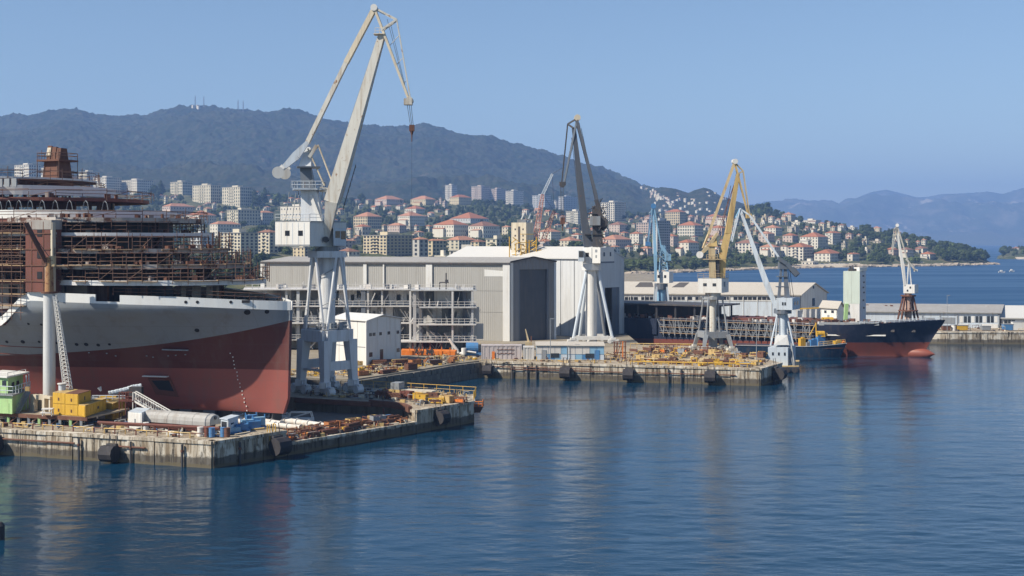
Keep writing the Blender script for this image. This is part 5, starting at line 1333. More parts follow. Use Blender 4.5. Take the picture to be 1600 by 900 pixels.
def hangar_white():
 C = XY(919, 300, 0); Rr = XY(975.5, 312, 0); e = (Rr - C); W = e.length; e.normalize(); fo = Vector((e.y, -e.x, 0)); back = -fo
 D = 44; L = C + back * D; Bk = Rr + back * D; A = C.lerp(Rr, .5); Al = L.lerp(Bk, .5)
 ze, zr = ZA(405, 300), ZA(387, 306)
 t = thing("hangar", "tall white hangar with pitched white roof behind the dark door of the tan one", "hangar", (C.x, C.y, 3))
 for k in range(11):
  p, q = C + back * (D * k / 11 + .05), C + back * (D * (k + 1) / 11 - .05)
  part("wall_panel", MB().hexa([(*p.xy, 3), (*(p + e * .3).xy, 3), (*(q + e * .3).xy, 3), (*q.xy, 3)], [(*p.xy, ze), (*(p + e * .3).xy, ze), (*(q + e * .3).xy, ze), (*q.xy, ze)]), M_CLAD_WHITE, t)
  part("seam_strip", MB().box((*(p - back * .05 - e * .04).xy, (3 + ze) / 2), (.12, .12, ze - 3.2), math.atan2(e.y, e.x)), M_GREYST, t)
 for a, b, c_, d_ in ((C, L, Al, A), (A, Al, Bk, Rr)):
  z = (ze, ze, zr, zr) if a is C else (zr, zr, ze, ze); off = -e * .4 if a is C else e * .4
  pts = [(*(p + (off if (a is C) == (i < 2) else Vector((0, 0, 0)))).xy, zz) for i, (p, zz) in enumerate(zip((a, b, c_, d_), z))]
  part("roof", MB().hexa(pts[::-1], [(x, y, zz + .25) for x, y, zz in pts][::-1]), M_ROOF_WHITE, t)
 zt = lambda u: lerp(ze, zr, 1 - abs(u - .5) * 2)
 def gp(u0, u1, z0, za, zb, m, nm, pr=0):
  p, q = C + e * W * u0, C + e * W * u1
  part(nm, MB().hexa([(*(p + fo * pr).xy, z0), (*(q + fo * pr).xy, z0), (*(q - fo * .3).xy, z0), (*(p - fo * .3).xy, z0)], [(*(p + fo * pr).xy, za), (*(q + fo * pr).xy, zb), (*(q - fo * .3).xy, zb), (*(p - fo * .3).xy, za)]), m, t)
 zd = ZA(449, 308)
 for u0, u1 in ((.0, .2), (.202, .45)): gp(u0, u1, 3, zt(u0), zt(u1), M_CLAD_WHITE, "gable_panel")
 gp(.452, .5, zd, zt(.452), zt(.5), M_CLAD_WHITE, "gable_panel"); gp(.502, .86, zd, zt(.502), zt(.86), M_CLAD_WHITE, "gable_panel"); gp(.862, 1, 3, zt(.862), zt(1), M_CLAD_WHITE, "gable_panel")
 gp(.66, .855, 3, zd, zd, M_SLATE, "door_leaf", -.1); gp(.452, .47, 3, zd, zd, M_SLATE, "door_leaf", -.05)
 part("far_wall", MB().hexa([(*Rr.xy, 3), (*Bk.xy, 3), (*(Bk - e * .3).xy, 3), (*(Rr - e * .3).xy, 3)], [(*Rr.xy, ze), (*Bk.xy, ze), (*(Bk - e * .3).xy, ze), (*(Rr - e * .3).xy, ze)]), M_CLAD_WHITE, t)
 part("far_gable", MB().hexa([(*L.xy, 3), (*Bk.xy, 3), (*(Bk - back * .3).xy, 3), (*(L - back * .3).xy, 3)], [(*L.xy, ze), (*Bk.xy, ze), (*(Bk - back * .3).xy, ze), (*(L - back * .3).xy, ze)]), M_CLAD_WHITE, t)
hangar_white()
def gable_shed(name, label, cat, C, L, Rr, z0, ze, zr, mw, mr, group=None):
 """shed with long wall C->L (outside to the left of the walk), gable C->Rr"""
 t = thing(name, label, cat, (C.x, C.y, z0), group)
 Bk = L + Rr - C; A = C.lerp(Rr, .5); Al = L.lerp(Bk, .5); e = (Rr - C).normalized(); b = (L - C).normalized()
 part("long_wall", MB().hexa([(*C.xy, z0), (*(C + e * .3).xy, z0), (*(L + e * .3).xy, z0), (*L.xy, z0)], [(*C.xy, ze), (*(C + e * .3).xy, ze), (*(L + e * .3).xy, ze), (*L.xy, ze)]), mw, t)
 part("rear_wall", MB().hexa([(*Rr.xy, z0), (*(Rr - e * .3).xy, z0), (*(Bk - e * .3).xy, z0), (*Bk.xy, z0)], [(*Rr.xy, ze), (*(Rr - e * .3).xy, ze), (*(Bk - e * .3).xy, ze), (*Bk.xy, ze)]), mw, t)
 for P0, P1, PA in ((C, Rr, A), (L, Bk, Al)):
  s = b * .3 if P0 is C else -b * .3
  part("gable_wall", MB().add([(*P0.xy, z0), (*P1.xy, z0), (*P1.xy, ze), (*PA.xy, zr), (*P0.xy, ze)] + [(*(q + s).xy, z) for q, z in ((P0, z0), (P1, z0), (P1, ze), (PA, zr), (P0, ze))],
             [(0, 1, 2, 3, 4), (9, 8, 7, 6, 5)] + [(i, (i + 1) % 5, 5 + (i + 1) % 5, 5 + i) for i in range(5)]), mw, t)
 o = -b * .5
 for P0, P1 in ((C, L), (Rr, Bk)):
  ov = -e * .5 if P0 is C else e * .5
  pts = [(*(P0 + ov + o).xy, ze - .12), (*(P1 + ov - o).xy, ze - .12), (*(Al - o).xy, zr + .04), (*(A + o).xy, zr + .04)]
  part("roof", MB().hexa(pts, [(x, y, z + .22) for x, y, z in pts]), mr, t)
 return t, C, L, Rr
def on_wall(t, a, b, px0, px1, y0, y1, m, nm, Y=None, proud=.06):
 """panel on the wall from plan point a to b, given by photo columns and rows"""
 d = (b - a); Ln = d.length; d.normalize()
 kk = lambda px: ((px - 800) / F * a.y - a.x) / (d.x - (px - 800) / F * d.y)
 u0, u1 = sorted((kk(px0) / Ln, kk(px1) / Ln)); Ym = (a + d * Ln * (u0 + u1) / 2).y
 lo, hi = ZA(y1, Ym), ZA(y0, Ym)
 o = Vector((d.y, -d.x, 0))
 if o.dot(-a) > 0: return part(nm, face_box(a, b, u0, u1, lo, hi, proud), m, t)
 return part(nm, face_box(b, a, 1 - u1, 1 - u0, lo, hi, proud), m, t)
def cargo_shed():
 C = XY(1251, 355, 0); L = XY(940, 366, 0); Rr = XY(1292, 370, 0)
 t, C, L, Rr = gable_shed("cargo_shed", "long low cream roofed shed with a strip of dark windows behind the navy ship", "shed", C, L, Rr, 3, ZA(461, 355), ZA(443, 362), M_SHEDWALL, M_SHEDROOF)
 x = 970
 rnd = random.Random(3)
 while x < 1236:
  w = rnd.choice((5, 6, 6.5))
  on_wall(t, L, C, x, x + w, 464, 468.5, M_GLASS, "window"); x += w + 1.2
  if rnd.random() < .18: x += 4
 on_wall(t, L, C, 968, 1250, 470, 470.8, M_GREYST, "string_course"); on_wall(t, L, C, 968, 1250, 471, 500, M_PALE, "lower_wall")
 for px in range(985, 1250, 22): on_wall(t, L, C, px, px + .8, 462, 500, M_SHEDWALL, "pilaster", proud=.2)
 on_wall(t, C, Rr, 1269, 1273, 466, 478, M_GLASS, "door"); on_wall(t, C, Rr, 1270, 1272, 447, 451, M_GLASS, "vent")
 e = Vector((0, 0, 0)); b = (C - L).normalized(); A = C.lerp(Rr, .5)
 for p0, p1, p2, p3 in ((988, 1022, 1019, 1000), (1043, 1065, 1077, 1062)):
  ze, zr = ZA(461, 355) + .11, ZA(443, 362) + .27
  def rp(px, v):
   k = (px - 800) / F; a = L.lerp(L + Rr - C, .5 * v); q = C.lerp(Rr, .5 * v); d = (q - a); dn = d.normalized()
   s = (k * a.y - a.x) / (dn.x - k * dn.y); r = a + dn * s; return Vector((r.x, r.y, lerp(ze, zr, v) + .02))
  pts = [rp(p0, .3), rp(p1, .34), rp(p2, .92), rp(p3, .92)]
  part("dark_roof_area", MB().hexa(pts, [q + Vector((0, 0, .05)) for q in pts]), M_ROOF_DARK, t)  # dark trapezoids lying on the roof slope
cargo_shed()
def warehouse():
 C = XY(1562, 331, 0); L = XY(1285, 339, 0); Rr = XY(1570, 352, 0)
 t, C, L, Rr = gable_shed("warehouse", "long low grey warehouse with flat pitched roof on the far quay at the right", "warehouse", C, L, Rr, 3, ZA(489, 331), ZA(477, 342), M_PALE, M_ROOF_GREY)
 for k, px in enumerate(range(1500, 1560, 6)): on_wall(t, L, C, px, px + 4.6, 494, 504, M_GLASS if k % 3 else M_WHITE, "window")
 for a, b in ((1497, 1513), (1514.5, 1533), (1534, 1559)): on_wall(t, L, C, a, b, 506, 519, M_WHITE if a != 1514.5 else M_PALE, "door_panel", proud=.12)
 on_wall(t, L, C, 1462, 1494, 508, 519, M_DARK, "open_bay", proud=.03)
 for px in (1440, 1468, 1495, 1560): on_wall(t, L, C, px, px + 1.4, 491, 520, M_GREYST, "pilaster", proud=.2)
 for a, b in ((1442, 1460), (1470, 1492)): on_wall(t, L, C, a, b, 496, 505, M_GREYST, "wall_panel", proud=.1)
 A = L.lerp(L + Rr - C, .5); B = C.lerp(Rr, .5)
 rnd = random.Random(8)
 for k in range(9):
  q = A.lerp(B, rnd.uniform(.15, .97)); q = q + Vector((0, -rnd.uniform(.2, 4), 0)); part("roof_vent", MB().box((q.x, q.y, ZA(478, 340) - .25), (rnd.uniform(.5, 1.3), .6, rnd.uniform(.5, .8))), M_WHITE if k % 3 else M_RUST, t)
 C2 = XY(1700, 329, 0); L2 = XY(1563.5, 331.5, 0); R2 = XY(1705, 349, 0)
 t, C, L, Rr = gable_shed("store_building", "white roofed low store building at the right edge of the far quay", "building", C2, L2, R2, 3, ZA(497, 331), ZA(479, 340), M_SHEDWALL, M_ROOF_WHITE)
 for a, b in ((1569, 1574), (1575, 1580), (1581, 1586)): on_wall(t, L, C, a, b, 500, 505, M_GLASS, "window")
 on_wall(t, L, C, 1590, 1597, 506, 519, M_BLUE, "door"); on_wall(t, L, C, 1566, 1578, 513, 519, M_DARK, "open_bay", proud=.03)
 rnd = random.Random(12)
 for k, (px, w, h, m, lab, nm) in enumerate(((1478, 1.8, 1.2, M_RUST, "rusty plate stack on the far quay at the ship's bow", "plate_stack"), (1490, 1.5, 1.4, M_WHITE, "white drum on the far quay left of the open bay", "drum"), (1503, 2.4, 1.3, M_YELLOW, "yellow bin on the far quay before the white panels", "waste_bin"),
                                               (1540, 2.0, 1.1, M_GREYST, "grey pallet load on the far quay before the warehouse doors", "pallet_load"), (1574, 2.2, 1.6, M_BLUE, "blue skip on the far quay before the white store", "skip"), (1590, 2.6, 2.2, M_WHITE, "white box van body parked on the far quay by the blue door", "van_body"))):
  q = XY(px, 322, 3); t = thing(nm, lab, nm.replace("_", " "), q)
  if nm == "drum": part("barrel", MB().tube(q, q + Vector((0, 0, h)), .6, n=14), m, t); part("lid", MB().tube(q + Vector((0, 0, h)), q + Vector((0, 0, h + .12)), .66, n=14), M_GREYST, t)
  else:
   part("body", MB().hexa([q + Vector(v) for v in ((-w / 2, -.7, .15), (w / 2, -.7, .15), (w / 2, .7, .15), (-w / 2, .7, .15))], [q + Vector(v) for v in ((-w * .55, -.8, h), (w * .55, -.8, h), (w * .55, .8, h), (-w * .55, .8, h))]), m, t)
   part("rim", MB().box(q + Vector((0, 0, h + .05)), (w * 1.15, 1.7, .1)), M_GREYST, t); part("skid", MB().box(q + Vector((-w * .3, 0, .07)), (.2, 1.4, .14)), M_DARKST, t); part("skid", MB().box(q + Vector((w * .3, 0, .07)), (.2, 1.4, .14)), M_DARKST, t)
warehouse()
# ---- white two-storey workshop by the tall crane
def workshop():
 C = XY(573, 231, 0); L = XY(516, 238.5, 0); Rr = XY(626.5, 239, 0); Bk = L + Rr - C
 ze = ZA(502, 231); zr = ze + .8
 t = thing("workshop", "white two storey metal workshop with small windows right of the tall crane's portal", "building", (C.x, C.y, 3))
 d = (C - L).normalized(); Ln = (C - L).length; out = Vector((d.y, -d.x, 0)); e = (Rr - C).normalized()
 for k in range(4):
  p, q = L + d * (Ln * k / 4 + .04), L + d * (Ln * (k + 1) / 4 - .04)
  part("wall_panel", MB().hexa([(*p.xy, 3), (*q.xy, 3), (*(q + e * .2).xy, 3), (*(p + e * .2).xy, 3)], [(*p.xy, ze), (*q.xy, ze), (*(q + e * .2).xy, ze), (*(p + e * .2).xy, ze)]), M_WHITE, t)
 part("string_course", face_box(L, C, 0, 1, 6.2, 6.32, .05), M_GREYST, t)
 W = (Rr - C).length; ap = .46
 for k, (u0, u1) in enumerate(((0, .3), (.305, .575), (.58, .82), (.825, 1))):
  p, q = C + e * W * u0, C + e * W * u1; zt = lambda u: lerp(ze, zr, 1 - abs(u - ap) / (1 - ap))
  part("wall_panel", MB().hexa([(*p.xy, 3), (*q.xy, 3), (*(q - d * .2).xy, 3), (*(p - d * .2).xy, 3)], [(*p.xy, zt(u0)), (*q.xy, zt(u1)), (*(q - d * .2).xy, zt(u1)), (*(p - d * .2).xy, zt(u0))]), M_WHITE, t)
 for u in (.07, .17, .36, .60, .87): part("window", face_box(C, Rr, u, u + .075, ZA(524, 234), ZA(519, 234), .03), M_GLASS, t)
 for u, a, b in ((.07, 556, 549), (.87, 553, 547)): part("window", face_box(C, Rr, u, u + .09, ZA(a, 234), ZA(b, 234), .03), M_GLASS, t)
 part("door", face_box(C, Rr, .38, .47, 3.02, ZA(546, 234), .03), M_GLASS, t)
 part("window", face_box(L, C, .45, .58, 3.9, 5.6, .03), M_GLASS, t)
 A, Al = C + e * W * ap, L + e * W * ap
 for P0, P1, o in ((C, L, -e * .3), (Rr, Bk, e * .3)):
  pts = [(*(P0 + o + d * .3).xy, ze), (*(P1 + o).xy, ze), (*Al.xy, zr + .1), (*(A + d * .3).xy, zr + .1)]
  part("roof", MB().hexa(pts, [(x, y, z + .15) for x, y, z in pts]), M_WHITE, t)
 part("rear_wall", MB().hexa([(*Rr.xy, 3), (*Bk.xy, 3), (*(Bk - e * .2).xy, 3), (*(Rr - e * .2).xy, 3)], [(*Rr.xy, ze), (*Bk.xy, ze), (*(Bk - e * .2).xy, ze), (*(Rr - e * .2).xy, ze)]), M_WHITE, t)
 part("corner_trim", MB().box((C.x - .05, C.y - .08, (3 + ze) / 2), (.25, .25, ze - 3), .7), M_WHITE, t)
workshop()
# ---- ship section in grey steel, open decks
M_SEC = pm("section_steel", (.46, .47, .47), .6, var=.22, scale=.5, dirt=.6, dirtcol=(.24, .2, .17), rust=.2)
M_SECL = pm("section_light", (.56, .55, .53), .6, var=.15, scale=.5, dirt=.5, dirtcol=(.3, .24, .2), rust=.15)
M_SECD = pm("section_dark", (.13, .15, .18), .7, var=.4, scale=.4, dirt=.5, rust=.15)  # darker grey for some plates, columns and gear
def section_block():
 Y = 259.0; lv = [ZA(533, Y), ZA(506, Y), ZA(479.5, Y), ZA(453, Y)]
 t = thing("ship_section", "grey steel ship section of open decks standing before the tan hangar", "ship section", XY(690, Y, 3))
 def slab(px0, px1, y0, y1, z, m, nm="deck"):
  part(nm, MB().hexa([XY(px0, y0, z - .2), XY(px1, y0, z - .2), XY(px1 - 2, y1, z - .2), XY(px0 + 2, y1, z - .2)], [XY(px0, y0, z), XY(px1, y0, z), XY(px1 - 2, y1, z), XY(px0 + 2, y1, z)]), m, t)
 slab(380, 641, Y + 4, Y + 14, lv[3], M_SECL); slab(641.5, 745, Y, Y + 14, lv[3], M_SEC)
 slab(380, 641, Y + 4, Y + 14, lv[2], M_SECL); slab(655, 745, Y - 1, Y + 14, lv[2], M_SEC)
 slab(380, 645, Y + 3, Y + 14, lv[1], M_SECL); slab(653, 744, Y - 1.5, Y + 14, lv[1], M_SECL)
 slab(626, 745, Y - 1, Y + 14, lv[0], M_SECL); slab(380, 626, Y + 4.5, Y + 14, lv[0], M_SECL)
 rnd = random.Random(6)
 for px, y0, w, m in ((415, 4.4, .4, M_SEC), (448, 4.4, .4, M_SEC), (466, 4.4, .6, M_SEC), (520, 4.4, .35, M_SEC), (568, 4.3, .9, M_SECD), (575, 4.2, .4, M_SECL), (597, 4.4, .35, M_SECL), (641, 1.0, .4, M_SECL), (648, .4, .6, M_SEC), (658, 2, .9, M_SECD), (707, -1.1, .38, M_SECL), (738, -.6, .45, M_SEC), (727, 3, .9, M_SECD), (680, 5, 1.1, M_SECD)):
  part("column", MB().bar(XY(px, Y + y0 + .3, lv[0] if px < 640 else 3), XY(px, Y + y0 + .3, lv[3] - .31), w), m, t)
 for li in range(3):
  px = 384.0
  while px < 742:
   w = rnd.uniform(6, 16); yy = Y + (6.5 if px < 640 else 4.0) + rnd.choice((0, 0, 1.8))
   r = rnd.random()
   z0, z1 = lv[li] + .002, lv[li + 1] - .302
   m = M_SECL if r < .66 else (M_SEC if r < .92 else M_SECD)
   if rnd.random() < .82:
    if rnd.random() < .45 and w > 8:
     mb = MB()
     for a, b, c, d in ((0, .3, 0, 1), (.72, 1, 0, 1), (.3, .72, 0, .3), (.3, .72, .72, 1)):
      mb.hexa([XY(px + w * a, yy, lerp(z0, z1, c)), XY(px + w * b, yy, lerp(z0, z1, c)), XY(px + w * b, yy + .2, lerp(z0, z1, c)), XY(px + w * a, yy + .2, lerp(z0, z1, c))], [XY(px + w * a, yy, lerp(z0, z1, d)), XY(px + w * b, yy, lerp(z0, z1, d)), XY(px + w * b, yy + .2, lerp(z0, z1, d)), XY(px + w * a, yy + .2, lerp(z0, z1, d))])
     part("bulkhead_plate", mb, m, t)
    else:
     h = rnd.choice((1, 1, .45)); z1 = lerp(z0, z1, h)
     part("bulkhead_plate", MB().hexa([XY(px, yy, z0), XY(px + w, yy, z0), XY(px + w, yy + .2, z0), XY(px, yy + .2, z0)], [XY(px, yy, z1), XY(px + w, yy, z1), XY(px + w, yy + .2, z1), XY(px, yy + .2, z1)]), m, t)
   px += w + .3
 part("inner_core", MB().hexa([XY(384, Y + 10, 3), XY(740, Y + 9.5, 3), XY(738, Y + 10, 3), XY(386, Y + 10.5, 3)], [XY(384, Y + 10, lv[3] - .4), XY(740, Y + 9.5, lv[3] - .4), XY(738, Y + 10, lv[3] - .4), XY(386, Y + 10.5, lv[3] - .4)]), M_SEC, t)
 rails, tubes = MB(), MB()
 for z, y0 in ((lv[3], 0), (lv[2], 0), (lv[1], 0), (lv[0], 0)):
  rails.rail([XY(384, Y + 4.1 + y0, z), XY(640, Y + 4.1 + y0, z)], 1.0, .04, 1.3); rails.rail([XY(645, Y - .9 if z < lv[3] else Y + .1, z), XY(744, Y - .9 if z < lv[3] else Y + .1, z)], 1.05, .04, 1.2)
 for k in range(210):
  px = rnd.uniform(386, 742); li = rnd.randrange(0, 4); z = (3 if li == 0 else lv[li - 1]); y = Y + (4.6 if px < 640 else 0) + rnd.uniform(0, 3)
  a = XY(px, y, z + rnd.uniform(0, .4)); tubes.tube(a, a + Vector((rnd.uniform(-2, 2), rnd.uniform(-.5, .5), rnd.uniform(.6, 2.9))), rnd.choice((.04, .06, .12)), n=4)
 for k in range(26):
  px = rnd.uniform(386, 744); z = lv[3]; a = XY(px, Y + rnd.uniform(4.5 if px < 640 else .5, 9), z); tubes.tube(a, a + Vector((rnd.uniform(-.2, .2), 0, rnd.uniform(.4, 1.6))), .06, n=4)
 part("handrails", rails, M_SECL, t, kind='stuff'); part("loose_pipes", tubes, M_SECL, t, kind='stuff')
 m2 = MB(); m3 = MB()
 for k in range(80):
  px = rnd.uniform(386, 742); li = rnd.randrange(0, 4); z = lv[li]; y = Y + (5 if px < 640 else .5) + rnd.uniform(0, 5)
  (m2 if k % 2 else m3).box(XY(px, y, z + .4), (rnd.uniform(.4, 1.6), .5, rnd.uniform(.3, 1.4)), rnd.uniform(0, 3))
 part("deck_gear", m2, M_SECD, t, kind='stuff'); part("deck_gear", m3, M_SECL, t, kind='stuff')
 part("mast", MB().tube(XY(697, Y + 3, lv[3]), XY(697, Y + 3, ZA(427, Y)), .12).bar(XY(687, Y + 3, ZA(442, Y)), XY(701, Y + 3, ZA(442, Y)), .2).tube(XY(687, Y + 3, lv[3]), XY(687, Y + 3, ZA(442, Y)), .1).box(XY(698, Y + 3, ZA(440, Y)), (.6, .6, .6)), M_DARKST, t)
 part("rust_bulkhead", MB().hexa([XY(643, Y + 3, 3), XY(690, Y + 3, 3), XY(690, Y + 3.3, 3), XY(643, Y + 3.3, 3)], [XY(643, Y + 3, lv[0] - .31), XY(690, Y + 3, lv[0] - .31), XY(690, Y + 3.3, lv[0] - .31), XY(643, Y + 3.3, lv[0] - .31)]), M_RUST2, t)
 for px in (645, 660, 672, 690): part("rust_post", MB().bar(XY(px, Y - .5, 3), XY(px, Y - .5, lv[0] - .31), .3), M_RUST2, t)
 part("slanted_pipe", MB().path([XY(702, Y - 1.6, ZA(528, Y)), XY(708, Y - 1.8, ZA(538, Y)), XY(715, Y - 2, ZA(547, Y)), XY(719, Y - 2.2, ZA(557, Y))], .32, 8), M_PIPEW, t)
 q = XY(670, Y - 6, 3)
 t2 = thing("steel_block", "orange painted steel block lying before the grey ship section", "steel block", q)
 part("side_plate", MB().hexa([XY(627, Y - 7, 3.02), XY(711, Y - 7.6, 3.02), XY(714, Y - 3, 3.02), XY(628, Y - 3, 3.02)], [XY(627, Y - 7, ZA(547.5, Y - 7)), XY(711, Y - 7.6, ZA(549, Y - 7)), XY(714, Y - 3, ZA(549, Y - 7)), XY(628, Y - 3, ZA(547.5, Y - 7))]), M_ORANGE, t2)
 for px in (640, 655, 672, 690, 703): part("stiffener", MB().bar(XY(px, Y - 7.5, 3.1), XY(px, Y - 7.5, 4.55), .18), M_ORANGE, t2)
 rnd = random.Random(41); mb = MB()
 for k in range(40):
  a = XY(rnd.uniform(648, 680), Y - 8.1, rnd.uniform(3.0, 3.6)); mb.tube(a, a + Vector((rnd.uniform(-.5, .5), 0, rnd.uniform(.2, 1.4))), .07, n=4)
 part("scrap_pieces", mb, M_DARKST, t2, kind='stuff')
section_block()
q = XY(741, 252, 3); t = thing("machine_skid", "blue and white pipe machine between the orange block and the grey container", "machine", q)
part("tank", MB().tube(q + Vector((-1.6, 0, 1.5)), q + Vector((.8, 0, 1.5)), 1.0, n=14), M_BLUE, t); part("frame", MB().box(q + Vector((-.2, 0, .3)), (3.4, 2, .5)), M_BLUE, t)
part("pump", MB().tube(q + Vector((-2, -1.2, .3)), q + Vector((-2, -1.2, 1.5)), .5, n=10), M_WHITE, t); part("pipe", MB().path([q + Vector((-2.8, -1, .4)), q + Vector((-1.6, -1.2, .9)), q + Vector((.4, -1.3, .6))], .2), M_WHITE, t)
# ---- beige stair tower with yellow staging behind the hangars
def stair_tower():
 Y = 318.0; C = XY(822, Y - 2, 0); L = XY(799, Y, 0); Rr = XY(834, Y + 3, 0); zt = ZA(351, Y)
 t = thing("lift_tower", "beige lift tower with yellow staging rising behind the tan hangar roof", "tower", (C.x, C.y, 3))
 body, L, C, Rr = oriented_house(t, L, C, Rr, 3, zt, M_BEIGE, "shaft")
 for u in (.22, .75):
  for py in (357, 367, 373, 381, 388): part("window", face_box(L, C, u, u + .09, ZA(py + 2.5, Y), ZA(py, Y), .05), M_DARKST, body)
 part("slot", face_box(L, C, .46, .60, ZA(398, Y), ZA(354, Y), .03), M_DARKST, body)
 part("parapet", MB().prism([v2(C), v2(Rr), v2(L + Rr - C), v2(L)], zt + .002, zt + .5), M_BEIGE, t)
 for (a, b), m in ((((811, 351), (819, 332)), M_WHITE), (((822, 351), (829, 334)), M_PALE), (((814, 346), (826, 343)), M_GREYST)): part("davit", MB().bar(P(*a, Y), P(*b, Y), .3), m, t)
 part("winch", MB().box(P(815, 347, Y), (2.2, 1.4, 1.3)), M_GREYST, t)
 rnd = random.Random(21); mb = MB()
 for z in (ZA(366, Y), ZA(379, Y), ZA(389, Y), ZA(398, Y)):
  mb.box((*XY(823, Y - 3, 0).xy, z), (rnd.uniform(2.6, 5), 1.2, .15), .3)
 for px in (796, 806, 814, 822, 827, 838): mb.tube((*XY(px, Y - 3.6, 0).xy, 14), (*XY(px, Y - 3.6, 0).xy, ZA(rnd.uniform(366, 384), Y)), .12, n=4)
 for k in range(30):
  a = P(rnd.uniform(797, 840), rnd.uniform(374, 404), Y - 3.4); mb.tube(a, a + Vector((rnd.uniform(-1.6, 1.6), 0, rnd.uniform(-1, 1.4))), .1, n=4)
 part("staging", mb, M_YELLOW, t, kind='stuff')
 Y = 345.0
 t = thing("lattice_crane", "slim reddish lattice boom crane beyond the hangar roofs, left of the dark grey crane", "crane", XY(838, Y, 3))
 part("boom", MB().boom(P(837, 372, Y), P(848, 304, Y), 1.6, .7, .10, .06, 14), M_PINK, t)
 part("fly_boom", MB().boom(P(848, 304, Y), P(863, 272, Y), .7, .5, .06, .05, 8), M_PALE, t)
 part("mast", MB().boom(P(848, 378, Y + 2), P(866, 330, Y + 2), 1.3, .7, .10, .06, 10), M_PINK, t)
 part("body", MB().box((*XY(842, Y, 0).xy, 14), (4, 4, 9)).box((*XY(842, Y, 0).xy, 6.5), (5, 5, 7)), M_RUST2, t)
 part("stay_ropes", MB().tube(P(866, 330, Y + 2), P(863, 272, Y), .05, n=3).tube(P(866, 330, Y + 2), P(848, 304, Y), .05, n=3).tube(P(863, 272, Y), P(879, 262, Y), .05, n=3), M_ROPE, t, kind='stuff')
M_PINK = pm("faded_red_paint", (.36, .17, .14), .6, var=.2, rust=.2)
stair_tower()
# ---- containers and shed row along the far pier
def container(px0, px1, Y, z, h, dep, m, label, rm=None, ribs=True, group="containers on the far pier", rz=0.0, name="container"):
 a, b = XY(px0, Y, z), XY(px1, Y, z); c = (a + b) / 2; w = (b - a).length
 t = thing(name, label, "container" if name == "container" else "cabin", (c.x, c.y + dep / 2, z), group)
 part("body", MB().box((c.x, c.y + dep / 2, z + h / 2), (w, dep, h)), m, t)
 if ribs:
  n = max(4, int(w / .8)); mb = MB()
  for k in range(n): part("side_rib", MB().box((a.x + (k + .5) * w / n, c.y - .03, z + h / 2), (w / n * .45, .06, h * .86)), m, t)
 for zz in (z + .08, z + h - .08): part("frame_rail", MB().box((c.x, c.y - .045, zz), (w + .04, .09, .17)), m, t)
 for xx in (a.x + .07, b.x - .07): part("corner_post", MB().box((xx, c.y - .05, z + h / 2), (.16, .1, h - .02)), m, t)
 part("roof_sheet", MB().box((c.x, c.y + dep / 2, z + h + .03), (w + .05, dep + .05, .06)), rm or m, t)
 return t, a, b
M_PINKGREY = pm("weathered_container", (.46, .42, .42), .6, var=.15, scale=.5, dirt=.5, dirtcol=(.25, .16, .12), rust=.2)
t, a, b = container(752, 815, 241.5, 3.02, 2.75, 2.5, M_PINKGREY, "pinkish grey container, leftmost on the far pier, with rusty bars")
for z in (4.3, 5.0): part("lashing_bar", MB().box((lerp(a.x, b.x, .6), a.y - .12, z), (3.2, .06, .1)), M_RUST, t)
part("orange_plate", MB().box((lerp(a.x, b.x, .3), a.y - .15, 3.9), (.5, .1, 1.5)), M_ORANGE, t)
container(817.5, 834.5, 240.8, 3.02, 2.5, 2.6, M_SECL, "small pale grey container between the pinkish one and the white panelled shed")
def pier_shed(px0, px1, Y, label, split):
 a, b = XY(px0, Y, 3.02), XY(px1, Y, 3.02); c = (a + b) / 2; w = (b - a).length; h = 2.75
 t = thing("site_cabin", label, "cabin", (c.x, c.y + 1.5, 3.02), "cabins on the far pier")
 part("body", MB().box((c.x, c.y + 1.5, 3.02 + h / 2), (w, 3, h)), M_LBLUE, t)
 n = 5
 for k in range(n):
  x = a.x + (k + .5) * w / n
  part("wall_panel", MB().box((x, c.y - .04, 3.02 + h * .70), (w / n * .94, .08, h * .5)), (M_SECL if (k < 4 if split else k < 3) else M_LBLUE), t)
  part("lower_panel", MB().box((x, c.y - .03, 3.02 + h * .22), (w / n * .94, .06, h * .38)), M_BLUE if k == 2 else M_LBLUE if k % 2 else M_PALE, t)
 part("roof", MB().hexa([(a.x - .15, a.y - .3, 3.02 + h + .01), (b.x + .15, b.y - .3, 3.02 + h + .01), (b.x + .15, b.y + 3.2, 3.02 + h + .5), (a.x - .15, a.y + 3.2, 3.02 + h + .5)], [(a.x - .15, a.y - .3, 3.02 + h + .11), (b.x + .15, b.y - .3, 3.02 + h + .11), (b.x + .15, b.y + 3.2, 3.02 + h + .6), (a.x - .15, a.y + 3.2, 3.02 + h + .6)]), M_SHEDROOF, t)
 part("window", MB().box((lerp(a.x, b.x, .6), c.y - .1, 3.02 + h * .35), (1.6, .1, .8)), M_GLASS, t)
 part("door", MB().box((lerp(a.x, b.x, .25 if split else .8), c.y - .1, 3.02 + 1.0), (.9, .12, 2.0)), M_GREYST if split else M_BLUE, t)
pier_shed(838, 886, 240.6, "white panelled blue cabin in the middle of the row on the far pier", True)
pier_shed(887.5, 944, 240.0, "bright blue cabin with a pale roof, rightmost of the row on the far pier", False)
# rust frame beside, with rows of pipes
q = XY(966, 246, 3.02); t = thing("pipe_rack", "rusty upright steel frame right of the blue cabin on the far pier", "rack", q)
for px in (960, 964, 973, 977): part("post", MB().bar(XY(px, 246, 3.02), XY(px, 246, 6.2), .22), M_RUST if px != 973 else M_ORANGE, t)
for z in (4.0, 5.1, 6.1): part("shelf_bar", MB().bar(XY(958, 246.4, z), XY(979, 246.4, z), .14), M_RUST, t)
for k in range(3): part("diagonal", MB().tube(XY(960 + 4 * k, 246.6, 3.2), XY(966 + 4 * k, 246.6, 6.0), .06, n=4), M_ORANGE, t)
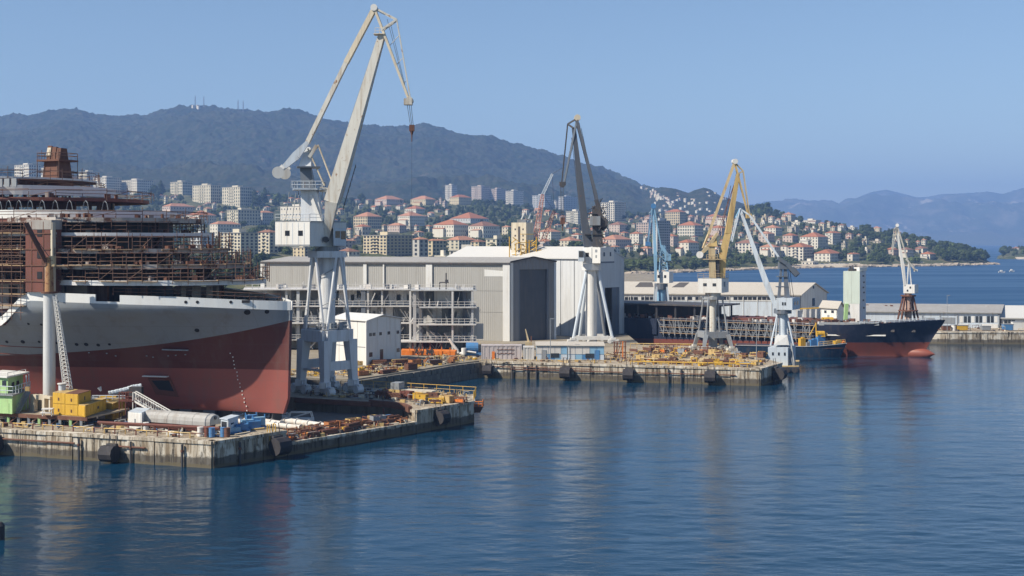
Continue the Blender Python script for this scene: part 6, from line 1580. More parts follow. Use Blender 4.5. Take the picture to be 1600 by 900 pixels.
# navy hull with red bottom
NB = Vector((90.6, 281.5, 0)); NA = Vector((-.842, .54, 0)).normalized(); NS = Vector((-NA.y, NA.x, 0)); NS = NS if NS.y < 0 else -NS
def N_(s, v, z): return NB + NA * s + NS * v + Vector((0, 0, z))
def n_half(s, z):
 t = max(0, min(1, z / 8.0)); L = lerp(30, 20, t); x = max(0, min(1, (s + 4.6 * t ** 1.4) / L))
 return max(.12, 8.0 * math.sin(math.pi / 2 * x) ** lerp(1.1, .85, t))
def n_top(s): return lerp(8.3, 6.9, min(1, max(0, (s + 4) / 20)))
def navy_mat():
 m = pm("navy_hull_paint", (.014, .022, .045), .42, var=.25, scale=.25, dirt=.4, dirtcol=(.06, .06, .07), rust=.05)
 nt, N, L, b = nodes_of(m); oc = objco(nt); c = b.inputs["Base Color"].links[0].from_socket
 sep = N.new("ShaderNodeSeparateXYZ"); L.new(oc, sep.inputs[0])
 n = N.new("ShaderNodeMapRange"); n.inputs[1].default_value = 3.26; n.inputs[2].default_value = 3.31
 sl = math_n(nt, 'ADD', math_n(nt, 'MULTIPLY', sep.outputs[0], -.842 * .021), math_n(nt, 'MULTIPLY', sep.outputs[1], .54 * .021)); L.new(math_n(nt, 'ADD', sep.outputs[2], sl), n.inputs[0])
 red = mixrgb(nt, noise(nt, oc, .25, 5), (.125, .036, .026), (.19, .056, .038)); red = mixrgb(nt, math_n(nt, 'MULTIPLY', ramp(nt, noise(nt, mapping(nt, oc, (.6, .6, .15)), 1.0, 6, .7), .45, .7), .5), red, (.10, .045, .03))
 L.new(mixrgb(nt, n.outputs[0], red, c), b.inputs["Base Color"]); return m
M_NAVY = navy_mat()
navy = thing("cargo_ship", "navy blue ship with red bottom and bulbous bow moored before the far quay", "ship", (NB.x, NB.y, 0))
def navy_side(sg):
 mb = MB(); S_ = [-4.6, -4.2, -3.6, -2.8, -2, -1, 0, 1, 2, 3.2, 4.6, 6, 8, 10, 12.5, 15, 18, 21, 25, 30, 40, 50, 60, 70, 86]; Z_ = [-.9, 0, .8, 1.6, 2.4, 3.3, 4.2, 5.2, 6.1, 7.2, 8.0]
 for s in S_:
  for i, z in enumerate(Z_):
   f = i / (len(Z_) - 1); zz = lerp(-.9, n_top(s), f); t = max(0, min(1, zz / 8.0)); smin = -4.6 * t ** 1.4
   mb.v.append(tuple(N_(max(s, smin), sg * n_half(max(s, smin), zz), zz)))
 n = len(Z_)
 for i in range(len(S_) - 1):
  for k in range(n - 1):
   q = (i * n + k, (i + 1) * n + k, (i + 1) * n + k + 1, i * n + k + 1); mb.f.append(q if sg > 0 else q[::-1])
 return mb
for sg in (1, -1): part("hull", navy_side(sg), M_NAVY, navy, smooth=True)
pts = [v2(N_(s, max(.1, n_half(s, 6.0) - .25), 0)) for s in (-3.6, -2, 0, 3, 6, 10, 15, 21, 30, 60, 86)] + [v2(N_(s, -max(.1, n_half(s, 6.0) - .25), 0)) for s in (86, 60, 30, 21, 15, 10, 6, 3, 0, -2, -3.6)]
part("deck", MB().prism(pts[::-1], 6.1, 6.3), M_RUST, navy)
def bulb():
 mb = MB(); n = 14; rows = []
 for i in range(11):
  t = i / 10; x = -2.4 + 15 * t; r = 1.3 * math.sqrt(max(0, 1 - ((.32 - t) / .32) ** 2)) if t < .32 else 1.3 * (1 - .35 * ((t - .32) / .68))
  rows.append([N_(x, math.cos(2 * math.pi * k / n) * r, .72 + math.sin(2 * math.pi * k / n) * r) for k in range(n)])
 for row in rows: mb.v += [tuple(p) for p in row]
 for i in range(10):
  for k in range(n): mb.f.append((i * n + k, i * n + (k + 1) % n, (i + 1) * n + (k + 1) % n, (i + 1) * n + k))
 return mb
part("bulbous_bow", bulb(), pm("bulb_red", (.22, .064, .042), .5, var=.15, scale=.5, dirt=.4, dirtcol=(.18, .06, .035)), navy, smooth=True)
part("rubbing_strake", MB().bar(N_(7, n_half(7, 4.8) + .1, 4.75), N_(20, n_half(20, 4.8) + .1, 4.55), .5, .28), M_WHITE, navy)
part("rubbing_strake", MB().bar(N_(22, 8.15, 4.4), N_(34, 8.15, 4.4), .3, .22), M_GREYST, navy)
mb = MB().rail([N_(s, n_half(s, n_top(s)) - .2, n_top(s)) for s in (-4, -2, 0, 3, 6, 9, 12)], .6, .05, 1.2)
part("bow_rail", mb, M_PALE, navy, kind='stuff')
for s in (-2.5, 1.5): part("anchor_pocket", MB().box(N_(s + 4, n_half(s + 4, 5.8), 5.8), (.8, .4, .5), math.atan2(NA.y, NA.x)), M_DARKST, navy)
part("bulwark_strip", MB().bar(N_(8, n_half(8, 7) + .05, 7.35), N_(21, 8.02, 7.0), .25, .7), M_GREYST, navy)
# scaffolding and staging against the midships side
mb, pl = MB(), MB()
for s in np.arange(23, 60, 1.5):
 mb.tube(N_(s, 8.7, 2.6), N_(s, 8.7, 7.3), .06, n=4)
 mb.tube(N_(s, 8.7, rs.choice((3.6, 5.0))), N_(s + 1.5, 8.7, rs.choice((4.6, 6.4))), .05, n=3)
 for _k in range(3): mb.tube(N_(s, 8.75, 3), N_(s + rs.uniform(-2, 2), 8.75, 6.8), .09, n=4)
for z in (3.6, 5.0, 6.6):
 mb.tube(N_(22, 8.72, z + .5), N_(60, 8.72, z + .5), .05, n=4); pl.bar(N_(22, 8.4, z), N_(60, 8.4, z), .9, .1)
part("scaffold", mb, M_GREYST, navy, kind='stuff'); part("staging_planks", pl, M_PLANK, navy, kind='stuff')
rnd = random.Random(61); m1, m2, m3 = MB(), MB(), MB()
for k in range(520):
 s = rnd.uniform(8, 82); v = rnd.uniform(-5, 7.3); z = 6.3; a, b, c = rnd.uniform(.3, 1.8), rnd.uniform(.3, 1), rnd.uniform(.3, 1.5)
 rnd.choice((m1, m1, m2, m3)).box(N_(s, v, z + c / 2), (a, b, c), rnd.uniform(0, 3))
part("deck_clutter", m1, M_RUST, navy, kind='stuff'); part("deck_clutter", m2, M_DARKST, navy, kind='stuff'); part("deck_clutter", m3, M_SECL, navy, kind='stuff')
# the dark after part: plated sides with a flat raised deck on posts
part("side_plating", MB().bar(N_(61, 8.25, 4.9), N_(86, 8.25, 4.9), .3, 3.6), M_NAVY, navy)
part("raised_deck", MB().hexa([N_(46, 7, 10.0), N_(46, -7, 10.0), N_(88, -7, 10.0), N_(88, 7.4, 10.0)], [N_(46, 7, 10.35), N_(46, -7, 10.35), N_(88, -7, 10.35), N_(88, 7.4, 10.35)]), M_DARKST, navy)
for s in np.arange(47, 88, 5.0):
 for v in (6.4, -4): part("deck_post", MB().bar(N_(s, v, 6.3), N_(s, v, 10), .4), M_DARKST, navy)
part("deck_house", MB().hexa([N_(50, 2, 6.31), N_(50, -5, 6.31), N_(84, -5, 6.31), N_(84, 2, 6.31)], [N_(50, 2, 9.9), N_(50, -5, 9.9), N_(84, -5, 9.9), N_(84, 2, 9.9)]), M_DARKST, navy)
part("hatch_coaming", MB().hexa([N_(26, 4, 6.31), N_(26, -5, 6.31), N_(45, -5, 6.31), N_(45, 4, 6.31)], [N_(26, 4, 7.5), N_(26, -5, 7.5), N_(45, -5, 7.5), N_(45, 4, 7.5)]), M_RUST2, navy)
part("crane_pad", MB().box(N_(4.5, 0, 6.7), (6, 6, .8), math.atan2(NA.y, NA.x)), M_RUST, navy)
for s, h, w in ((14, 1.1, 3.0), (18.5, .9, 2.4)): part("deck_locker", MB().box(N_(s, 3.5, 6.3 + h / 2), (w, 1.4, h), math.atan2(NA.y, NA.x)), M_WHITE, navy)
# pale green tower on the deck
def green_tower():
 Y = 298.0; C = XY(1343.5, Y - 2, 0); L = XY(1317.5, Y - .8, 0); Rr = XY(1353, Y + 2.5, 0); z0, zm, zt = 6.3, ZA(474, Y), ZA(423.5, Y)
 t = thing("ship_tower", "pale green tall box tower standing on the navy ship's deck", "tower", (C.x, C.y, z0))
 M_PG = pm("pale_green_paint", (.54, .61, .54), .5, var=.08, scale=.2, dirt=.35, dirtcol=(.36, .36, .28))
 d = (C - L); e = (Rr - C)
 for k in range(2):
  a, b = L + d * (k * .5 + .004), L + d * (k * .5 + .496)
  part("front_panel", MB().hexa([(*a.xy, zm), (*b.xy, zm), (*(b + e * .95).xy, zm), (*(a + e * .95).xy, zm)], [(*a.xy, zt), (*b.xy, zt), (*(b + e * .95).xy, zt), (*(a + e * .95).xy, zt)]), M_PG, t)
 part("side_shaft", MB().hexa([(*(C + e * .05).xy, z0), (*(C + e * 1.0).xy, z0), (*(C + e - d * .3).xy, z0), (*(C + e * .05 - d * .3).xy, z0)], [(*(C + e * .05).xy, zt - .05), (*(C + e).xy, zt - .05), (*(C + e - d * .3).xy, zt - .05), (*(C + e * .05 - d * .3).xy, zt - .05)]), M_PALE, t)
 for k, py in enumerate((430, 440, 448, 456, 468, 480)): part("window", face_box(C, Rr, .45 + .1 * (k % 2), .65 + .1 * (k % 2), ZA(py + 2.4, Y), ZA(py, Y), .08), M_DARKST, t)
 part("pillar", MB().hexa([(*L.lerp(C, .55).xy, z0), (*L.lerp(C, .98).xy, z0), (*(L.lerp(C, .98) + e * .7).xy, z0), (*(L.lerp(C, .55) + e * .7).xy, z0)], [(*L.lerp(C, .30).xy, zm - .02), (*L.lerp(C, .98).xy, zm - .02), (*(L.lerp(C, .98) + e * .7).xy, zm - .02), (*(L.lerp(C, .30) + e * .7).xy, zm - .02)]), M_WHITE, t)
 part("pillar", MB().bar((*L.lerp(C, .12).xy, z0), (*L.lerp(C, .2).xy, zm - .02), .8), M_GREEN, t)
 part("roof_box", MB().box((*(L.lerp(C, .85) + e * .5).xy, zt + .45), (2.3, 1.8, .85), .5), M_WHITE, t)
 rnd = random.Random(3); mb = MB()
 for k in range(14): a = Vector((*(L + d * rnd.uniform(.15, .6) + e * rnd.uniform(.1, .8)).xy, zt)); mb.tube(a, a + Vector((rnd.uniform(-.4, .4), 0, rnd.uniform(.5, 1.4))), .1, n=4)
 mb.box((*(L.lerp(C, .4) + e * .4).xy, zt + .3), (1.8, 1.2, .5)); part("roof_gear", mb, M_DARKST, t, kind='stuff')
green_tower()
C = XY(1308, 327, 0); L = XY(1282, 332, 0); Rr = XY(1318, 334, 0)
t, C, L, Rr = gable_shed("quay_house", "small white house with two windows on the quay left of the green tower", "house", C, L, Rr, 3, ZA(482, 327), ZA(472, 331), M_WHITE, M_SHEDROOF)
on_wall(t, L, C, 1288, 1291.5, 485, 489, M_GLASS, "window"); on_wall(t, L, C, 1299, 1303, 485, 489, M_GLASS, "window"); on_wall(t, L, C, 1293, 1296, 492, 503, M_GREYST, "door")
# yellow staging and white posts left of it
q = XY(1255, 304, 6.3)
t = thing("staging", "white posts with a yellow top beam over the navy ship's middle deck", "staging", q)
for px in (1245, 1257, 1266, 1275): part("post", MB().bar(XY(px, 304, 6.3), XY(px, 304, ZA(483, 304)), .35 if px != 1257 else .7), M_WHITE, t)
part("top_beam", MB().bar(XY(1238, 304, ZA(483, 304)), XY(1280, 304, ZA(481, 304)), .3), M_YELLOW, t)
part("hanging_sheet", MB().box(XY(1250, 304.5, ZA(492, 304)), (1.6, .15, 2.2)), M_PALE, t)
for k, (px, py, w) in enumerate(((1271, 504, 1.6), (1293, 501, 2.4), (1282, 523, 1.6))):
 Yw = 296.0 if py < 510 else 283; zz = ZA(py + 3, Yw); q = XY(px, Yw, zz)
 t = thing("deck_winch", ("yellow deck winch at the left of the navy ship's staging", "yellow deck winch before the small white quay house", "yellow deck winch on the barge beside the navy hull")[k], "winch", q)
 part("drum", MB().tube(q + Vector((-w / 2, 0, .7)), q + Vector((w / 2, 0, .7)), .55, n=12), M_YELLOW, t); part("base", MB().box(q + Vector((0, 0, .12)), (w * 1.2, 1.2, .24)), M_YELLOW, t)
 for s_ in (-1, 1): part("cheek", MB().box(q + Vector((s_ * w * .5, 0, .65)), (.14, 1.1, 1.1)), M_YELLOW, t)
 part("motor", MB().box(q + Vector((w * .75, 0, .5)), (.6, .6, .6)), M_OCHRE, t)
# workboat beside the hull
def workboat():
 Y0 = 283.0; A = XY(1323, 280.5, 0); B = XY(1150, Y0 + 3, 0); d = (B - A); Ln = d.length; d.normalize(); n = Vector((-d.y, d.x, 0)); n = n if n.y < 0 else -n
 t = thing("workboat", "dark blue work barge with blue and yellow gear moored beside the navy ship", "boat", (A.x, A.y, 0))
 hb = lambda s: 2.9 * min(1, max(.04, (s / 5.5))) ** .6
 tz = lambda s: lerp(3.1, 2.4, min(1, s / 8)); ss_ = [0, .3, .8, 1.6, 2.8, 4.2, 6, 9, 14, 20, Ln]
 mb = MB()
 for sg in (1, -1):
  base = len(mb.v)
  for s in ss_:
   for f in (0, .35, .7, 1):
    zz = lerp(-.5, tz(s), f); sh = s + (1 - f) * 1.6 * max(0, 1 - s / 6); mb.v.append(tuple(A + d * sh + n * sg * hb(s) * lerp(.7, 1, f ** .7) + Vector((0, 0, zz))))
  for i in range(len(ss_) - 1):
   for k in range(3):
    q = (base + i * 4 + k, base + (i + 1) * 4 + k, base + (i + 1) * 4 + k + 1, base + i * 4 + k + 1); mb.f.append(q if sg > 0 else q[::-1])
 part("hull", mb, pm("barge_blue", (.018, .045, .085), .5, var=.3, scale=.5, dirt=.4, rust=.12), t, smooth=True)
 part("deck", MB().prism([v2(A + d * s + n * hb(s) * .95) for s in ss_] + [v2(A + d * s - n * hb(s) * .95) for s in reversed(ss_)], 2.0, 2.2), M_RUST, t)
 part("gunwale", MB().path([A + d * s + n * hb(s) + Vector((0, 0, tz(s))) for s in ss_], .12), M_GREYST, t)
 part("transom", MB().hexa([B + n * 2.8, B - n * 2.8, B - n * 2.8 - d * .2, B + n * 2.8 - d * .2], [q + Vector((0, 0, 2.4)) for q in (B + n * 2.8, B - n * 2.8, B - n * 2.8 - d * .2, B + n * 2.8 - d * .2)]), M_SLATE, t)
 for px, py, w, h, m, nm in ((1253, 534, 1.2, 1.8, M_YELLOW, "winch"), (1272, 531, 2.2, 1.5, M_BLUE, "engine_box"), (1282, 527, 1.8, 2.4, M_BLUE, "control_stand"), (1291, 533, 1.6, 1.0, M_SLATE, "locker"), (1263, 536, 1.4, .9, M_GREYST, "locker"), (1309, 534, 1.8, 1.2, M_YELLOW, "bow_winch"), (1317, 535, .8, 1.0, M_ORANGE, "bitt")):
  q = XY(px, 283.0, 2.2); part(nm, MB().box(q + Vector((0, 0, h / 2)), (w, 1.1, h), .3).box(q + Vector((.2, 0, h + .1)), (w * .5, .7, .3), .3), m, t)
 part("derrick_post", MB().tube(XY(1276, 283.6, 2.2), XY(1275, 283.6, 7.4), .14).tube(XY(1275, 283.6, 7.2), XY(1265, 283.6, 4.6), .1), M_YELLOW, t)
 part("bow_rail", MB().rail([A + d * s + n * hb(s) + Vector((0, 0, tz(s))) for s in (.3, 2, 4, 6)], .9, .05, 1.0), M_OCHRE, t, kind='stuff')
workboat()
# distant white boats on the bay
for k, (px, py, L_) in enumerate(((1565, 426, 5), (1581, 424.5, 4), (1420, 466, 3))):
 q = G(px, py)
 if k == 2: continue
 t = thing("motor_boat", ("small white boat on the open bay, the nearer of two at the right", "small white boat on the open bay, the farther of two at the right")[k], "boat", q)
 part("hull", MB().hexa([q + Vector(v) for v in ((-L_ / 2, -.5, -.2), (L_ / 2, -.1, -.2), (L_ / 2, .1, -.2), (-L_ / 2, .5, -.2))], [q + Vector(v) for v in ((-L_ / 2, -.9, .9), (L_ * .6, -.1, 1.1), (L_ * .6, .1, 1.1), (-L_ / 2, .9, .9))]), M_WHITE, t)
 part("cabin", MB().box(q + Vector((-.3, 0, 1.5)), (L_ * .35, 1.2, 1.2)), M_WHITE, t)
# town
WALLS = {'w': (.74, .69, .585), 'c': (.66, .60, .46), 'y': (.64, .54, .36), 'p': (.62, .50, .43), 'g': (.50, .48, .44), 'b': (.56, .57, .57), 't': (.58, .52, .42)}
M_WALL = {k: pm("render_" + k, [q * .82 for q in v], .85, var=.10, scale=.12, dirt=.35, dirtcol=(.38, .33, .26), spec=.2, dscale=.25) for k, v in WALLS.items()}
M_TILE = pm("roof_tiles", (.34, .140, .075), .85, var=.3, scale=.35, dirt=.5, dirtcol=(.22, .09, .055), spec=.2)
M_TILE3 = pm("roof_tiles_brown", (.24, .125, .085), .85, var=.3, scale=.35, dirt=.5, dirtcol=(.14, .08, .06), spec=.2)
M_TILE2 = pm("roof_tiles_pale", (.40, .200, .125), .85, var=.3, scale=.35, dirt=.5, dirtcol=(.26, .13, .09), spec=.2)
M_FLAT = pm("flat_roof", (.36, .345, .32), .9, var=.2, scale=.2)
M_WIN = pm("window_dark", (.030, .034, .042), .3, var=.4, scale=.5, spec=.5)
M_SHUT = pm("shutter_green", (.055, .07, .06), .7, var=.3, scale=.5)
_wm = {}
def win_mesh(w, h, m):
 k = (w, h, m.name)
 if k not in _wm:
  _wm[k] = MB().box((0, -.02, 0), (w, .16, h)).mesh("window", m)
 return _wm[k]
def bal_mesh(w, m):
 k = ('b', round(w, 1), m.name)
 if k not in _wm: _wm[k] = MB().box((0, -.55, -.9), (w, 1.1, .14)).box((0, -1.06, -.6), (w, .08, .5)).mesh("balcony", m)
 return _wm[k]
BLD = []
ALPHA = math.radians(38)
def building(pl, pc, pr, yt, yb, floors, roof, wall, label, cat="house", name=None, Y=None, cols=None, top=None, group="houses and flats on the hillside", balc=0, alpha=None, winside=True):
 pm_ = (pl + pr) / 2
 Y = Y or hit(pm_, yb) or 2300
 al = alpha if alpha is not None else ALPHA
 z0 = ZA(yb, Y); h = (yb - yt) / F * Y; m = Y / F
 a = max(3.5, (pc - pl) * m / math.cos(al)); b = max(3.5, (pr - pc) * m / math.sin(al))
 C = P(pc, yb, Y); C.z = z0
 u = Vector((-math.cos(al), math.sin(al), 0)); v = Vector((math.sin(al), math.cos(al), 0))
 t = thing(name or {"house": "house", "flats": "apartment_block", "tower block": "tower_block"}.get(cat, "building"), label, cat, C, group)
 lo = -4.0
 q = [Vector((0, 0, 0)), v * b, v * b + u * a, u * a]
 hw = h
 mb = MB().hexa([(*p.xy, lo) for p in q], [(*p.xy, hw) for p in q])
 wobj = part("wall", mb, M_WALL[wall], t, local=True)
 ov = .5
 qo = [p + (-u * ov - v * ov if i == 0 else v * ov - u * ov if i == 1 else v * ov + u * ov if i == 2 else u * ov - v * ov) for i, p in enumerate(q)]
 if roof in ('h', 'H', 'g'):
  rh = min(a, b) * (.24 if roof != 'g' else .3); mt = (M_TILE, M_TILE2, M_TILE, M_TILE3, M_TILE2)[int(pl * 7 + yb * 3) % 5]
  c = (q[0] + q[2]) / 2; L = abs(a - b) / 2 if roof != 'g' else max(a, b) / 2
  ax = u if a >= b else v
  r0, r1 = c - ax * (L + .02), c + ax * (L + .02)
  base = [(*p.xy, hw + .03) for p in qo]; e0, e1 = (*r0.xy, hw + rh), (*r1.xy, hw + rh)
  near, far = (1, 2) if a < b else (3, 2)
  vs = base + [e0, e1]
  if a >= b: fs = [(0, 1, 4), (1, 2, 5, 4), (2, 3, 5), (3, 0, 4, 5)]
  else: fs = [(0, 1, 5, 4), (1, 2, 5), (2, 3, 4, 5), (3, 0, 4)]
  fs = [f[::-1] for f in fs] + [(0, 1, 2, 3)]
  ro = part("roof", MB().add(vs, fs), mt, t, local=True)
  if h > 5:
   k = c + ax * L * .5; part("chimney", MB().box((k.x - .8, k.y, hw + rh * .9), (.8, .8, 1.5), al), M_WALL['t'], ro, local=True)
 else:
  ro = part("roof", MB().hexa([(*p.xy, hw + .02) for p in qo], [(*p.xy, hw + .45) for p in qo]), M_FLAT if roof == 'f' else M_WALL[wall], t, local=True)
  k = (q[0] + q[2]) / 2
  hh = (top or 2.6)
  part("stair_head", MB().box((k.x, k.y, hw + .45 + hh / 2), (a * .32, b * .4, hh), -al), M_WALL[wall], t, local=True)
  if floors >= 5: part("aerial", MB().tube((k.x + 1, k.y, hw + .45 + hh), (k.x + 1, k.y, hw + 4.5 + hh), .12, n=4), M_GREYST, t, local=True)
 wr = random.Random(int(pl * 31 + yb * 7))
 if roof in 'hgF' and cat == "house" and wr.random() < .6:
  aw, bw, hw2 = a * wr.uniform(.35, .6), wr.uniform(3, 5), h * wr.uniform(.5, .72); o_ = u * (a - aw) * wr.random() - v * bw
  part("wing", MB().hexa([(*(p_ + o_).xy, lo) for p_ in (u * 0, v * bw, v * bw + u * aw, u * aw)], [(*(p_ + o_).xy, hw2) for p_ in (u * 0, v * bw, v * bw + u * aw, u * aw)]), M_WALL[wall], t, local=True)
  e_ = .35; qq = [p_ + o_ for p_ in (-u * e_ - v * e_, v * bw - u * e_, v * bw + u * (aw + e_), u * (aw + e_) - v * e_)]
  part("wing_roof", MB().hexa([(*p_.xy, hw2 + (.9 if k_ in (1, 2) else .03)) for k_, p_ in enumerate(qq)], [(*p_.xy, hw2 + (1.1 if k_ in (1, 2) else .2)) for k_, p_ in enumerate(qq)]), (M_TILE, M_TILE3, M_FLAT)[wr.randrange(3)], t, local=True)
 fh = h / max(1, floors); wm = M_WIN if (pl + yt) % 2 < 1 else M_SHUT
 big = cat in (FL, TW)
 for side, ln, dr, ang in ((0, a, u, -al), (1, b, v, math.pi / 2 - al)):
  if side == 1 and not winside: continue
  n = cols[side] if cols else max(1, min(8, int(ln / 3.6)))
  w_, h_ = (1.3, min(1.7, fh * .55)) if fh < 5 else (1.6, 2.0)
  if big: w_, h_ = 2.1, fh * .6
  if ln / n < 2.2: w_ = .9
  nrm = Vector((-v.x, -v.y, 0)) if side == 0 else Vector((-u.x, -u.y, 0))
  for f in range(floors):
   for k in range(n):
    p = dr * ln * ((k + .5) / n); rzz = math.atan2(nrm.x, -nrm.y)
    rot = math.atan2(nrm.y, nrm.x) + math.pi / 2
    o = put("window", win_mesh(w_, h_, wm), t, (p.x, p.y, fh * (f + .52)), rot)
   if balc and side == 1 and f > 0 and balc > 1:
    p = dr * ln * .5; put("balcony", bal_mesh(ln * .86, M_WALL[wall]), t, (p.x, p.y, fh * (f + .42)), rot)
   elif balc and side == 0 and f > 0:
    p = dr * ln * .5; put("balcony", bal_mesh(ln * .3, M_WALL[wall]), t, (p.x, p.y, fh * (f + .42)), rot)
 BLD.append((pl, pr, yt - (3 if roof != 'f' else 1), yb, Y, label))
 return t
FL, TW = "flats", "tower block"
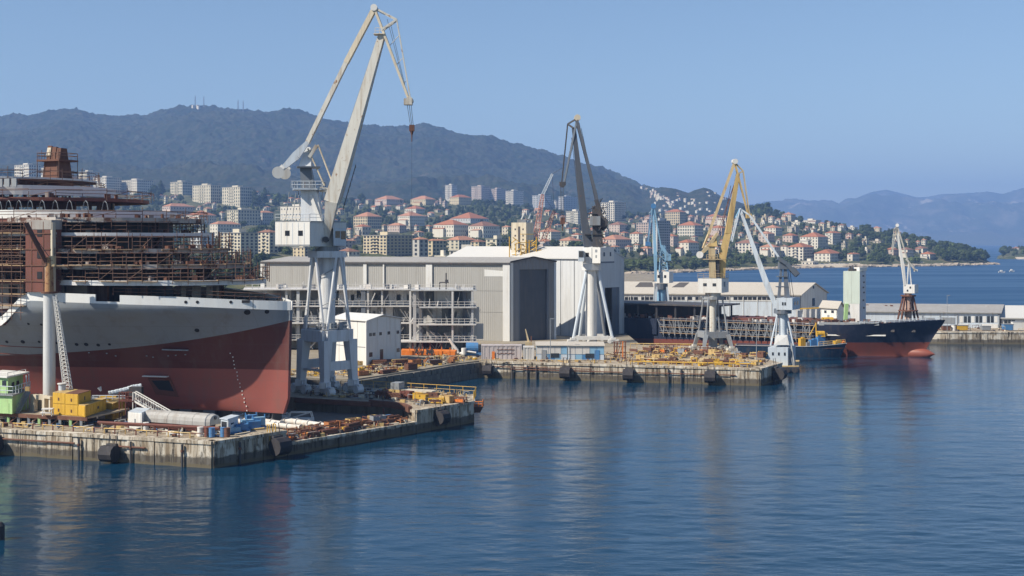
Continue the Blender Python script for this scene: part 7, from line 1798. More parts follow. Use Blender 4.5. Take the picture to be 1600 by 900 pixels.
HOUSES = [
 (13, 45, 58, 257, 300, 9, 'f', 'w', "tall white block of flats at the far left behind the ship's funnel", FL, 1),
 (60, 74, 84, 262, 288, 4, 'f', 'w', "white flats just right of the ship's rusty funnel", FL, 0),
 (118, 136, 150, 268, 292, 5, 'f', 'c', "cream flats peeping over the ship's top deck", FL, 0),
 (139, 166, 183, 277, 300, 6, 'f', 'w', "white flats over the right end of the ship's top deck", FL, 1),
 (181, 214, 233, 281, 305, 6, 'f', 'w', "white flats left of the dark pines on the crest", FL, 1),
 (261, 285, 297, 284, 306, 5, 'f', 'c', "cream flats just right of the dark pines on the crest", FL, 1),
 (294, 329, 341, 289, 318, 6, 'f', 'c', "cream flats, middle one of the three cream blocks on the crest", FL, 1),
 (341, 375, 391, 292, 322, 6, 'f', 'c', "cream flats, right one of the three cream blocks on the crest", FL, 1),
 (250, 266, 293, 322, 342, 3, 'h', 'p', "pinkish house with red roof beside the ship's white bridge band", "house", 0),
 (286, 312, 332, 336, 350, 3, 'h', 'w', "white house with wide red roof right of the ship's bridge deck", "house", 0),
 (351, 372, 400, 328, 354, 5, 'f', 'c', "cream block of flats under the pink roofs left of the tall crane", FL, 1),
 (325, 340, 368, 350, 372, 4, 'h', 'w', "white house between the ship's scaffold and the cream apartments", "house", 0),
 (338, 376, 398, 364, 404, 8, 'f', 'c', "large cream apartment block left of the tall crane's cabin", FL, 1),
 (294, 312, 330, 364, 388, 4, 'f', 'b', "bluish grey flats seen through the ship's scaffolding", FL, 0),
 (399, 421, 432, 363, 400, 7, 'h', 'c', "narrow cream block with red roof touching the tall crane's cabin", FL, 1),
 (400, 410, 424, 332, 352, 4, 'h', 'g', "grey red roofed house above the narrow cream block", "house", 0),
 (432, 475, 492, 322, 348, 3, 'f', 'w', "long white building with a row of small windows behind the tall crane's tower", "building", 0),
 (455, 476, 486, 387, 402, 3, 'f', 'y', "low ochre building under the tall crane's cabin", "house", 0),
 (564, 604, 645, 368, 407, 8, 'f', 'y', "big ochre beige apartment block above the tan hangar roof", FL, 3),
 (525, 545, 560, 393, 406, 2, 'h', 'w', "white red roofed house between the tall crane and the big ochre block", "house", 0),
 (520, 528, 552, 376, 392, 3, 'h', 'p', "pinkish house behind the white one right of the tall crane", "house", 0),
 (550, 574, 594, 338, 357, 4, 'h', 'y', "ochre four storey house with red roof above the big ochre block", FL, 0),
 (553, 566, 578, 354, 368, 2, 'h', 't', "small tan house just above the big ochre block's left end", "house", 0),
 (604, 624, 634, 352, 366, 3, 'h', 'p', "pink house with red roof above the big ochre block's right end", "house", 0),
 (620, 640, 662, 337, 352, 3, 'h', 'w', "white house with a broad red roof in the trees right of the jib foot", "house", 0),
 (631, 650, 664, 326, 336, 2, 'h', 'w', "white house one row higher in the trees above the broad red roof", "house", 0),
 (640, 665, 680, 311, 322, 2, 'h', 'y', "yellow house high in the trees below the mountain", "house", 0),
 (584, 604, 628, 311, 322, 2, 'h', 'p', "pink row of roofs at the wood's edge below the mountain", "house", 0),
 (644, 655, 668, 374, 407, 5, 'h', 'g', "grey shaded flats just right of the big ochre block", FL, 0),
 (667, 676, 696, 376, 405, 5, 'h', 'y', "ochre flats with red roof, second right of the big ochre block", FL, 0),
 (696, 717, 745, 375, 394, 4, 'h', 'c', "cream flats with red roof above the grey flat building", FL, 0),
 (676, 709, 731, 351, 371, 3, 'h', 'w', "white house, left of the pair of broad red roofed villas", "house", 0),
 (731, 755, 781, 353, 372, 3, 'h', 'w', "white house, right of the pair of broad red roofed villas", "house", 0),
 (702, 735, 763, 341, 352, 2, 'h', 'b', "long bluish building with red hipped roof behind the pair of villas", "building", 0),
 (759, 776, 796, 374, 400, 5, 'f', 'c', "cream flats left of the beige lift tower", FL, 1),
 (735, 748, 760, 378, 396, 4, 'h', 'y', "ochre flats between the cream flats above the grey flat building", FL, 0),
 (695, 706, 714, 289, 312, 8, 'f', 'w', "white tower block, leftmost of the row below the mountain", TW, 1),
 (702, 717, 736, 308, 321, 3, 'h', 'y', "yellow house at the foot of the leftmost white tower block", "house", 0),
 (736, 752, 766, 291, 312, 7, 'f', 'p', "pinkish tower block, second of the row below the mountain", TW, 1),
 (765, 776, 791, 295, 313, 6, 'f', 'p', "short pinkish tower block, third of the row below the mountain", TW, 1),
 (790, 802, 818, 298, 321, 7, 'f', 'w', "white tower block, fourth of the row, above the beige lift tower", TW, 1),
 (832, 851, 861, 305, 325, 6, 'f', 'b', "bluish white tower block left of the dark crane's hanging hook", TW, 1),
 (856, 869, 876, 314, 326, 4, 'f', 'w', "low white flats between the hook and the bluish tower block", FL, 0),
 (873, 881, 903, 307, 329, 7, 'f', 'b', "bluish shaded tower block behind the dark crane's hook", TW, 2),
 (885, 903, 915, 330, 349, 5, 'f', 'w', "white flats left of the dark crane's jib, below the shaded tower", FL, 1),
 (841, 861, 877, 362, 379, 4, 'h', 'w', "white house with red roof beside the beige lift tower's right", "house", 0),
 (872, 892, 910, 376, 390, 3, 'h', 'c', "cream house with red roof above the white hangar's ridge", "house", 0),
 (838, 852, 866, 377, 390, 2, 'h', 'p', "pink house just above the white hangar roof, right of the lift tower", "house", 0),
 (940, 960, 980, 316, 346, 9, 'f', 'w', "pair of tall white slabs of flats right of the dark crane", TW, 2),
 (952, 968, 983, 351, 363, 3, 'h', 'p', "pink house with red roof below the tall white slabs", "house", 0),
 (938, 962, 990, 374, 386, 2, 'h', 'p', "long low house with a big red roof right of the dark crane's house", "house", 0),
 (985, 998, 1006, 365, 379, 3, 'h', 'w', "white red roofed house left of the blue crane", "house", 0),
 (996, 1016, 1024, 348, 367, 5, 'f', 'p', "pinkish flats left of the blue crane's jib", FL, 0),
 (1008, 1018, 1026, 338, 349, 3, 'h', 'p', "small pink house above the pinkish flats by the blue crane", "house", 0),
 (1020, 1027, 1051, 345, 398, 13, 'f', 'b', "tall bluish grey tower block right behind the blue crane", TW, 2),
 (1041, 1062, 1074, 331, 351, 5, 'h', 'y', "ochre flats with red roof up right of the blue crane", FL, 0),
 (1061, 1085, 1102, 352, 371, 4, 'h', 'w', "white four storey house with red roof left of the ochre crane's stay", FL, 0),
 (1060, 1076, 1096, 379, 400, 4, 'h', 'w', "white red roofed house by the shore bushes left of the ochre crane", "house", 0),
 (1040, 1052, 1062, 369, 384, 3, 'h', 'p', "pink house right of the bluish tower block", "house", 0),
 (1000, 1012, 1021, 388, 398, 2, 'h', 'p', "low pink house above the shore bushes under the blue crane's hook", "house", 0),
 (1105, 1120, 1132, 338, 350, 3, 'h', 'p', "pink house between the ochre crane's stay and jib", "house", 0),
 (1122, 1134, 1146, 340, 353, 3, 'h', 'w', "white house right behind the ochre crane's jib", "house", 0),
 (1110, 1128, 1138, 356, 370, 3, 'h', 'p', "second pink house lower between the ochre crane's stay and jib", "house", 0),
 (1152, 1176, 1190, 380, 398, 4, 'h', 'w', "white flats with red roof right of the ochre crane above the bushes", FL, 0),
 (1190, 1210, 1222, 386, 402, 3, 'h', 'w', "long white house by the shore left of the grey floating crane's stay", "house", 0),
 (1221, 1229, 1235, 385, 402, 3, 'h', 'w', "narrow white house by the shore under the grey floating crane's stay", "house", 0),
 (1234, 1255, 1279, 386, 408, 5, 'h', 'w', "large white block with red roof right above the beach", FL, 2),
 (1254, 1278, 1301, 370, 388, 4, 'h', 'w', "white house with red roof behind the large white block by the beach", "house", 2),
 (1276, 1297, 1324, 396, 411, 3, 'h', 'w', "long white house with red roof by the beach cars", "house", 0),
 (1291, 1301, 1321, 364, 381, 4, 'h', 'w', "white house with red roof on the slope above the beach houses", "house", 2),
 (1325, 1332, 1349, 397, 409, 2, 'h', 'w', "small white house at the right end of the beach row", "house", 0),
 (1196, 1212, 1226, 356, 368, 3, 'h', 'w', "white house with red roof high on the slope right of the grey jib", "house", 0),
 (1187, 1200, 1214, 365, 379, 3, 'h', 'p', "pink house with red roof beside the grey floating crane's stay", "house", 0),
 (1224, 1236, 1246, 335, 346, 3, 'h', 't', "tan house alone on the wooded hill top", "house", 0),
 (1225, 1238, 1251, 368, 379, 2, 'h', 'p', "pinkish white house in the trees above the large white block", "house", 0),
 (1255, 1275, 1287, 344, 350, 1, 'F', 'w', "low white terrace in the trees right of the hill top house", "house", 0),
 (1238, 1250, 1256, 347, 353, 1, 'F', 'w', "small white cabin just below the hill top house", "house", 0),
 (1232, 1243, 1252, 354, 362, 2, 'F', 't', "tan low house in the wood below the hill top house", "house", 0),
 (1255, 1270, 1282, 409, 415, 1, 'F', 'w', "low white boat shed on the beach", "house", 0),
 (1385, 1396, 1409, 390, 400, 2, 'h', 'p', "house with red roof behind the small white crane's jib", "house", 0),
 (1407, 1418, 1434, 390, 403, 3, 'h', 'w', "white house with red roof right of the small white crane", "house", 0),
 (1431, 1442, 1456, 388, 397, 2, 'h', 'w', "red roofed house behind the one on the cape's shore", "house", 0),
 (1441, 1453, 1469, 397, 406, 2, 'h', 'w', "white house nearest the tip of the cape", "house", 0),
 (1365, 1374, 1380, 356, 363, 2, 'h', 'y', "ochre house high among the cape's pines", "house", 0),
 (1325, 1335, 1343, 355, 359, 1, 'F', 'w', "low white house at the top of the cape wood", "house", 0),
 (1363, 1376, 1386, 377, 381, 1, 'F', 't', "tan wall like house halfway up the cape", "house", 0),
]
for (pl, pc, pr, yt, yb, fl, rf, wl_, lab, cat, bal) in HOUSES:
 building(pl, pc, pr, yt, yb, fl, rf, wl_, lab, cat, balc=bal, Y=(1010 if "big ochre beige" in lab else None))
# grey flat workshop just behind the tan hangar
building(700, 752, 757, 392, 408, 2, 'f', 'g', "grey flat roofed building behind the tan hangar roof", "building", Y=620, cols=(6, 1), group="yard buildings")
building(680, 696, 702, 401, 408, 1, 'F', 'w', "small white building left of the grey flat roofed one", "building", Y=600, cols=(3, 1), group="yard buildings")
building(1583, 1592, 1599, 388, 394, 1, 'h', 'w', "white cottage on the low headland at the right edge", "house", Y=2060)
# smaller houses filling the slopes, each named from its neighbour
def describe(px, py):
 best = min(BLD[:len(HOUSES)], key=lambda b: abs((b[0] + b[1]) / 2 - px) + 2 * abs(b[3] - py))
 lab = best[5]; cx = (best[0] + best[1]) / 2
 rel = "just left of" if px < best[0] else "just right of" if px > best[1] else "just above" if py < best[3] else "just below"
 short = lab.split(" with ")[0].split(",")[0]
 short = " ".join(short.split()[:9])
 return rel, short
fill = random.Random(77)
def overlap(a, b, y0, y1):
 return any(a < B[1] - 1 and b > B[0] + 1 and y0 < B[3] - 1 and y1 > B[2] + 1 for B in BLD)
ZONES = [(245, 400, 310, 350, 11), (395, 470, 306, 322, 9), (395, 560, 318, 400, 22), (560, 700, 316, 372, 20), (560, 800, 355, 402, 28), (650, 800, 352, 398, 10), (838, 940, 318, 392, 24), (820, 930, 335, 395, 20), (930, 1060, 340, 398, 26), (1080, 1240, 345, 400, 34), (1150, 1330, 352, 398, 14), (1330, 1480, 372, 404, 8)]
seen_lab = {}
WN = {'w': 'white', 'c': 'cream', 'p': 'pink', 'y': 'ochre', 't': 'tan'}
for x0, x1, y0, y1, n in ZONES:
 k = 0
 for _ in range(n * 40):
  if k >= n: break
  px, py = fill.uniform(x0, x1), fill.uniform(y0, y1)
  Y = hit(px, py)
  if not Y or Y > 2600: continue
  w = fill.uniform(8, 18) * 1500 / Y; h = fill.uniform(5, 11) / Y * F
  if overlap(px - w / 2, px + w / 2, py - h, py): continue
  wc = fill.choice('wwwccpyt'); st = 1 if h * Y / F < 5.5 else 2 if h * Y / F < 8 else 3
  rel, sh = describe(px, py)
  lab = "%s %s red roofed house %s the %s" % ("small" if w < 11 else "low" if h < 6 else "plain", WN[wc], rel, sh)
  lab = " ".join(lab.split()[:16])
  for ad in ("", "narrow ", "squat ", "wide "):
   l2 = " ".join((ad + lab).split()[:16])
   if l2 not in seen_lab: break
  else: continue
  lab = l2
  seen_lab[lab] = 1
  building(px - w / 2, px - w / 2 + w * fill.uniform(.4, .65), px + w / 2, py - h, py, st, fill.choice('hhhhgF'), wc, lab, "house", cols=(2, 2)); k += 1
# houses on the farther ridge, too small and many to pick apart
def far_houses():
 bx = {k: MB() for k in 'wcp'}; r1, r2 = MB(), MB()
 def one(px, py, y0=1800):
  Y = hit(px, py, y0)
  if not Y: return
  h = fill.uniform(6, 9); C = P(px, py, Y); s = fill.uniform(6, 11)
  bx[fill.choice('wwcp')].hexa([C + Vector(q) for q in ((0, -s * .4, -5), (s * .5, 0, -5), (0, s * .4, -5), (-s * .5, 0, -5))], [C + Vector(q) for q in ((0, -s * .4, h), (s * .5, 0, h), (0, s * .4, h), (-s * .5, 0, h))])
  fill.choice((r1, r2)).add([C + Vector(q) for q in ((0, -s * .46, h), (s * .58, 0, h), (0, s * .46, h), (-s * .58, 0, h), (0, 0, h + s * .12))], [(0, 1, 4), (1, 2, 4), (2, 3, 4), (3, 0, 4)])
 for k in range(40):
  t_ = k / 39; one(lerp(1006, 1052, t_) + fill.uniform(-3, 3), lerp(296, 322, t_) + fill.uniform(-4, 3))
 for k in range(46): one(fill.uniform(1015, 1135), fill.uniform(303, 336))
 for k in range(9):
  px = fill.uniform(424, 456) if k > 2 else fill.uniform(294, 318); one(px, float(RIDGE_Y(px)) + fill.uniform(2, 5), 3000)
 o = thing("distant_houses", None, None, (0, 0, 0)); o['kind'] = 'stuff'
 for k in bx:
  if bx[k].v: part("walls", bx[k], M_WALL[k], o, kind='stuff')
 part("roofs", r1, M_TILE3, o, kind='stuff'); part("roofs", r2, M_FLAT, o, kind='stuff')
far_houses()
# masts on the summit
for k, (px, y0, h) in enumerate(((305, 165, 15), (318.5, 164, 13), (372, 169, 13), (380, 170, 13))):
 Y = 4480.0; b = P(px, y0 + 3, Y); top = P(px, y0 - h, Y)
 t = thing("radio_mast", ("radio mast, left of the left pair on the mountain summit", "radio mast, right of the left pair on the mountain summit", "radio mast, left of the right pair on the mountain summit", "radio mast, right of the right pair on the mountain summit")[k], "mast", b, "radio masts on the mountain")
 part("lattice", MB().boom(b, top, 3.0, 1.2, .5, .25, 8), M_GREYST, t); part("antenna", MB().box(lerp(b, top, .8), (2.2, 2.2, 4)), M_GREYST, t)
# cars parked by the beach
rc = random.Random(5)
for k in range(11):
 px = 1262 + k * 7.6 if k < 9 else 1410 + (k - 9) * 30; Y = float(SHORE(px)) + 22; z = max(1.2, ground_z(px, Y)) + .4; q = XY(px, Y, z)
 m = rc.choice((M_WHITE, M_WHITE, M_GREYST, M_BLUE)); nmc = {M_WHITE.name: "white", M_GREYST.name: "grey", M_BLUE.name: "blue"}[m.name]
 t = thing("parked_car", "%s car parked by the beach houses" % nmc, "car", q, "cars parked by the beach")
 part("body", MB().hexa([q + Vector(v) for v in ((-2.1, -.9, .3), (2.1, -.9, .3), (2.1, .9, .3), (-2.1, .9, .3))], [q + Vector(v) for v in ((-2.1, -.85, .95), (2.1, -.85, .9), (2.1, .85, .9), (-2.1, .85, .95))]), m, t)
 part("cabin", MB().hexa([q + Vector(v) for v in ((-1.5, -.8, .95), (1.2, -.8, .95), (1.2, .8, .95), (-1.5, .8, .95))], [q + Vector(v) for v in ((-1.1, -.7, 1.5), (.6, -.7, 1.5), (.6, .7, 1.5), (-1.1, .7, 1.5))]), M_GLASS, t)
 for s_ in (-1.3, 1.3): part("wheel", MB().tube(q + Vector((s_, -.95, .35)), q + Vector((s_, -.7, .35)), .35, n=10), M_RUBBER, t)
# shore rocks and sand
def shore():
 mb = MB(); rnd = random.Random(15)
 for k in range(420):
  px = rnd.uniform(968, 1555)
  if 1245 < px < 1330 and rnd.random() < .8: continue
  Y = float(SHORE(px)) - rnd.uniform(2, 16); q = XY(px, Y, rnd.uniform(-.3, 1.0)); s = rnd.uniform(1.2, 4.6)
  n = 6; ring = []
  for lay, (zz, rr) in enumerate(((-1.2, 1.1), (.2, 1.0), (.75, .55))):
   for i in range(n):
    a = 2 * math.pi * i / n + lay * .3; r = s * rr * rnd.uniform(.75, 1.2); ring.append(q + Vector((math.cos(a) * r * 1.5, math.sin(a) * r, zz * s * rnd.uniform(.4, .7))))
  mb.add(ring, [(l * n + i, l * n + (i + 1) % n, (l + 1) * n + (i + 1) % n, (l + 1) * n + i) for l in range(2) for i in range(n)] + [tuple(range(2 * n, 3 * n))])
 o = struct("shore_rocks", mb, M_ROCK); o['kind'] = 'stuff'
 pts = [(px, float(SHORE(px))) for px in range(1236, 1345, 6)]
 mb = MB()
 for (a, ya), (b, yb) in zip(pts[:-1], pts[1:]):
  mb.hexa([XY(a, ya - 12, -.8), XY(b, yb - 12, -.8), XY(b, yb + 26, -.8), XY(a, ya + 26, -.8)], [XY(a, ya - 10, .25), XY(b, yb - 10, .25), XY(b, yb + 26, 3.4), XY(a, ya + 26, 3.4)])
 struct("beach", mb, pm("beach_sand", (.48, .41, .31), .95, var=.15, scale=.1))
 pts = list(range(1558, 1660, 8)); mb = MB()
 mb.hexa([(740, 1870, -1), (960, 1862, -1), (970, 1890, -1), (745, 1895, -1)], [(741, 1872, .8), (960, 1864, .8), (970, 1890, 3), (745, 1895, 3)])
 struct("far_beach", mb, bpy.data.materials["beach_sand"])
shore()
# trees
def leaf_mat(name, a, b_):
 m = bpy.data.materials.new(name); nt, N, L, b = nodes_of(m); oc = objco(nt)
 inf = N.new("ShaderNodeObjectInfo")
 c = mixrgb(nt, ramp(nt, noise(nt, oc, .55, 3), .3, .7), a, b_)
 v = N.new("ShaderNodeMapRange"); v.inputs[3].default_value = .72; v.inputs[4].default_value = 1.25; L.new(inf.outputs["Random"], v.inputs[0])
 hs = N.new("ShaderNodeHueSaturation"); L.new(v.outputs[0], hs.inputs["Value"]); L.new(c, hs.inputs["Color"])
 L.new(hs.outputs[0], b.inputs["Base Color"]); b.inputs["Roughness"].default_value = .8; b.inputs["Specular IOR Level"].default_value = .2
 return m
M_LEAF = {'dark': leaf_mat("foliage_dark", (.020, .036, .014), (.045, .062, .022)), 'mid': leaf_mat("foliage_mid", (.040, .060, .020), (.078, .098, .034)), 'light': leaf_mat("foliage_light", (.055, .082, .022), (.105, .130, .042))}
M_BARK = pm("bark", (.13, .10, .07), .9, var=.3)
def crown_mesh(kind, seed, leaf):
 """lumpy ragged crown of small leaf-sized tufts about a few limbs; unit tree about 10 m high"""
 rnd = random.Random(seed); mb = MB()
 lumps = []
 if kind == 'round':
  for k in range(9):
   a = rnd.uniform(0, 6.28); r = rnd.uniform(.3, 2.7); lumps.append((math.cos(a) * r, math.sin(a) * r, rnd.uniform(4.0, 8.3), rnd.uniform(1.3, 2.2)))
  lumps.append((0, 0, 7.6, 2.2)); lumps.append((0, 0, 5, 2.6))
 elif kind == 'tall':
  for k in range(10):
   z = 2.2 + k * .82; r = 1.9 * math.sin(min(1, (k + 2) / 5) * math.pi / 2) * (1 - max(0, k - 6) / 5); lumps.append((rnd.uniform(-.5, .5), rnd.uniform(-.5, .5), z, max(.5, r)))
 elif kind == 'pine':
  for k in range(8):
   a = rnd.uniform(0, 6.28); r = rnd.uniform(.8, 3.2); lumps.append((math.cos(a) * r, math.sin(a) * r, rnd.uniform(6.3, 8.6), rnd.uniform(1.1, 1.7)))
  lumps.append((0, 0, 8.6, 2.0))
 else:
  for k in range(7):
   a = rnd.uniform(0, 6.28); r = rnd.uniform(.5, 3.4); lumps.append((math.cos(a) * r, math.sin(a) * r, rnd.uniform(.9, 2.9), rnd.uniform(1.3, 2.0)))
 for x, y, z, r in lumps:
  n, rings = 7, 4
  base = len(mb.v)
  for j in range(rings + 1):
   ph = math.pi * j / rings
   for i in range(n):
    a = 2 * math.pi * i / n + j * .4; rr = r * rnd.uniform(.62, .95); mb.v.append((x + math.cos(a) * math.sin(ph) * rr, y + math.sin(a) * math.sin(ph) * rr, z + math.cos(ph) * rr * .85))
  for j in range(rings):
   for i in range(n): mb.f.append((base + j * n + i, base + (j + 1) * n + i, base + (j + 1) * n + (i + 1) % n, base + j * n + (i + 1) % n))
  for k in range(26):
   u = Vector((rnd.gauss(0, 1), rnd.gauss(0, 1), rnd.gauss(.15, 1))).normalized(); c = Vector((x, y, z)) + Vector((u.x, u.y, u.z * .85)) * r * rnd.uniform(.8, 1.13)
   s = r * rnd.uniform(.16, .34); d1 = Vector((rnd.gauss(0, 1), rnd.gauss(0, 1), rnd.gauss(0, .6))).normalized(); d2 = d1.cross(u).normalized()
   mb.add([c - d1 * s, c + d2 * s * .7 + u * s * .3, c + d1 * s, c - d2 * s * .7 + u * s * .3], [(0, 1, 2, 3)])
 return mb.mesh("crown", leaf)
def trunk_mesh(kind):
 mb = MB(); h = {'round': 5.5, 'tall': 9, 'pine': 8, 'bush': 1.2}[kind]
 mb.tube((0, 0, -2), (0, 0, h * .55), .28, .2, n=6, cap=False).tube((0, 0, h * .55), (.15, .1, h), .2, .08, n=5, cap=False)
 for k in range(4):
  a = k * 1.6 + .4; mb.tube((0, 0, h * (.5 + .1 * k)), (math.cos(a) * 1.6, math.sin(a) * 1.6, h * (.75 + .1 * k)), .1, .04, n=4, cap=False)
 return mb.mesh("trunk", M_BARK)
CR = {}
for kind, leaf in (('round', 'dark'), ('round', 'mid'), ('tall', 'dark'), ('pine', 'dark'), ('bush', 'mid'), ('bush', 'light'), ('round', 'light')):
 for sd in range(3): CR[kind, leaf, sd] = crown_mesh(kind, 11 * sd + len(kind) + len(leaf), M_LEAF[leaf])
TR = {k: trunk_mesh(k) for k in ('round', 'tall', 'pine', 'bush')}
def near_words(px, py):
 bb = min(BLD, key=lambda b: abs((b[0] + b[1]) / 2 - px) + 1.5 * abs(b[3] - py))
 rel = "left of" if px < bb[0] else "right of" if px > bb[1] else "behind" if py < bb[3] else "before"
 return rel, " ".join(bb[5].split(" with ")[0].split(",")[0].split()[:9])
KW = {('round', 'dark'): "dark round tree", ('round', 'mid'): "green round tree", ('round', 'light'): "light green tree", ('tall', 'dark'): "tall dark conifer", ('pine', 'dark'): "dark umbrella pine", ('bush', 'mid'): "green shore bush", ('bush', 'light'): "light green shore bush"}
NTREE = [0]; used_lab = {}
tr = random.Random(19)
def tree(px, py, hm, kind, leaf, label=None, Y=None, wide=1.0):
 Y = Y or hit(px, py)
 if not Y: return
 z = ground_z(px, Y)
 q = XY(px, Y, z); s = hm / (10.0 if kind != 'bush' else 4.2)
 rel, w = near_words(px, py)
 lab = label or "%s %s the %s" % (KW[kind, leaf], rel, w)
 if not label:
  sz = "small" if hm < 9.5 else "medium" if hm < 11.5 else "tall"
  if kind == 'bush': sz = "low" if hm < 6.5 else "medium" if hm < 8.5 else "high"
  for ad, wd in ((sz, 1), (sz + " broad", 1.3), (sz + " slim", .75), (sz + " very broad", 1.6), (sz + " very slim", .6)):
   if ad + " " + lab not in used_lab: break
  lab = ad + " " + lab; wide = wd; used_lab[lab] = 1
 t = thing("bush" if kind == 'bush' else {"pine": "pine_tree", "tall": "conifer_tree"}.get(kind, "tree"), " ".join(lab.split()[:16]), "bush" if kind == 'bush' else "tree", q, "trees and bushes on the town slopes", rz=tr.uniform(0, 6.28))
 t.scale = (s * wide, s * wide, s)
 put("crown", CR[kind, leaf, tr.randrange(3)], t); put("trunk", TR[kind], t); NTREE[0] += 1
# big trees the photo singles out
for px, py, h, k, l, lab in ((240, 309, 24, 'round', 'dark', "dark broad tree, left of the two big ones on the crest between white and cream flats"), (252, 311, 31, 'tall', 'dark', "tallest dark conifer on the crest between the white and cream flats"), (247, 315, 20, 'tall', 'dark', "shorter dark conifer before the tallest one on the crest"),
 (398, 322, 27, 'tall', 'dark', "tall dark conifer right of the three cream blocks on the crest"), (413, 322, 30, 'tall', 'dark', "taller dark conifer before the mountain, left of the crane's counterweight"), (404, 326, 22, 'round', 'dark', "dark round tree between the two conifers left of the crane's counterweight"), (432, 324, 24, 'round', 'mid', "large green tree under the tall crane's counterweight"), (446, 322, 20, 'round', 'mid', "green tree just left of the tall crane's tower platform"),
 (565, 320, 22, 'round', 'dark', "dark tree right of the tall crane's cream jib at the wood's edge"), (1313, 352, 18, 'round', 'dark', "large dark tree on the cape's skyline, leftmost of two domes"), (1353, 358, 20, 'round', 'dark', "large dark tree on the cape's skyline, rightmost of two domes"), (1382, 360, 15, 'tall', 'dark', "dark conifer on the skyline right of the ochre cape house"), (1427, 377, 16, 'pine', 'dark', "dark pine on the cape skyline, left of the small gap"), (1436, 380, 16, 'tall', 'dark', "dark conifer on the cape skyline, right of the small gap"),
 (1502, 392, 13, 'round', 'dark', "lone dark tree on the cape's low tail"), (1523, 398, 14, 'tall', 'dark', "dark conifer near the cape's tip"), (1535, 404, 14, 'tall', 'dark', "last dark conifer at the cape's tip"), (1258, 348, 14, 'pine', 'dark', "dark umbrella pine right of the hill top house"), (1266, 348, 13, 'round', 'dark', "dark round tree right of the hill top pine"), (1278, 350, 10, 'tall', 'dark', "small conifer on the skyline over the white terrace"), (1294, 353, 10, 'tall', 'dark', "small conifer on the skyline right of the white terrace"),
 (1185, 333, 16, 'round', 'dark', "dark tree on top of the wooded knoll right of the ochre jib"), (1198, 332, 17, 'round', 'dark', "broad dark tree on the right shoulder of the wooded knoll"), (1212, 341, 15, 'round', 'dark', "dark tree at the foot of the knoll left of the hill top house"), (1170, 334, 14, 'round', 'dark', "dark tree on the left shoulder of the wooded knoll")):
 tree(px, py, h, k, l, lab)
# bushes along the near shore
for k in range(64):
 px = tr.uniform(977, 1240) if k < 52 else tr.uniform(1340, 1440); Y = float(SHORE(px)) + tr.uniform(14, 150); py = YH + (H - ground_z(px, Y)) / Y * F
 if overlap(px - 4, px + 4, py - 8, py): continue
 tree(px, py, tr.uniform(5, 10), 'bush', tr.choice(('mid', 'mid', 'light')), Y=Y, wide=1.0)
# scattered trees, as things
cnt = 0
while cnt < 190:
 px = tr.uniform(180, 1540); py = tr.uniform(300, 408)
 Y = hit(px, py)
 if not Y or Y > 2450: continue
 if overlap(px - 3, px + 3, py - 7, py + 1): continue
 if px < 420 and py > 372: continue
 kind, leaf = tr.choice((('round', 'dark'), ('round', 'mid'), ('round', 'mid'), ('tall', 'dark'), ('pine', 'dark'), ('round', 'light')))
 tree(px, py, tr.uniform(8, 14), kind, leaf, Y=Y); cnt += 1
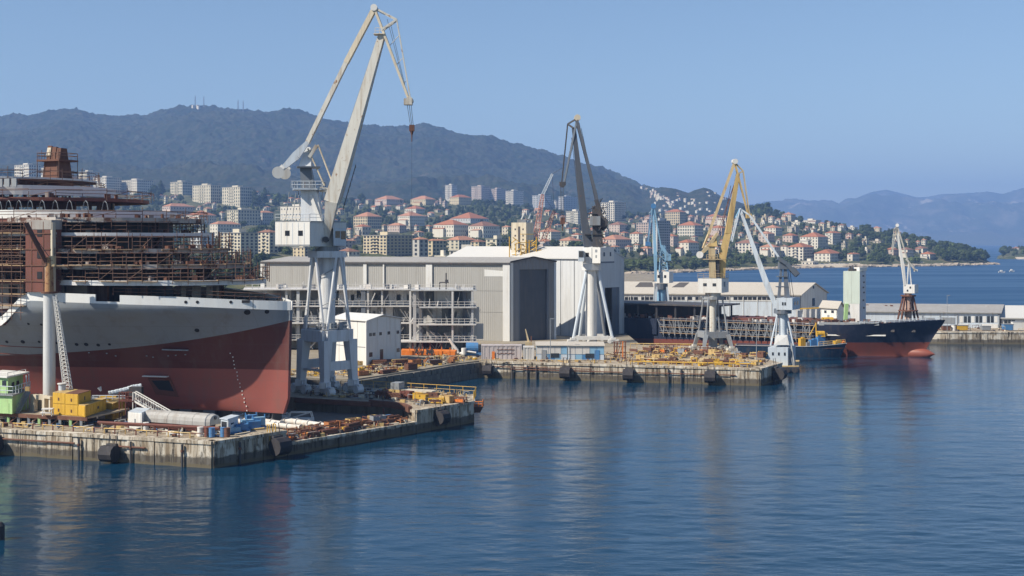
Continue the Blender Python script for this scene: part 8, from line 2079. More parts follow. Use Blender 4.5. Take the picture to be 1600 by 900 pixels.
# the rest of the wood, one mass
def woods():
 pts = []
 rnd = random.Random(23); tries = 0
 slots = [(0, 5)]
 while len(pts) < 6000 and tries < 60000:
  tries += 1
  px = rnd.uniform(-380, 1552)
  if px < 940: Y = rnd.uniform(900, 2700)
  else:
   s = float(SHORE(px)); Y = rnd.uniform(s + 10, max(float(CREST_D(px)) + 260, s + 60))
  z = ground_z(px, Y)
  if z < 2: continue
  dens = .5 + .9 * float(vnoise(np.array([px / 26.0]), np.array([Y / 90.0]), 4)[0])
  if px > 1130: dens += .35
  if 560 < px < 840 and 1450 < Y < 2300: dens += .55
  if Y > 2250: dens += .4
  if rnd.random() > dens: continue
  py = YH + (H - z) / Y * F; hm = rnd.uniform(6.5, 13)
  hp = hm / Y * F
  if any(B[0] - 2 < px < B[1] + 2 and py - hp < B[3] - 2 and py > B[2] + 1 and Y < B[4] + 5 for B in BLD): continue
  if any(B[0] - 3 < px < B[1] + 3 and abs(Y - B[4]) < 14 for B in BLD): continue
  pts.append((px, Y, z, hm))
 for k in range(150):
  px = rnd.uniform(235, 432); Y = rnd.uniform(520, 900); pts.append((px, Y, max(2.9, ground_z(px, Y)), rnd.uniform(5, 9)))
 for k in range(260):
  px = rnd.uniform(1562, 1720); Y = rnd.uniform(1900, 2300); pts.append((px, Y, 9 * math.sin(math.pi * (Y - 1880) / 500) ** .7, rnd.uniform(6, 11)))
 me = bpy.data.meshes.new("woodland"); me.from_pydata([tuple(XY(a, b, c)) for a, b, c, d in pts], [], [])
 at = me.attributes.new("size", 'FLOAT', 'POINT'); at.data.foreach_set("value", [d / 10.0 for a, b, c, d in pts])
 o = bpy.data.objects.new("woodland", me); COL.objects.link(o); o['kind'] = 'stuff'
 hold = bpy.data.collections.new("woodland_trees")
 for key in (('round', 'dark', 0), ('round', 'mid', 1), ('round', 'dark', 2), ('tall', 'dark', 1), ('pine', 'dark', 2), ('round', 'mid', 0), ('round', 'light', 1), ('round', 'mid', 2)):
  t = bpy.data.objects.new("woodland_tree", CR[key]); hold.objects.link(t)
 ng = bpy.data.node_groups.new("woodland_scatter", 'GeometryNodeTree'); ng.is_modifier = True
 ng.interface.new_socket("Geometry", in_out='INPUT', socket_type='NodeSocketGeometry'); ng.interface.new_socket("Geometry", in_out='OUTPUT', socket_type='NodeSocketGeometry')
 n = ng.nodes; l = ng.links
 gi = n.new("NodeGroupInput"); go = n.new("NodeGroupOutput"); ci = n.new("GeometryNodeCollectionInfo"); ci.inputs["Collection"].default_value = hold
 ci.inputs["Separate Children"].default_value = True; ci.inputs["Reset Children"].default_value = True
 ip = n.new("GeometryNodeInstanceOnPoints"); ip.inputs["Pick Instance"].default_value = True
 ri = n.new("FunctionNodeRandomValue"); ri.data_type = 'INT'; ri.inputs[4].default_value = 0; ri.inputs[5].default_value = 7
 rv = n.new("FunctionNodeRandomValue"); rv.data_type = 'FLOAT_VECTOR'; rv.inputs[0].default_value = (0, 0, 0); rv.inputs[1].default_value = (.1, .1, 6.28)
 sz = n.new("GeometryNodeInputNamedAttribute"); sz.data_type = 'FLOAT'; sz.inputs["Name"].default_value = "size"
 mp = n.new("GeometryNodeMeshToPoints")
 l.new(gi.outputs[0], mp.inputs[0]); l.new(mp.outputs[0], ip.inputs["Points"]); l.new(ci.outputs[0], ip.inputs["Instance"])
 l.new(ri.outputs[2], ip.inputs["Instance Index"]); l.new(rv.outputs[0], ip.inputs["Rotation"]); l.new(sz.outputs[0], ip.inputs["Scale"])
 rl = n.new("GeometryNodeRealizeInstances")
 l.new(ip.outputs[0], go.inputs[0])
 md = o.modifiers.new("scatter", 'NODES'); md.node_group = ng
woods()
# gear on the near quay
ZT = 4.3
def qbox(t, nm, a, b, c_, z0, z1, m):
 """upright box from three plan corners (left, near, right)"""
 l, c, r = a, b, c_
 return part(nm, MB().prism([v2(c), v2(r), v2(l + r - c), v2(l)], z0, z1), m, t)
def trestle():
 A, B = XY(-40, 158.6, 0), XY(137, 153.4, 0); d = (B - A).normalized(); n = Vector((-d.y, d.x, 0)); L = (B - A).length
 t = thing("steel_trestle", "long rust brown steel platform on legs along the front of the near quay", "platform", (A.x, A.y, 3))
 part("platform_deck", MB().hexa([(*A.xy, ZT - .2), (*B.xy, ZT - .2), (*(B + n * 8).xy, ZT - .2), (*(A + n * 8).xy, ZT - .2)], [(*A.xy, ZT), (*B.xy, ZT), (*(B + n * 8).xy, ZT), (*(A + n * 8).xy, ZT)]), M_DECK, t)
 part("edge_beam", MB().bar((*(A - n * .08).xy, ZT - .22), (*(B - n * .08).xy, ZT - .22), .2, .45), M_RUST, t)
 for k in range(11):
  p = A + d * L * (k + .4) / 11
  part("trestle_leg", MB().bar((*p.xy, 3), (*p.xy, ZT - .3), .3), M_GREYST if k % 3 else M_GREEN, t)
  if k % 2: part("trestle_brace", MB().bar((*p.xy, 3.1), (*(p + d * 1.4).xy, ZT - .3), .12), M_RUST, t)
 q2, q3 = XY(153, 151.6, 3.95), XY(343, 147.5, 3.85)
 t = thing("pipe_run", "long rusty red pipe on short posts in front of the white cabinet and the tank", "pipe", (q2.x, q2.y, 3))
 part("pipe", MB().tube(q2, q3, .16, n=10), M_RUST2, t); part("pipe", MB().tube(q2 + Vector((0, .5, -.25)), q3 + Vector((0, .5, -.25)), .11, n=8), M_RUST2, t)
 for k in range(9): p = q2.lerp(q3, (k + .3) / 9); part("pipe_post", MB().bar((p.x, p.y, 3), (p.x, p.y, p.z - .1), .16), M_RUST2 if k % 3 else M_BEIGE, t)
 a, b = Q_FL + (Q_C - Q_FL).normalized() * 58, Q_C; dd = (b - a).normalized(); nn = Vector((-dd.y, dd.x, 0)) * 1.15
 t = thing("edge_rail", "low orange and yellow pipe rail along the near quay's sunlit edge", "rail", (a.x, a.y, 3))
 K = 20; Lr = (b - a).length - 2.2
 for k in range(K):
  p, q = a + dd * (Lr * k / K) + nn, a + dd * (Lr * (k + 1) / K) + nn
  m = M_OCHRE if k % 3 == 0 else M_RUST2 if k % 3 == 1 else M_YELLOW
  part("rail_pipe", MB().tube((p.x, p.y, 3.62), (q.x, q.y, 3.62), .055, n=6), m, t); part("rail_post", MB().bar((p.x, p.y, 3), (p.x, p.y, 3.65), .12), M_OCHRE if k % 2 else M_RUST2, t)
trestle()
def green_hut():
 C = XY(12, 157.2, 0); L = XY(-30, 159, 0); Rr = XY(36, 162.5, 0)
 t = thing("control_hut", "light green two storey hut with white roof rail at the photo's left edge", "hut", (C.x, C.y, ZT))
 zs_ = ZA(617, 157)
 qbox(t, "lower_storey", XY(-30, 157.8, 0), XY(19, 156.0, 0), XY(45, 161.5, 0), ZT + .02, zs_, M_GREEN)
 qbox(t, "upper_storey", L, C, Rr, zs_ + .16, ZA(589, 158), M_GREEN)
 qbox(t, "gallery", XY(-32, 157.4, 0), XY(20, 155.6, 0), XY(47, 161.6, 0), zs_ + .003, zs_ + .15, M_GREYST)
 qbox(t, "roof", XY(-32, 159, 0), C + Vector((.1, -.5, 0)), XY(46, 162.5, 0), ZA(589, 158) + .003, ZA(586.5, 158), M_WHITE)
 for u in (.25, .55): part("window", face_box(C, Rr, u, u + .16, ZA(604, 159), ZA(597, 159), .04), M_GLASS, t)
 part("window", face_box(XY(19, 156, 0), XY(45, 161.5, 0), .5, .7, ZA(637, 158), ZA(627, 158), .04), M_GLASS, t)
 part("window", face_box(L, C, .8, .95, ZA(602, 158), ZA(594, 158), .04), M_GLASS, t); part("door", face_box(XY(-30, 157.8, 0), XY(19, 156, 0), .75, .9, ZT + .05, ZA(629, 157), .04), M_GREEN, t)
 g = zs_ + .16
 part("gallery_rail", MB().rail([XY(-32, 157.4, g), XY(20, 155.6, g), XY(47, 161.6, g)], 1.0, .045, 1.0), M_PALE, t, kind='stuff')
 for px, Yy in ((45, 161.6), (41, 160.5)): part("corner_post", MB().tube(XY(px, Yy, ZT), XY(px, Yy, ZA(587, 160)), .07, n=6), M_PALE, t)
 part("roof_rail", MB().rail([XY(-30, 159, ZA(586.5, 158)), XY(12, 157.5, ZA(586.5, 158)), XY(40, 162, ZA(586.5, 158))], .35, .04, 1.4, 1), M_WHITE, t, kind='stuff')
 part("stair", MB().bar(XY(26, 157, ZT), XY(44, 160, zs_), .7, .1).rail([XY(26, 156.7, ZT), XY(44, 159.6, zs_)], .9, .04, .8), M_GREYST, t, kind='stuff')
 part("lifebuoy_box", MB().box(XY(43, 157.6, ZA(607, 158)), (.5, .3, .5)), M_OCHRE, t)
green_hut()
def yellow_boxes():
 spots = []
 for ix, px0 in ((0, (82.5, 102.3)), (1, (102.5, 122))):
  for iz, (y0, y1) in enumerate(((651, 634.2), (633.8, 617))):
   where = ("lower left", "upper left", "lower right", "upper right")[ix * 2 + iz]
   Y = 155.4 - ix * .9
   C, L = XY(px0[1], Y - .45, 0), XY(px0[0], Y + .42, 0); Rr = XY(px0[1] + 20, Y + 3.4, 0)
   z0, z1 = ZT + .02 + iz * 1.33, ZT + .02 + iz * 1.33 + 1.30
   t = thing("yellow_container", "yellow steel box, %s of the block of four on the brown platform" % where, "container", (C.x, C.y, z0), "yellow steel boxes on the near quay")
   qbox(t, "body", L, C, Rr, z0, z1, M_YELLOW)
   part("door_panel", face_box(L, C, .05, .95, z0 + .07, z1 - .07, .035), M_YELLOW, t); part("latch", face_box(L, C, .44, .52, z0 + .4, z0 + .75, .09), M_RUST, t)
   if ix: part("side_panel", face_box(C, Rr, .05, .95, z0 + .07, z1 - .07, .035), M_YELLOW, t); part("vent", face_box(C, Rr, .44, .52, z0 + .4, z0 + .85, .06), M_DARKST, t)
   if iz: part("top_plate", MB().prism([v2(C), v2(Rr), v2(L + Rr - C), v2(L)], z1 + .003, z1 + .06), M_RUST if ix else M_OCHRE, t)
 for C, L, Rr, zt, lab in ((XY(133, 153.2, 0), XY(121.5, 154.2, 0), XY(166, 160, 0), ZA(634, 153.4), "yellow container with a long side showing, right of the block of four"), (XY(176, 160.2, 0), XY(164, 161.4, 0), XY(195, 164.6, 0), ZA(631, 160.5), "yellow container farthest back, its end by the red white gangway")):
  t = thing("yellow_container", lab, "container", (C.x, C.y, 3), "yellow steel boxes on the near quay"); z0 = ZT + .02
  if C.x > -50.5: z0 = 3.02
  qbox(t, "body", L, C, Rr, z0, zt, M_YELLOW); part("door_panel", face_box(L, C, .06, .94, z0 + .1, zt - .1, .04), M_YELLOW, t)
  for k in range(6): part("side_rib", face_box(C, Rr, .08 + .15 * k, .15 + .15 * k, z0 + .12, zt - .12, .05), M_YELLOW, t)
  part("top_frame", MB().prism([v2(C), v2(Rr), v2(L + Rr - C), v2(L)], zt + .003, zt + .08), M_OCHRE, t)
  part("vent", face_box(C, Rr, .55, .62, z0 + .5, z0 + .8, .08), M_DARKST, t)
yellow_boxes()
def misc_near():
 C = XY(78, 156.6, 0); L = XY(47, 159, 0); Rr = XY(82, 160, 0); z0 = ZT + .02; zt = ZA(617.5, 158)
 t = thing("beige_frame", "beige box frame with an arched opening between green hut and yellow boxes", "frame", (C.x, C.y, ZT))
 for u0, u1, a, b in ((0, .2, z0, zt), (.60, .72, z0, zt - .3), (.2, .60, zt - .55, zt), (.94, 1, z0, zt - .4), (.60, 1, zt - .3, zt)): part("frame_plate", face_box(L, C, u0, u1, a, b, .0, .5), M_BEIGE, t)
 part("rear_plate", face_box(L + Vector((0, 1.6, 0)), C + Vector((0, 1.6, 0)), 0, .62, z0, zt - .1, 0, .1), M_BEIGE, t)
 q = XY(75, 154.6, ZT)
 t = thing("work_table", "white metal table frame left of the yellow boxes", "table", q)
 part("table_top", MB().box(q + Vector((0, 0, .85)), (1.3, .8, .12)), M_WHITE, t); part("shelf", MB().box(q + Vector((-.2, -.1, .4)), (1.3, .7, .1)), M_WHITE, t)
 for sx in (-.55, .55):
  for sy in (-.3, .3): part("leg", MB().bar(q + Vector((sx, sy, 0)), q + Vector((sx, sy, .8)), .09), M_WHITE, t)
 q = XY(97, 158, ZT + 2.7)
 t = thing("vent_drum", "small white drum on top of the yellow boxes", "drum", q)
 part("barrel", MB().tube(q, q + Vector((0, 0, .75)), .42, n=14), M_PALE, t); part("cap", MB().tube(q + Vector((0, 0, .75)), q + Vector((0, 0, .87)), .55, n=14), M_WHITE, t)
 A, B = XY(211, 160.5, ZA(625, 161)), XY(266, 157.6, 3.3)
 t = thing("gangway", "white truss gangway sloping down to the tank from a red and white landing", "gangway", (A.x, A.y, 3))
 for dy in (-.5, .5):
  o = Vector((0, dy, 0)); part("stringer", MB().bar(A + o, B + o, .1, .2), M_WHITE, t); part("top_rail", MB().bar(A + o + Vector((0, 0, 1.1)), B + o + Vector((0, 0, 1.1)), .09), M_WHITE, t)
  for k in range(8):
   p, q = A.lerp(B, k / 7) + o, A.lerp(B, min(1, (k + .6) / 7)) + o + Vector((0, 0, 1.1)); part("truss_bar", MB().tube(p, p + Vector((0, 0, 1.1)), .04, n=5), M_WHITE, t); part("truss_bar", MB().tube(p, q, .035, n=5), M_WHITE, t)
 for k in range(14): part("tread", MB().box(A.lerp(B, k / 13), (.28, 1.0, .05)), M_PALE, t)
 L0 = A + Vector((-.9, 0, 0)); part("landing", MB().box(L0, (1.9, 1.4, .1)), M_RUST2, t)
 for dx in (-.9, -.1, .8):
  for dy in (-.6, .6): part("landing_post", MB().bar((L0.x + dx, L0.y + dy, 3), (L0.x + dx, L0.y + dy, L0.z + 1.1), .1), M_RUST2 if dx < 0 else M_WHITE, t)
 part("landing_rail", MB().rail([L0 + Vector((-.9, -.6, 0)), L0 + Vector((.8, -.6, 0))], 1.1, .05, .6), M_RUST2, t, kind='stuff')
 C, L, Rr = XY(221.5, 151.5, 0), XY(200, 152.6, 0), XY(235, 155.3, 0)
 t = thing("cabinet", "tall white steel cabinet at the left end of the grey tank", "cabinet", (C.x, C.y, 3)); zt = ZA(645, 152)
 qbox(t, "body", L, C, Rr, 3.05, zt, M_WHITE); part("door", face_box(L, C, .06, .94, 3.2, zt - .1, .035), M_WHITE, t); part("handle", face_box(L, C, .5, .56, 3.7, 4.3, .09), M_GREYST, t); part("top_plate", MB().prism([v2(C), v2(Rr), v2(L + Rr - C), v2(L)], zt + .002, zt + .08), M_PALE, t)
 A, B = XY(232, 153.6, 0), XY(330, 149.8, 0); d = (B - A).normalized(); n = Vector((-d.y, d.x, 0))
 t = thing("storage_tank", "long grey tank with rounded top and red underside on a cradle", "tank", (A.x, A.y, 3))
 sec = [(-1.15, 3.9), (-1.15, 4.35), (-1.05, 4.75), (-.72, 5.05), (-.25, 5.2), (.25, 5.2), (.72, 5.05), (1.05, 4.75), (1.15, 4.35), (1.15, 3.9)]
 def loft(se, p, q, s0=1, s1=1):
  mb = MB(); k = len(se)
  for P_, s in ((p, s0), (q, s1)):
   for y, z in se: mb.v.append(tuple(Vector((P_.x, P_.y, 0)) + n * y * s + Vector((0, 0, 4.3 + (z - 4.3) * s))))
  mb.f += [(i, (i + 1) % k, k + (i + 1) % k, k + i) for i in range(k)] + [tuple(range(k))[::-1], tuple(range(k, 2 * k))]; return mb
 M_TANK = pm("tank_grey", (.35, .345, .33), .55, var=.15, scale=.6, dirt=.5, rust=.12)
 Ln = (B - A).length
 for k in range(5): part("shell_plate", loft(sec, A + d * (Ln * k / 5 + .015), A + d * (Ln * (k + 1) / 5 - .015), 1 if k % 2 else .985, 1 if k % 2 else .985), M_TANK, t)
 part("end_cap", loft(sec, B, B + d * .55, 1, .86), M_TANK, t); part("end_flange", loft(sec, B - d * .06, B + d * .04, 1.04, 1.04), M_GREYST, t)
 bs = [(-1.0, 3.9), (-.7, 3.15), (.7, 3.15), (1.0, 3.9)]
 part("underside", loft(bs, A + d * .3, B - d * .1), M_RUST2, t)
 for k in range(4): p = A + d * Ln * (k + .5) / 4; part("cradle", MB().box((p.x, p.y, 3.25), (.3, 2.3, .5), math.atan2(d.y, d.x)), M_DARKST, t)
 part("cap_window", MB().tube((*(B + d * .5).xy, 4.75), (*(B + d * .66).xy, 4.75), .22, n=10), M_DARKST, t)
 C, L, Rr = XY(356, 147.4, 0), XY(345, 148.2, 0), XY(372, 150.6, 0); zt = ZA(655, 148)
 t = thing("operator_cabin", "small pale blue operator cabin near the quay's corner", "cabin", (C.x, C.y, 3))
 qbox(t, "body", L, C, Rr, 3.05, zt, M_PALE); part("window", face_box(L, C, .12, .85, 3.9, zt - .25, .03), M_GLASS, t); part("corner_post", MB().bar((C.x, C.y - .03, 3.05), (C.x, C.y - .03, zt), .14), M_WHITE, t); part("side_window", face_box(C, Rr, .3, .55, 4.1, zt - .5, .03), M_GLASS, t); part("roof", MB().prism([v2(C + Vector((0, -.15, 0))), v2(Rr + Vector((.15, 0, 0))), v2(L + Rr - C), v2(L + Vector((-.15, 0, 0)))], zt + .002, zt + .1), M_PALE, t)
 for k, (px, Y, m, lab) in enumerate(((349, 146.2, M_BLUE, "blue drum just left of the operator cabin's foot"), (355, 146.0, M_RUST, "rusty drum before the operator cabin"), (324, 146.3, M_RUST2, "red drum at the quay corner beside the blue one"), (331, 146.0, M_BLUE, "blue drum at the very corner of the near quay"), (313, 146.6, M_WHITE, "white drum at the right end of the edge rail"), (228, 150.3, M_WHITE, "white drum at the foot of the white cabinet"))):
  q = XY(px, Y, 3.05); t = thing("steel_drum", lab, "drum", q, "steel drums on the near quay")
  part("barrel", MB().tube(q, q + Vector((0, 0, 1.0)), .34, n=14), m, t); part("rim", MB().tube(q + Vector((0, 0, 1.0)), q + Vector((0, 0, 1.06)), .37, n=14), m, t); part("hoop", MB().tube(q + Vector((0, 0, .48)), q + Vector((0, 0, .54)), .365, n=14), m, t)
 for k, (px, Y, w, h, lab) in enumerate(((366, 149.0, 1.6, .7, "blue skid right of the operator cabin"), (377, 150.0, 1.9, .95, "blue generator skid in the middle of the blue gear on the quay corner"), (386, 152.2, 1.8, 1.2, "blue crate behind the generator skid on the quay corner"), (396, 152.2, 2.0, 1.0, "blue trailer frame near the white pipes' left end"), (404, 153.2, 1.8, 1.4, "tall blue cage rack near the white pipes"), (392, 155.8, 1.6, 1.3, "rearmost blue crate before the white dock pipes"))):
  q = XY(px, Y, 3.05); t = thing("blue_skid", lab, "skid", q, "blue gear on the near quay")
  part("frame", MB().box(q + Vector((0, 0, .12)), (w, 1.1, .2), .5), M_BLUE, t); part("load", MB().box(q + Vector((0, 0, h * .5 + .1)), (w * .8, .8, h * .7), .5), M_BLUE if k % 2 else M_LBLUE, t)
  for sx in (-.42, .42): e = Vector((math.cos(.5), math.sin(.5), 0)) * w * sx; part("post", MB().bar(q + e, q + e + Vector((0, 0, h + .2)), .12), M_BLUE, t)
 for px, lab in ((424, "yellow ladder hoops over the shaded end of the near quay"),):
  p = along(px, Q_C, Q_R, -.2); t = thing("quay_ladder", lab, "ladder", (p.x, p.y, 3.05))
  for dx in (-.45, .45): q = Vector((p.x + dx * .6, p.y + dx * .78, 3.05)); part("hoop", MB().path([q, q + Vector((0, 0, .9)), q + Vector((.35, -.28, .9)), q + Vector((.35, -.28, -2.2))], .055), M_YELLOW, t)
  for k in range(8): z = .8 + .28 * k; part("rung", MB().tube((p.x - .27 + .35, p.y - .35 - .28, z), (p.x + .27 + .35, p.y + .35 - .28, z), .03, n=5), M_YELLOW, t)
 q = XY(170, 165, ZA(617, 165))
 t = thing("staging_bridge", "pale tubular staging behind the yellow containers beside the hull", "staging", (q.x, q.y, 3))
 for px in (146, 156, 166, 176, 186, 194): part("post", MB().tube(XY(px, 165, 3), XY(px, 165, ZA(618, 165)), .06, n=5), M_PALE, t)
 for py in (618, 622, 627): part("ledger", MB().tube(P(144, py, 165), P(196, py, 165), .05, n=5), M_PALE, t)
 for px, w in ((150, 1.0), (163, 1.3), (178, 1.2), (189, 1.0)): part("blower", MB().box(P(px, 624, 165.6), (w, .8, .9)), M_SLATE if w < 1.2 else M_YELLOW, t)
 t = thing("ventilation_duct", "crumpled silvery duct climbing against the red hull", "duct", P(173, 614, 166.5))
 pts = [P(170, 615, 166.5), P(183, 612, 167), P(196, 609, 167.4), P(208, 605, 167.7), P(221, 603, 168)]
 mb = MB()
 for a, b in zip(pts[:-1], pts[1:]):
  for k in range(5): p, q = a.lerp(b, k / 5), a.lerp(b, (k + 1) / 5); mb.tube(p, q, .30 if k % 2 else .36, .33, n=9)
 part("hose", mb, M_PALE, t); part("fan_box", MB().box(P(213, 612, 167), (1.6, 1.0, 1.3)), M_DARKST, t); part("nozzle", MB().tube(P(158, 611, 166), P(155, 605, 166), .12, .3, n=8), M_PALE, t)
misc_near()
# white pipes on the dock floor
def dock_pipes():
 for k, (a, b, r, lab) in enumerate((((366, 651), (440, 662), .34, "white pipe on the dock floor below the bow, left length"), ((372, 658), (470, 668), .32, "white pipe lying nearest the low quay below the bow"), ((430, 655), (520, 667), .38, "thick white pipe leading from the bow to the middle of the low quay"), ((462, 668), (545, 660), .22, "thin white pipe crossing toward the dock gate"))):
  A, B = G(*a, 1.95), G(*b, 1.95); t = thing("dock_pipe", lab, "pipe", A, "white pipes in the dock")
  n = 5
  for i in range(n): part("pipe_length", MB().tube(A.lerp(B, i / n + .004), A.lerp(B, (i + 1) / n - .004), r, n=12), M_PIPEW, t)
  for i in range(n + 1): p = A.lerp(B, i / n); dd = (B - A).normalized() * .05; part("flange", MB().tube(p - dd, p + dd, r * 1.35, n=12), M_PIPEW, t)
 for px, py, w, h, lab in ((375, 650, 2.2, .9, "white tubular cradle under the bow, leftmost"), (390, 648, 2.0, 1.0, "white tubular cradle under the bow beside the draught marks"), (435, 652, 3.0, .8, "white machine frame under the stem"), (470, 655, 3.4, 1.2, "white machine with open frame right of the stem")):
  q = G(px, py + 3, 1.5); t = thing("white_frame", lab, "frame", q, "white frames under the bow")
  for sx in (-.5, .5):
   for sy in (-.5, .5): part("post", MB().tube(q + Vector((sx * w, sy, 0)), q + Vector((sx * w * .8, sy, h)), .07, n=6), M_WHITE, t)
  for sy in (-.5, .5): part("bar", MB().tube(q + Vector((-w * .4, sy, h)), q + Vector((w * .4, sy, h)), .07, n=6), M_WHITE, t); part("bar", MB().tube(q + Vector((-w * .5, sy, .3)), q + Vector((w * .4, sy, h)), .05, n=6), M_WHITE, t)
  part("tray", MB().box(q + Vector((0, 0, .25)), (w, 1.0, .35)), M_WHITE, t)
 q = G(441, 650, 1.6); t = thing("vent_pipe", "upright white vent pipe with a bent top right below the stem", "pipe", q)
 part("riser", MB().tube(q, q + Vector((0, 0, 1.5)), .12), M_WHITE, t); part("elbow", MB().tube(q + Vector((0, 0, 1.45)), q + Vector((-.3, 0, 1.6)), .13), M_WHITE, t)
dock_pipes()
# steel gear: cradles, beam stacks, crates
CL = random.Random(31)
M_ORANGE2 = pm("dull_orange_paint", (.36, .145, .055), .65, var=.25, scale=.7, dirt=.5, dirtcol=(.14, .06, .03), rust=.35)
def cradle(q, w, h, m, lab, grp, rz=.9):
 t = thing("steel_cradle", lab, "cradle", q, grp, rz)
 for sx in (-.5, .5):
  for sy in (-.4, .4): part("post", MB().bar((sx * w, sy * 1.2, 0), (sx * w * .9, sy * 1.0, h), .12), m, t, local=True)
  part("cross_bar", MB().bar((sx * w, -.5, h * .55), (sx * w, .5, h * .55), .1), m, t, local=True)
 for sy in (-.45, .45): part("side_bar", MB().bar((-w * .5, sy, h * .9), (w * .5, sy, h * .9), .12), m, t, local=True); part("side_bar", MB().bar((-w * .5, sy, .15), (w * .5, sy, .15), .12), m, t, local=True)
 part("load", MB().box((0, 0, h * .4), (w * .8, .7, h * .4)), M_RUST if m is not M_RUST else M_ORANGE, t, local=True)
def beams(q, w, n, m, lab, grp, rz=.9):
 t = thing("beam_stack", lab, "beam stack", q, grp, rz)
 for k in range(n): part("beam", MB().box((CL.uniform(-.2, .2), (k % 3 - 1) * .38, .2 + .3 * (k // 3)), (w * CL.uniform(.8, 1.05), .28, .24), CL.uniform(-.06, .06)), m if k % 3 else M_RUST, t, local=True)
 for sx in (-.35, .35): part("bearer", MB().box((w * sx, 0, .04), (.2, 1.3, .08)), M_DARKST, t, local=True)
def crate(q, w, h, m, lab, grp, rz=.9):
 t = thing("steel_crate", lab, "crate", q, grp, rz)
 part("floor", MB().box((0, 0, .08), (w, 1.0, .1)), m, t, local=True)
 for s, a in ((-1, 0), (1, 0)): part("side_plate", MB().box((0, s * .5, h * .5), (w, .06, h * .85)), m, t, local=True); part("end_plate", MB().box((s * w * .5, 0, h * .5), (.06, .95, h * .85)), m, t, local=True)
 part("scrap", MB().box((0, 0, h * .6), (w * .7, .7, h * .5), .3), M_RUST2, t, local=True)
 part("lifting_eye", MB().tube((0, -.54, h * .8), (0, -.62, h * .8), .12), m, t, local=True)
def strew(a, b, za, n, depth, grp, words, zt=1.55, mats=None, size=(1.0, 2.4)):
 mats = mats or [(M_ORANGE2, "orange"), (M_RUST, "rusty"), (M_OCHRE, "ochre"), (M_RUST2, "dark red"), (M_YELLOW, "yellow"), (M_BLUE, "blue"), (M_GREYST, "grey")]
 d = (b - a); nn = Vector((-d.y, d.x, 0)).normalized(); used = {}
 for k in range(n):
  u = (k + CL.uniform(.2, .8)) / n; q = a + d * u + nn * CL.uniform(.5, depth); q = Vector((q.x, q.y, zt)); m, c = CL.choices(mats, [5, 5, 3, 4, 2, 1, 1][:len(mats)])[0]
  w = CL.uniform(*size); h = CL.uniform(.6, 1.3); kind = CL.choice((cradle, beams, crate)); nm = {"cradle": "cradle frame", "beams": "stack of beams", "crate": "open scrap crate"}[kind.__name__]
  third = min(len(words) - 1, int(u * len(words))); edge = "near the edge" if (q - (a + d * u)).length < depth * .5 + 1 else "set back"
  lab = "%s %s on the %s" % (c, nm, words[third])
  lab = ("" if edge == "near the edge" else "inner ") + lab; lab = " ".join(lab.split()[:15])
  for ad in ("", "long " if w > 1.5 else "short ", "high " if h > .95 else "low "):
   if ad + lab not in used: break
  lab = ad + lab; used[lab] = 1
  rz = math.atan2(d.y, d.x) + CL.uniform(-.3, .3)
  if kind is beams: beams(q, w * 1.3, CL.randint(4, 9), m, lab, grp, rz)
  else: kind(q, w, h, m, lab, grp, rz)
strew(Q_R + Vector((.5, .6, 0)), Q_R2 + Vector((-.8, -1.0, 0)), 1.5, 30, 3.6, "steel gear on the low quay", ("low quay's left end by the near quay step", "low quay's left part before the white pipes", "low quay's middle", "low quay's right part", "low quay's right end by the dock gate"))
strew(Vector((-21, 181.5, 0)), Vector((-8.5, 174.5, 0)), 3, 12, 4.5, "steel gear on the crane quay", ("crane quay by the tall crane's foot", "crane quay's middle", "crane quay's right end"), 3.03)
strew(Vector((-24, 212, 0)), Vector((-8, 238, 0)), 3, 13, 7, "steel gear on the yard bank", ("stone bank before the white workshop", "stone bank's middle before the orange block", "stone bank's right end by the pinkish container"), 3.02)
PY = [(M_RUST, "rusty"), (M_OCHRE, "ochre"), (M_YELLOW, "yellow"), (M_OCHRE2, "pale ochre"), (M_GREYST, "grey")]
strew(XY(985, 236.5, 0), XY(1175, 227.5, 0), 3, 22, 6, "steel gear on the far pier", ("far pier right of the blue cabin", "far pier before the ochre crane", "far pier's right end"), 3.05, PY, (1.0, 2.0))
strew(XY(985, 258, 0), XY(1185, 243, 0), 3, 24, 7, "steel gear on the far pier", ("far pier's rear left, under the dark ship", "far pier's rear behind the ochre crane", "far pier's rear right end"), 3.05, PY, (1.0, 2.0))
strew(Vector((-35, 226, 0)), Vector((-18, 232, 0)), 3, 7, 4, "steel gear by the workshop", ("yard at the white workshop's wall", "yard by the workshop door"), 3.02)
# yellow pipe lines and rails along the far pier
for k, (a, b, z, m, lab) in enumerate(((XY(985, 231.5, 0), XY(1180, 226.8, 0), 3.7, M_YELLOW, "yellow pipe rail along the front of the far pier's right half"), (XY(1000, 240, 0), XY(1178, 233.5, 0), 3.5, M_OCHRE2, "ochre pipe line across the middle of the far pier"), (XY(985, 268, 0), XY(1150, 266, 0), 4.0, M_OCHRE, "long ochre gangway rail at the rear of the far pier"), (XY(750, 237.2, 0), XY(960, 235.6, 0), 3.5, M_OCHRE2, "low ochre rail before the container row"))):
 t = thing("pier_rail", lab, "rail", (a.x, a.y, 3.02)); n = 16
 for i in range(n): p, q = a.lerp(b, i / n), a.lerp(b, (i + 1) / n); part("rail_pipe", MB().tube((p.x, p.y, z), (q.x, q.y, z), .12 if k < 3 else .07, n=6), m, t); part("rail_post", MB().bar((p.x, p.y, 3.02), (p.x, p.y, z), .12), m, t)
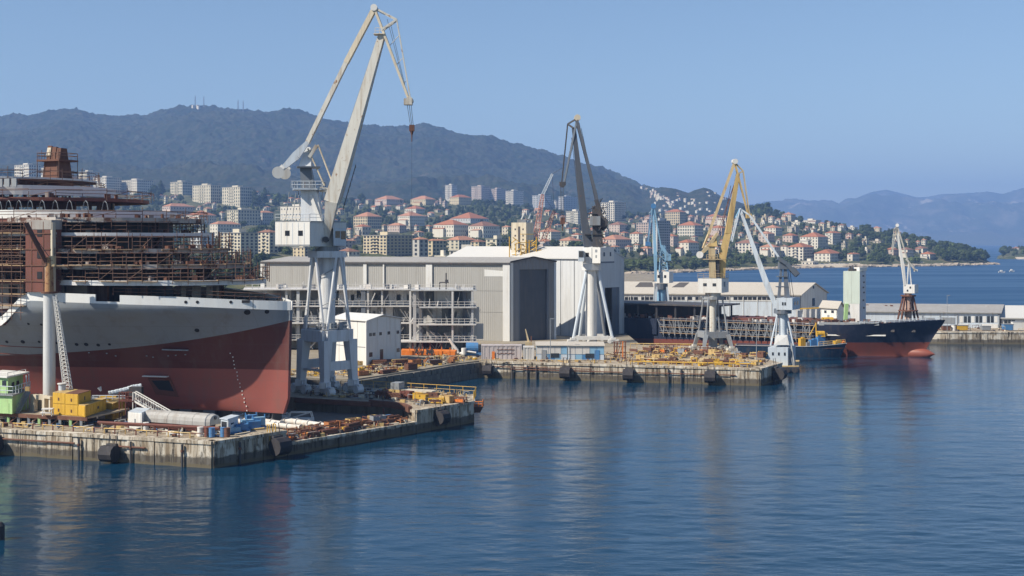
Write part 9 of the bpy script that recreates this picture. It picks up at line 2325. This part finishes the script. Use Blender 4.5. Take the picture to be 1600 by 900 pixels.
# yellow handrail of the crane quay's far edge, and edge of the dock
for a, b, lab in ((Vector((-23, 195.6, 3.05)), Vector((-5.2, 186.4, 3.05)), "yellow handrail along the far edge of the crane quay"), (Vector((-5.4, 180.0, 3.05)), Vector((-5.2, 186.2, 3.05)), "yellow handrail across the right end of the crane quay")):
 t = thing("handrail", lab, "handrail", a); n = 9
 for i in range(n): p, q = a.lerp(b, i / n), a.lerp(b, (i + 1) / n); part("rail_post", MB().tube(p, p + Vector((0, 0, 1.1)), .045, n=5), M_YELLOW, t); part("rail_bar", MB().tube(p + Vector((0, 0, 1.1)), q + Vector((0, 0, 1.1)), .04, n=5), M_YELLOW, t); part("rail_bar", MB().tube(p + Vector((0, 0, .55)), q + Vector((0, 0, .55)), .035, n=5), M_OCHRE, t)
p = Vector((-5.0, 181.0, 2.0)); t = thing("hanging_basket", "rusty red work basket hung on the crane quay's right end wall", "basket", p)
part("tray", MB().hexa([p + Vector(v) for v in ((-.8, -1.3, -.7), (.5, -1.0, -.7), (.5, 1.0, -.7), (-.8, 1.0, -.7))], [p + Vector(v) for v in ((-1.0, -1.8, .2), (1.0, -1.5, .2), (1.0, 1.4, .2), (-1.0, 1.4, .2))]), M_RUST, t)
part("basket_rail", MB().rail([p + Vector((-.9, -1.7, .2)), p + Vector((.9, -1.4, .2)), p + Vector((.9, 1.3, .2))], .7, .06, .7), M_ORANGE, t, kind='stuff')
# dock gate: wall across, ladder and post
t = thing("dock_gate", "rust brown steel lip of the dock gate between low quay and crane quay", "gate", (-13.4, 170.6, 1.2))
part("gate_plate", MB().wall([(-20.0, 178.6), (-17.0, 176.8), (-14.9, 174.6), (-13.9, 171.6)], 2.4, 3.25, .5), M_RUST, t); part("gate_post", MB().tube((-17.6, 175.4, 1.2), (-17.6, 175.4, 2.5), .12), M_RUST2, t)
part("gate_beam", MB().bar((-31, 182.9, 2.72), (-19.6, 178.0, 2.72), .35, .7), M_RUST, t)
# moored car and forklift-like lorry on the crane quay
q = Vector((-13.6, 183.4, 3.03)); t = thing("flatbed_truck", "grey flatbed lorry parked in the middle of the crane quay", "truck", q)
part("flatbed", MB().box(q + Vector((0, 0, .95)), (5.4, 2.0, .25), -.35), M_BEIGE, t); part("cab", MB().box(q + Vector((-2.9, 1.05, 1.3)), (1.3, 1.9, 1.5), -.35), M_GREYST, t)
for sx, sy in ((-2.9, .1), (-2.4, 2), (1.2, -1.3), (1.9, .5)): part("wheel", MB().tube(q + Vector((sx - .05, sy - .15, .4)), q + Vector((sx + .05, sy + .15, .4)), .42, n=12), M_RUBBER, t)
# stand by the orange block: small loader boom left of the containers
q = XY(826, 246, 3.02); t = thing("loader_boom", "rusty loader with raised thin boom before the tan hangar's open door", "loader", q)
part("body", MB().box(q + Vector((0, 0, 1.6)), (1.3, 1.6, 3.0)), M_OCHRE2, t); part("boom", MB().bar(q + Vector((0, 0, 3)), P(821, 514, 246), .4, .4, .15, .15), M_OCHRE2, t); part("mast", MB().bar(q + Vector((.5, 0, 0)), q + Vector((.5, 0, 4.2)), .2), M_RUST, t)
for s_ in (-.5, .5): part("wheel", MB().tube(q + Vector((s_, -.9, .4)), q + Vector((s_, -.7, .4)), .4, n=10), M_RUBBER, t)
# lamp masts
for px, py0, Y, h, lab in ((1222 - 40, 0, 241, 7, "slim lamp post near the far pier's right end"), (860, 0, 238, 8, "slim lamp post between the two cabins on the far pier"), (1480, 0, 318, 9, "slim lamp post on the far quay by the ship's bow")):
 q = XY(px, Y, 3.02); t = thing("lamp_post", lab, "lamp post", q); part("pole", MB().tube(q, q + Vector((0, 0, h)), .08, .05), M_GREYST, t); part("lamp_head", MB().box(q + Vector((.35, 0, h)), (.8, .25, .14)), M_GREYST, t)
# loose pipes, fittings, hoses and scrap lying about the quays, past counting
def litter(name, poly, z, n, mats, seed, tall=.9):
 rnd = random.Random(seed); xs = [q[0] for q in poly]; ys = [q[1] for q in poly]
 def inside(x, y):
  c = False
  for (x0, y0), (x1, y1) in zip(poly, poly[1:] + poly[:1]):
   if (y0 > y) != (y1 > y) and x < (x1 - x0) * (y - y0) / (y1 - y0) + x0: c = not c
  return c
 bs = [MB() for m in mats]
 k = 0
 while k < n:
  x, y = rnd.uniform(min(xs), max(xs)), rnd.uniform(min(ys), max(ys))
  if not inside(x, y): continue
  k += 1; mb = rnd.choice(bs); p = Vector((x, y, z)); r = rnd.random(); a = rnd.uniform(0, 3.14); d = Vector((math.cos(a), math.sin(a), 0))
  if r < .4: mb.tube(p + Vector((0, 0, .1)), p + d * rnd.uniform(.6, 2.4) + Vector((0, 0, rnd.uniform(.1, .35))), rnd.uniform(.04, .1), n=5)
  elif r < .6: mb.tube(p, p + Vector((rnd.uniform(-.2, .2), 0, rnd.uniform(.3, tall))), rnd.uniform(.04, .09), n=5)
  elif r < .75:
   q = p + d * rnd.uniform(.8, 2); h = Vector((0, 0, rnd.uniform(.4, tall))); mb.path([p, p + h, q + h, q], .045, 5)
  else: mb.box(p + Vector((0, 0, .15)), (rnd.uniform(.2, .9), rnd.uniform(.2, .6), rnd.uniform(.15, .5)), a)
 o = thing(name, None, None, (0, 0, 0)); o['kind'] = 'stuff'
 for mb, m in zip(bs, mats): part("scrap", mb, m, o, kind='stuff')
Y5 = (M_YELLOW, M_OCHRE, M_RUST, M_OCHRE2, M_DARKST, M_RUST)
litter("pier_litter", [v2(P2[0] + Vector((1, 1, 0))), v2(P2[1] + Vector((-1, 1, 0))), v2(P2[2] + Vector((-2, 0, 0))), (42, 270), (29, 272), (28, 258), (-4, 243)], 3.05, 620, Y5, 51)
litter("low_quay_litter", [v2(Q_R + Vector((.4, .8, 0))), v2(Q_R2 + Vector((-1, -.6, 0))), (-16.5, 170), (-27, 160)], 1.55, 330, (M_ORANGE2, M_RUST, M_OCHRE, M_RUST2, M_DARKST, M_BEIGE), 52, .8)
litter("near_quay_litter", [v2(Q_FL + Vector((2, 2.2, 0))), v2(Q_C + Vector((-.6, 1.6, 0))), (-28.5, 152), (-36, 156), (-45, 157.5), (-70, 164)], 3.02, 300, (M_RUST, M_DARKST, M_BLUE, M_OCHRE, M_BEIGE, M_WHITE), 53, .8)
litter("crane_quay_litter", [(-30, 185), (-17, 179.5), (-12, 173.5), (-6.5, 179.5), (-6, 186), (-23, 194.5), (-34, 199)], 3.03, 330, (M_RUST, M_DARKST, M_BEIGE, M_OCHRE, M_GREYST), 54, .8)
litter("yard_litter", [(-45, 215), (-26, 210), (-17, 225), (-8, 240), (-4, 247), (-14, 250), (-20, 236), (-30, 228)], 3.0, 420, (M_OCHRE, M_RUST, M_DARKST, M_YELLOW, M_BEIGE), 55, .7)
litter("east_quay_litter", [(30, 334), (95, 324), (110, 320), (160, 316), (160, 326), (30, 350)], 3.02, 260, (M_RUST, M_DARKST, M_OCHRE, M_BEIGE), 56, 1.2)
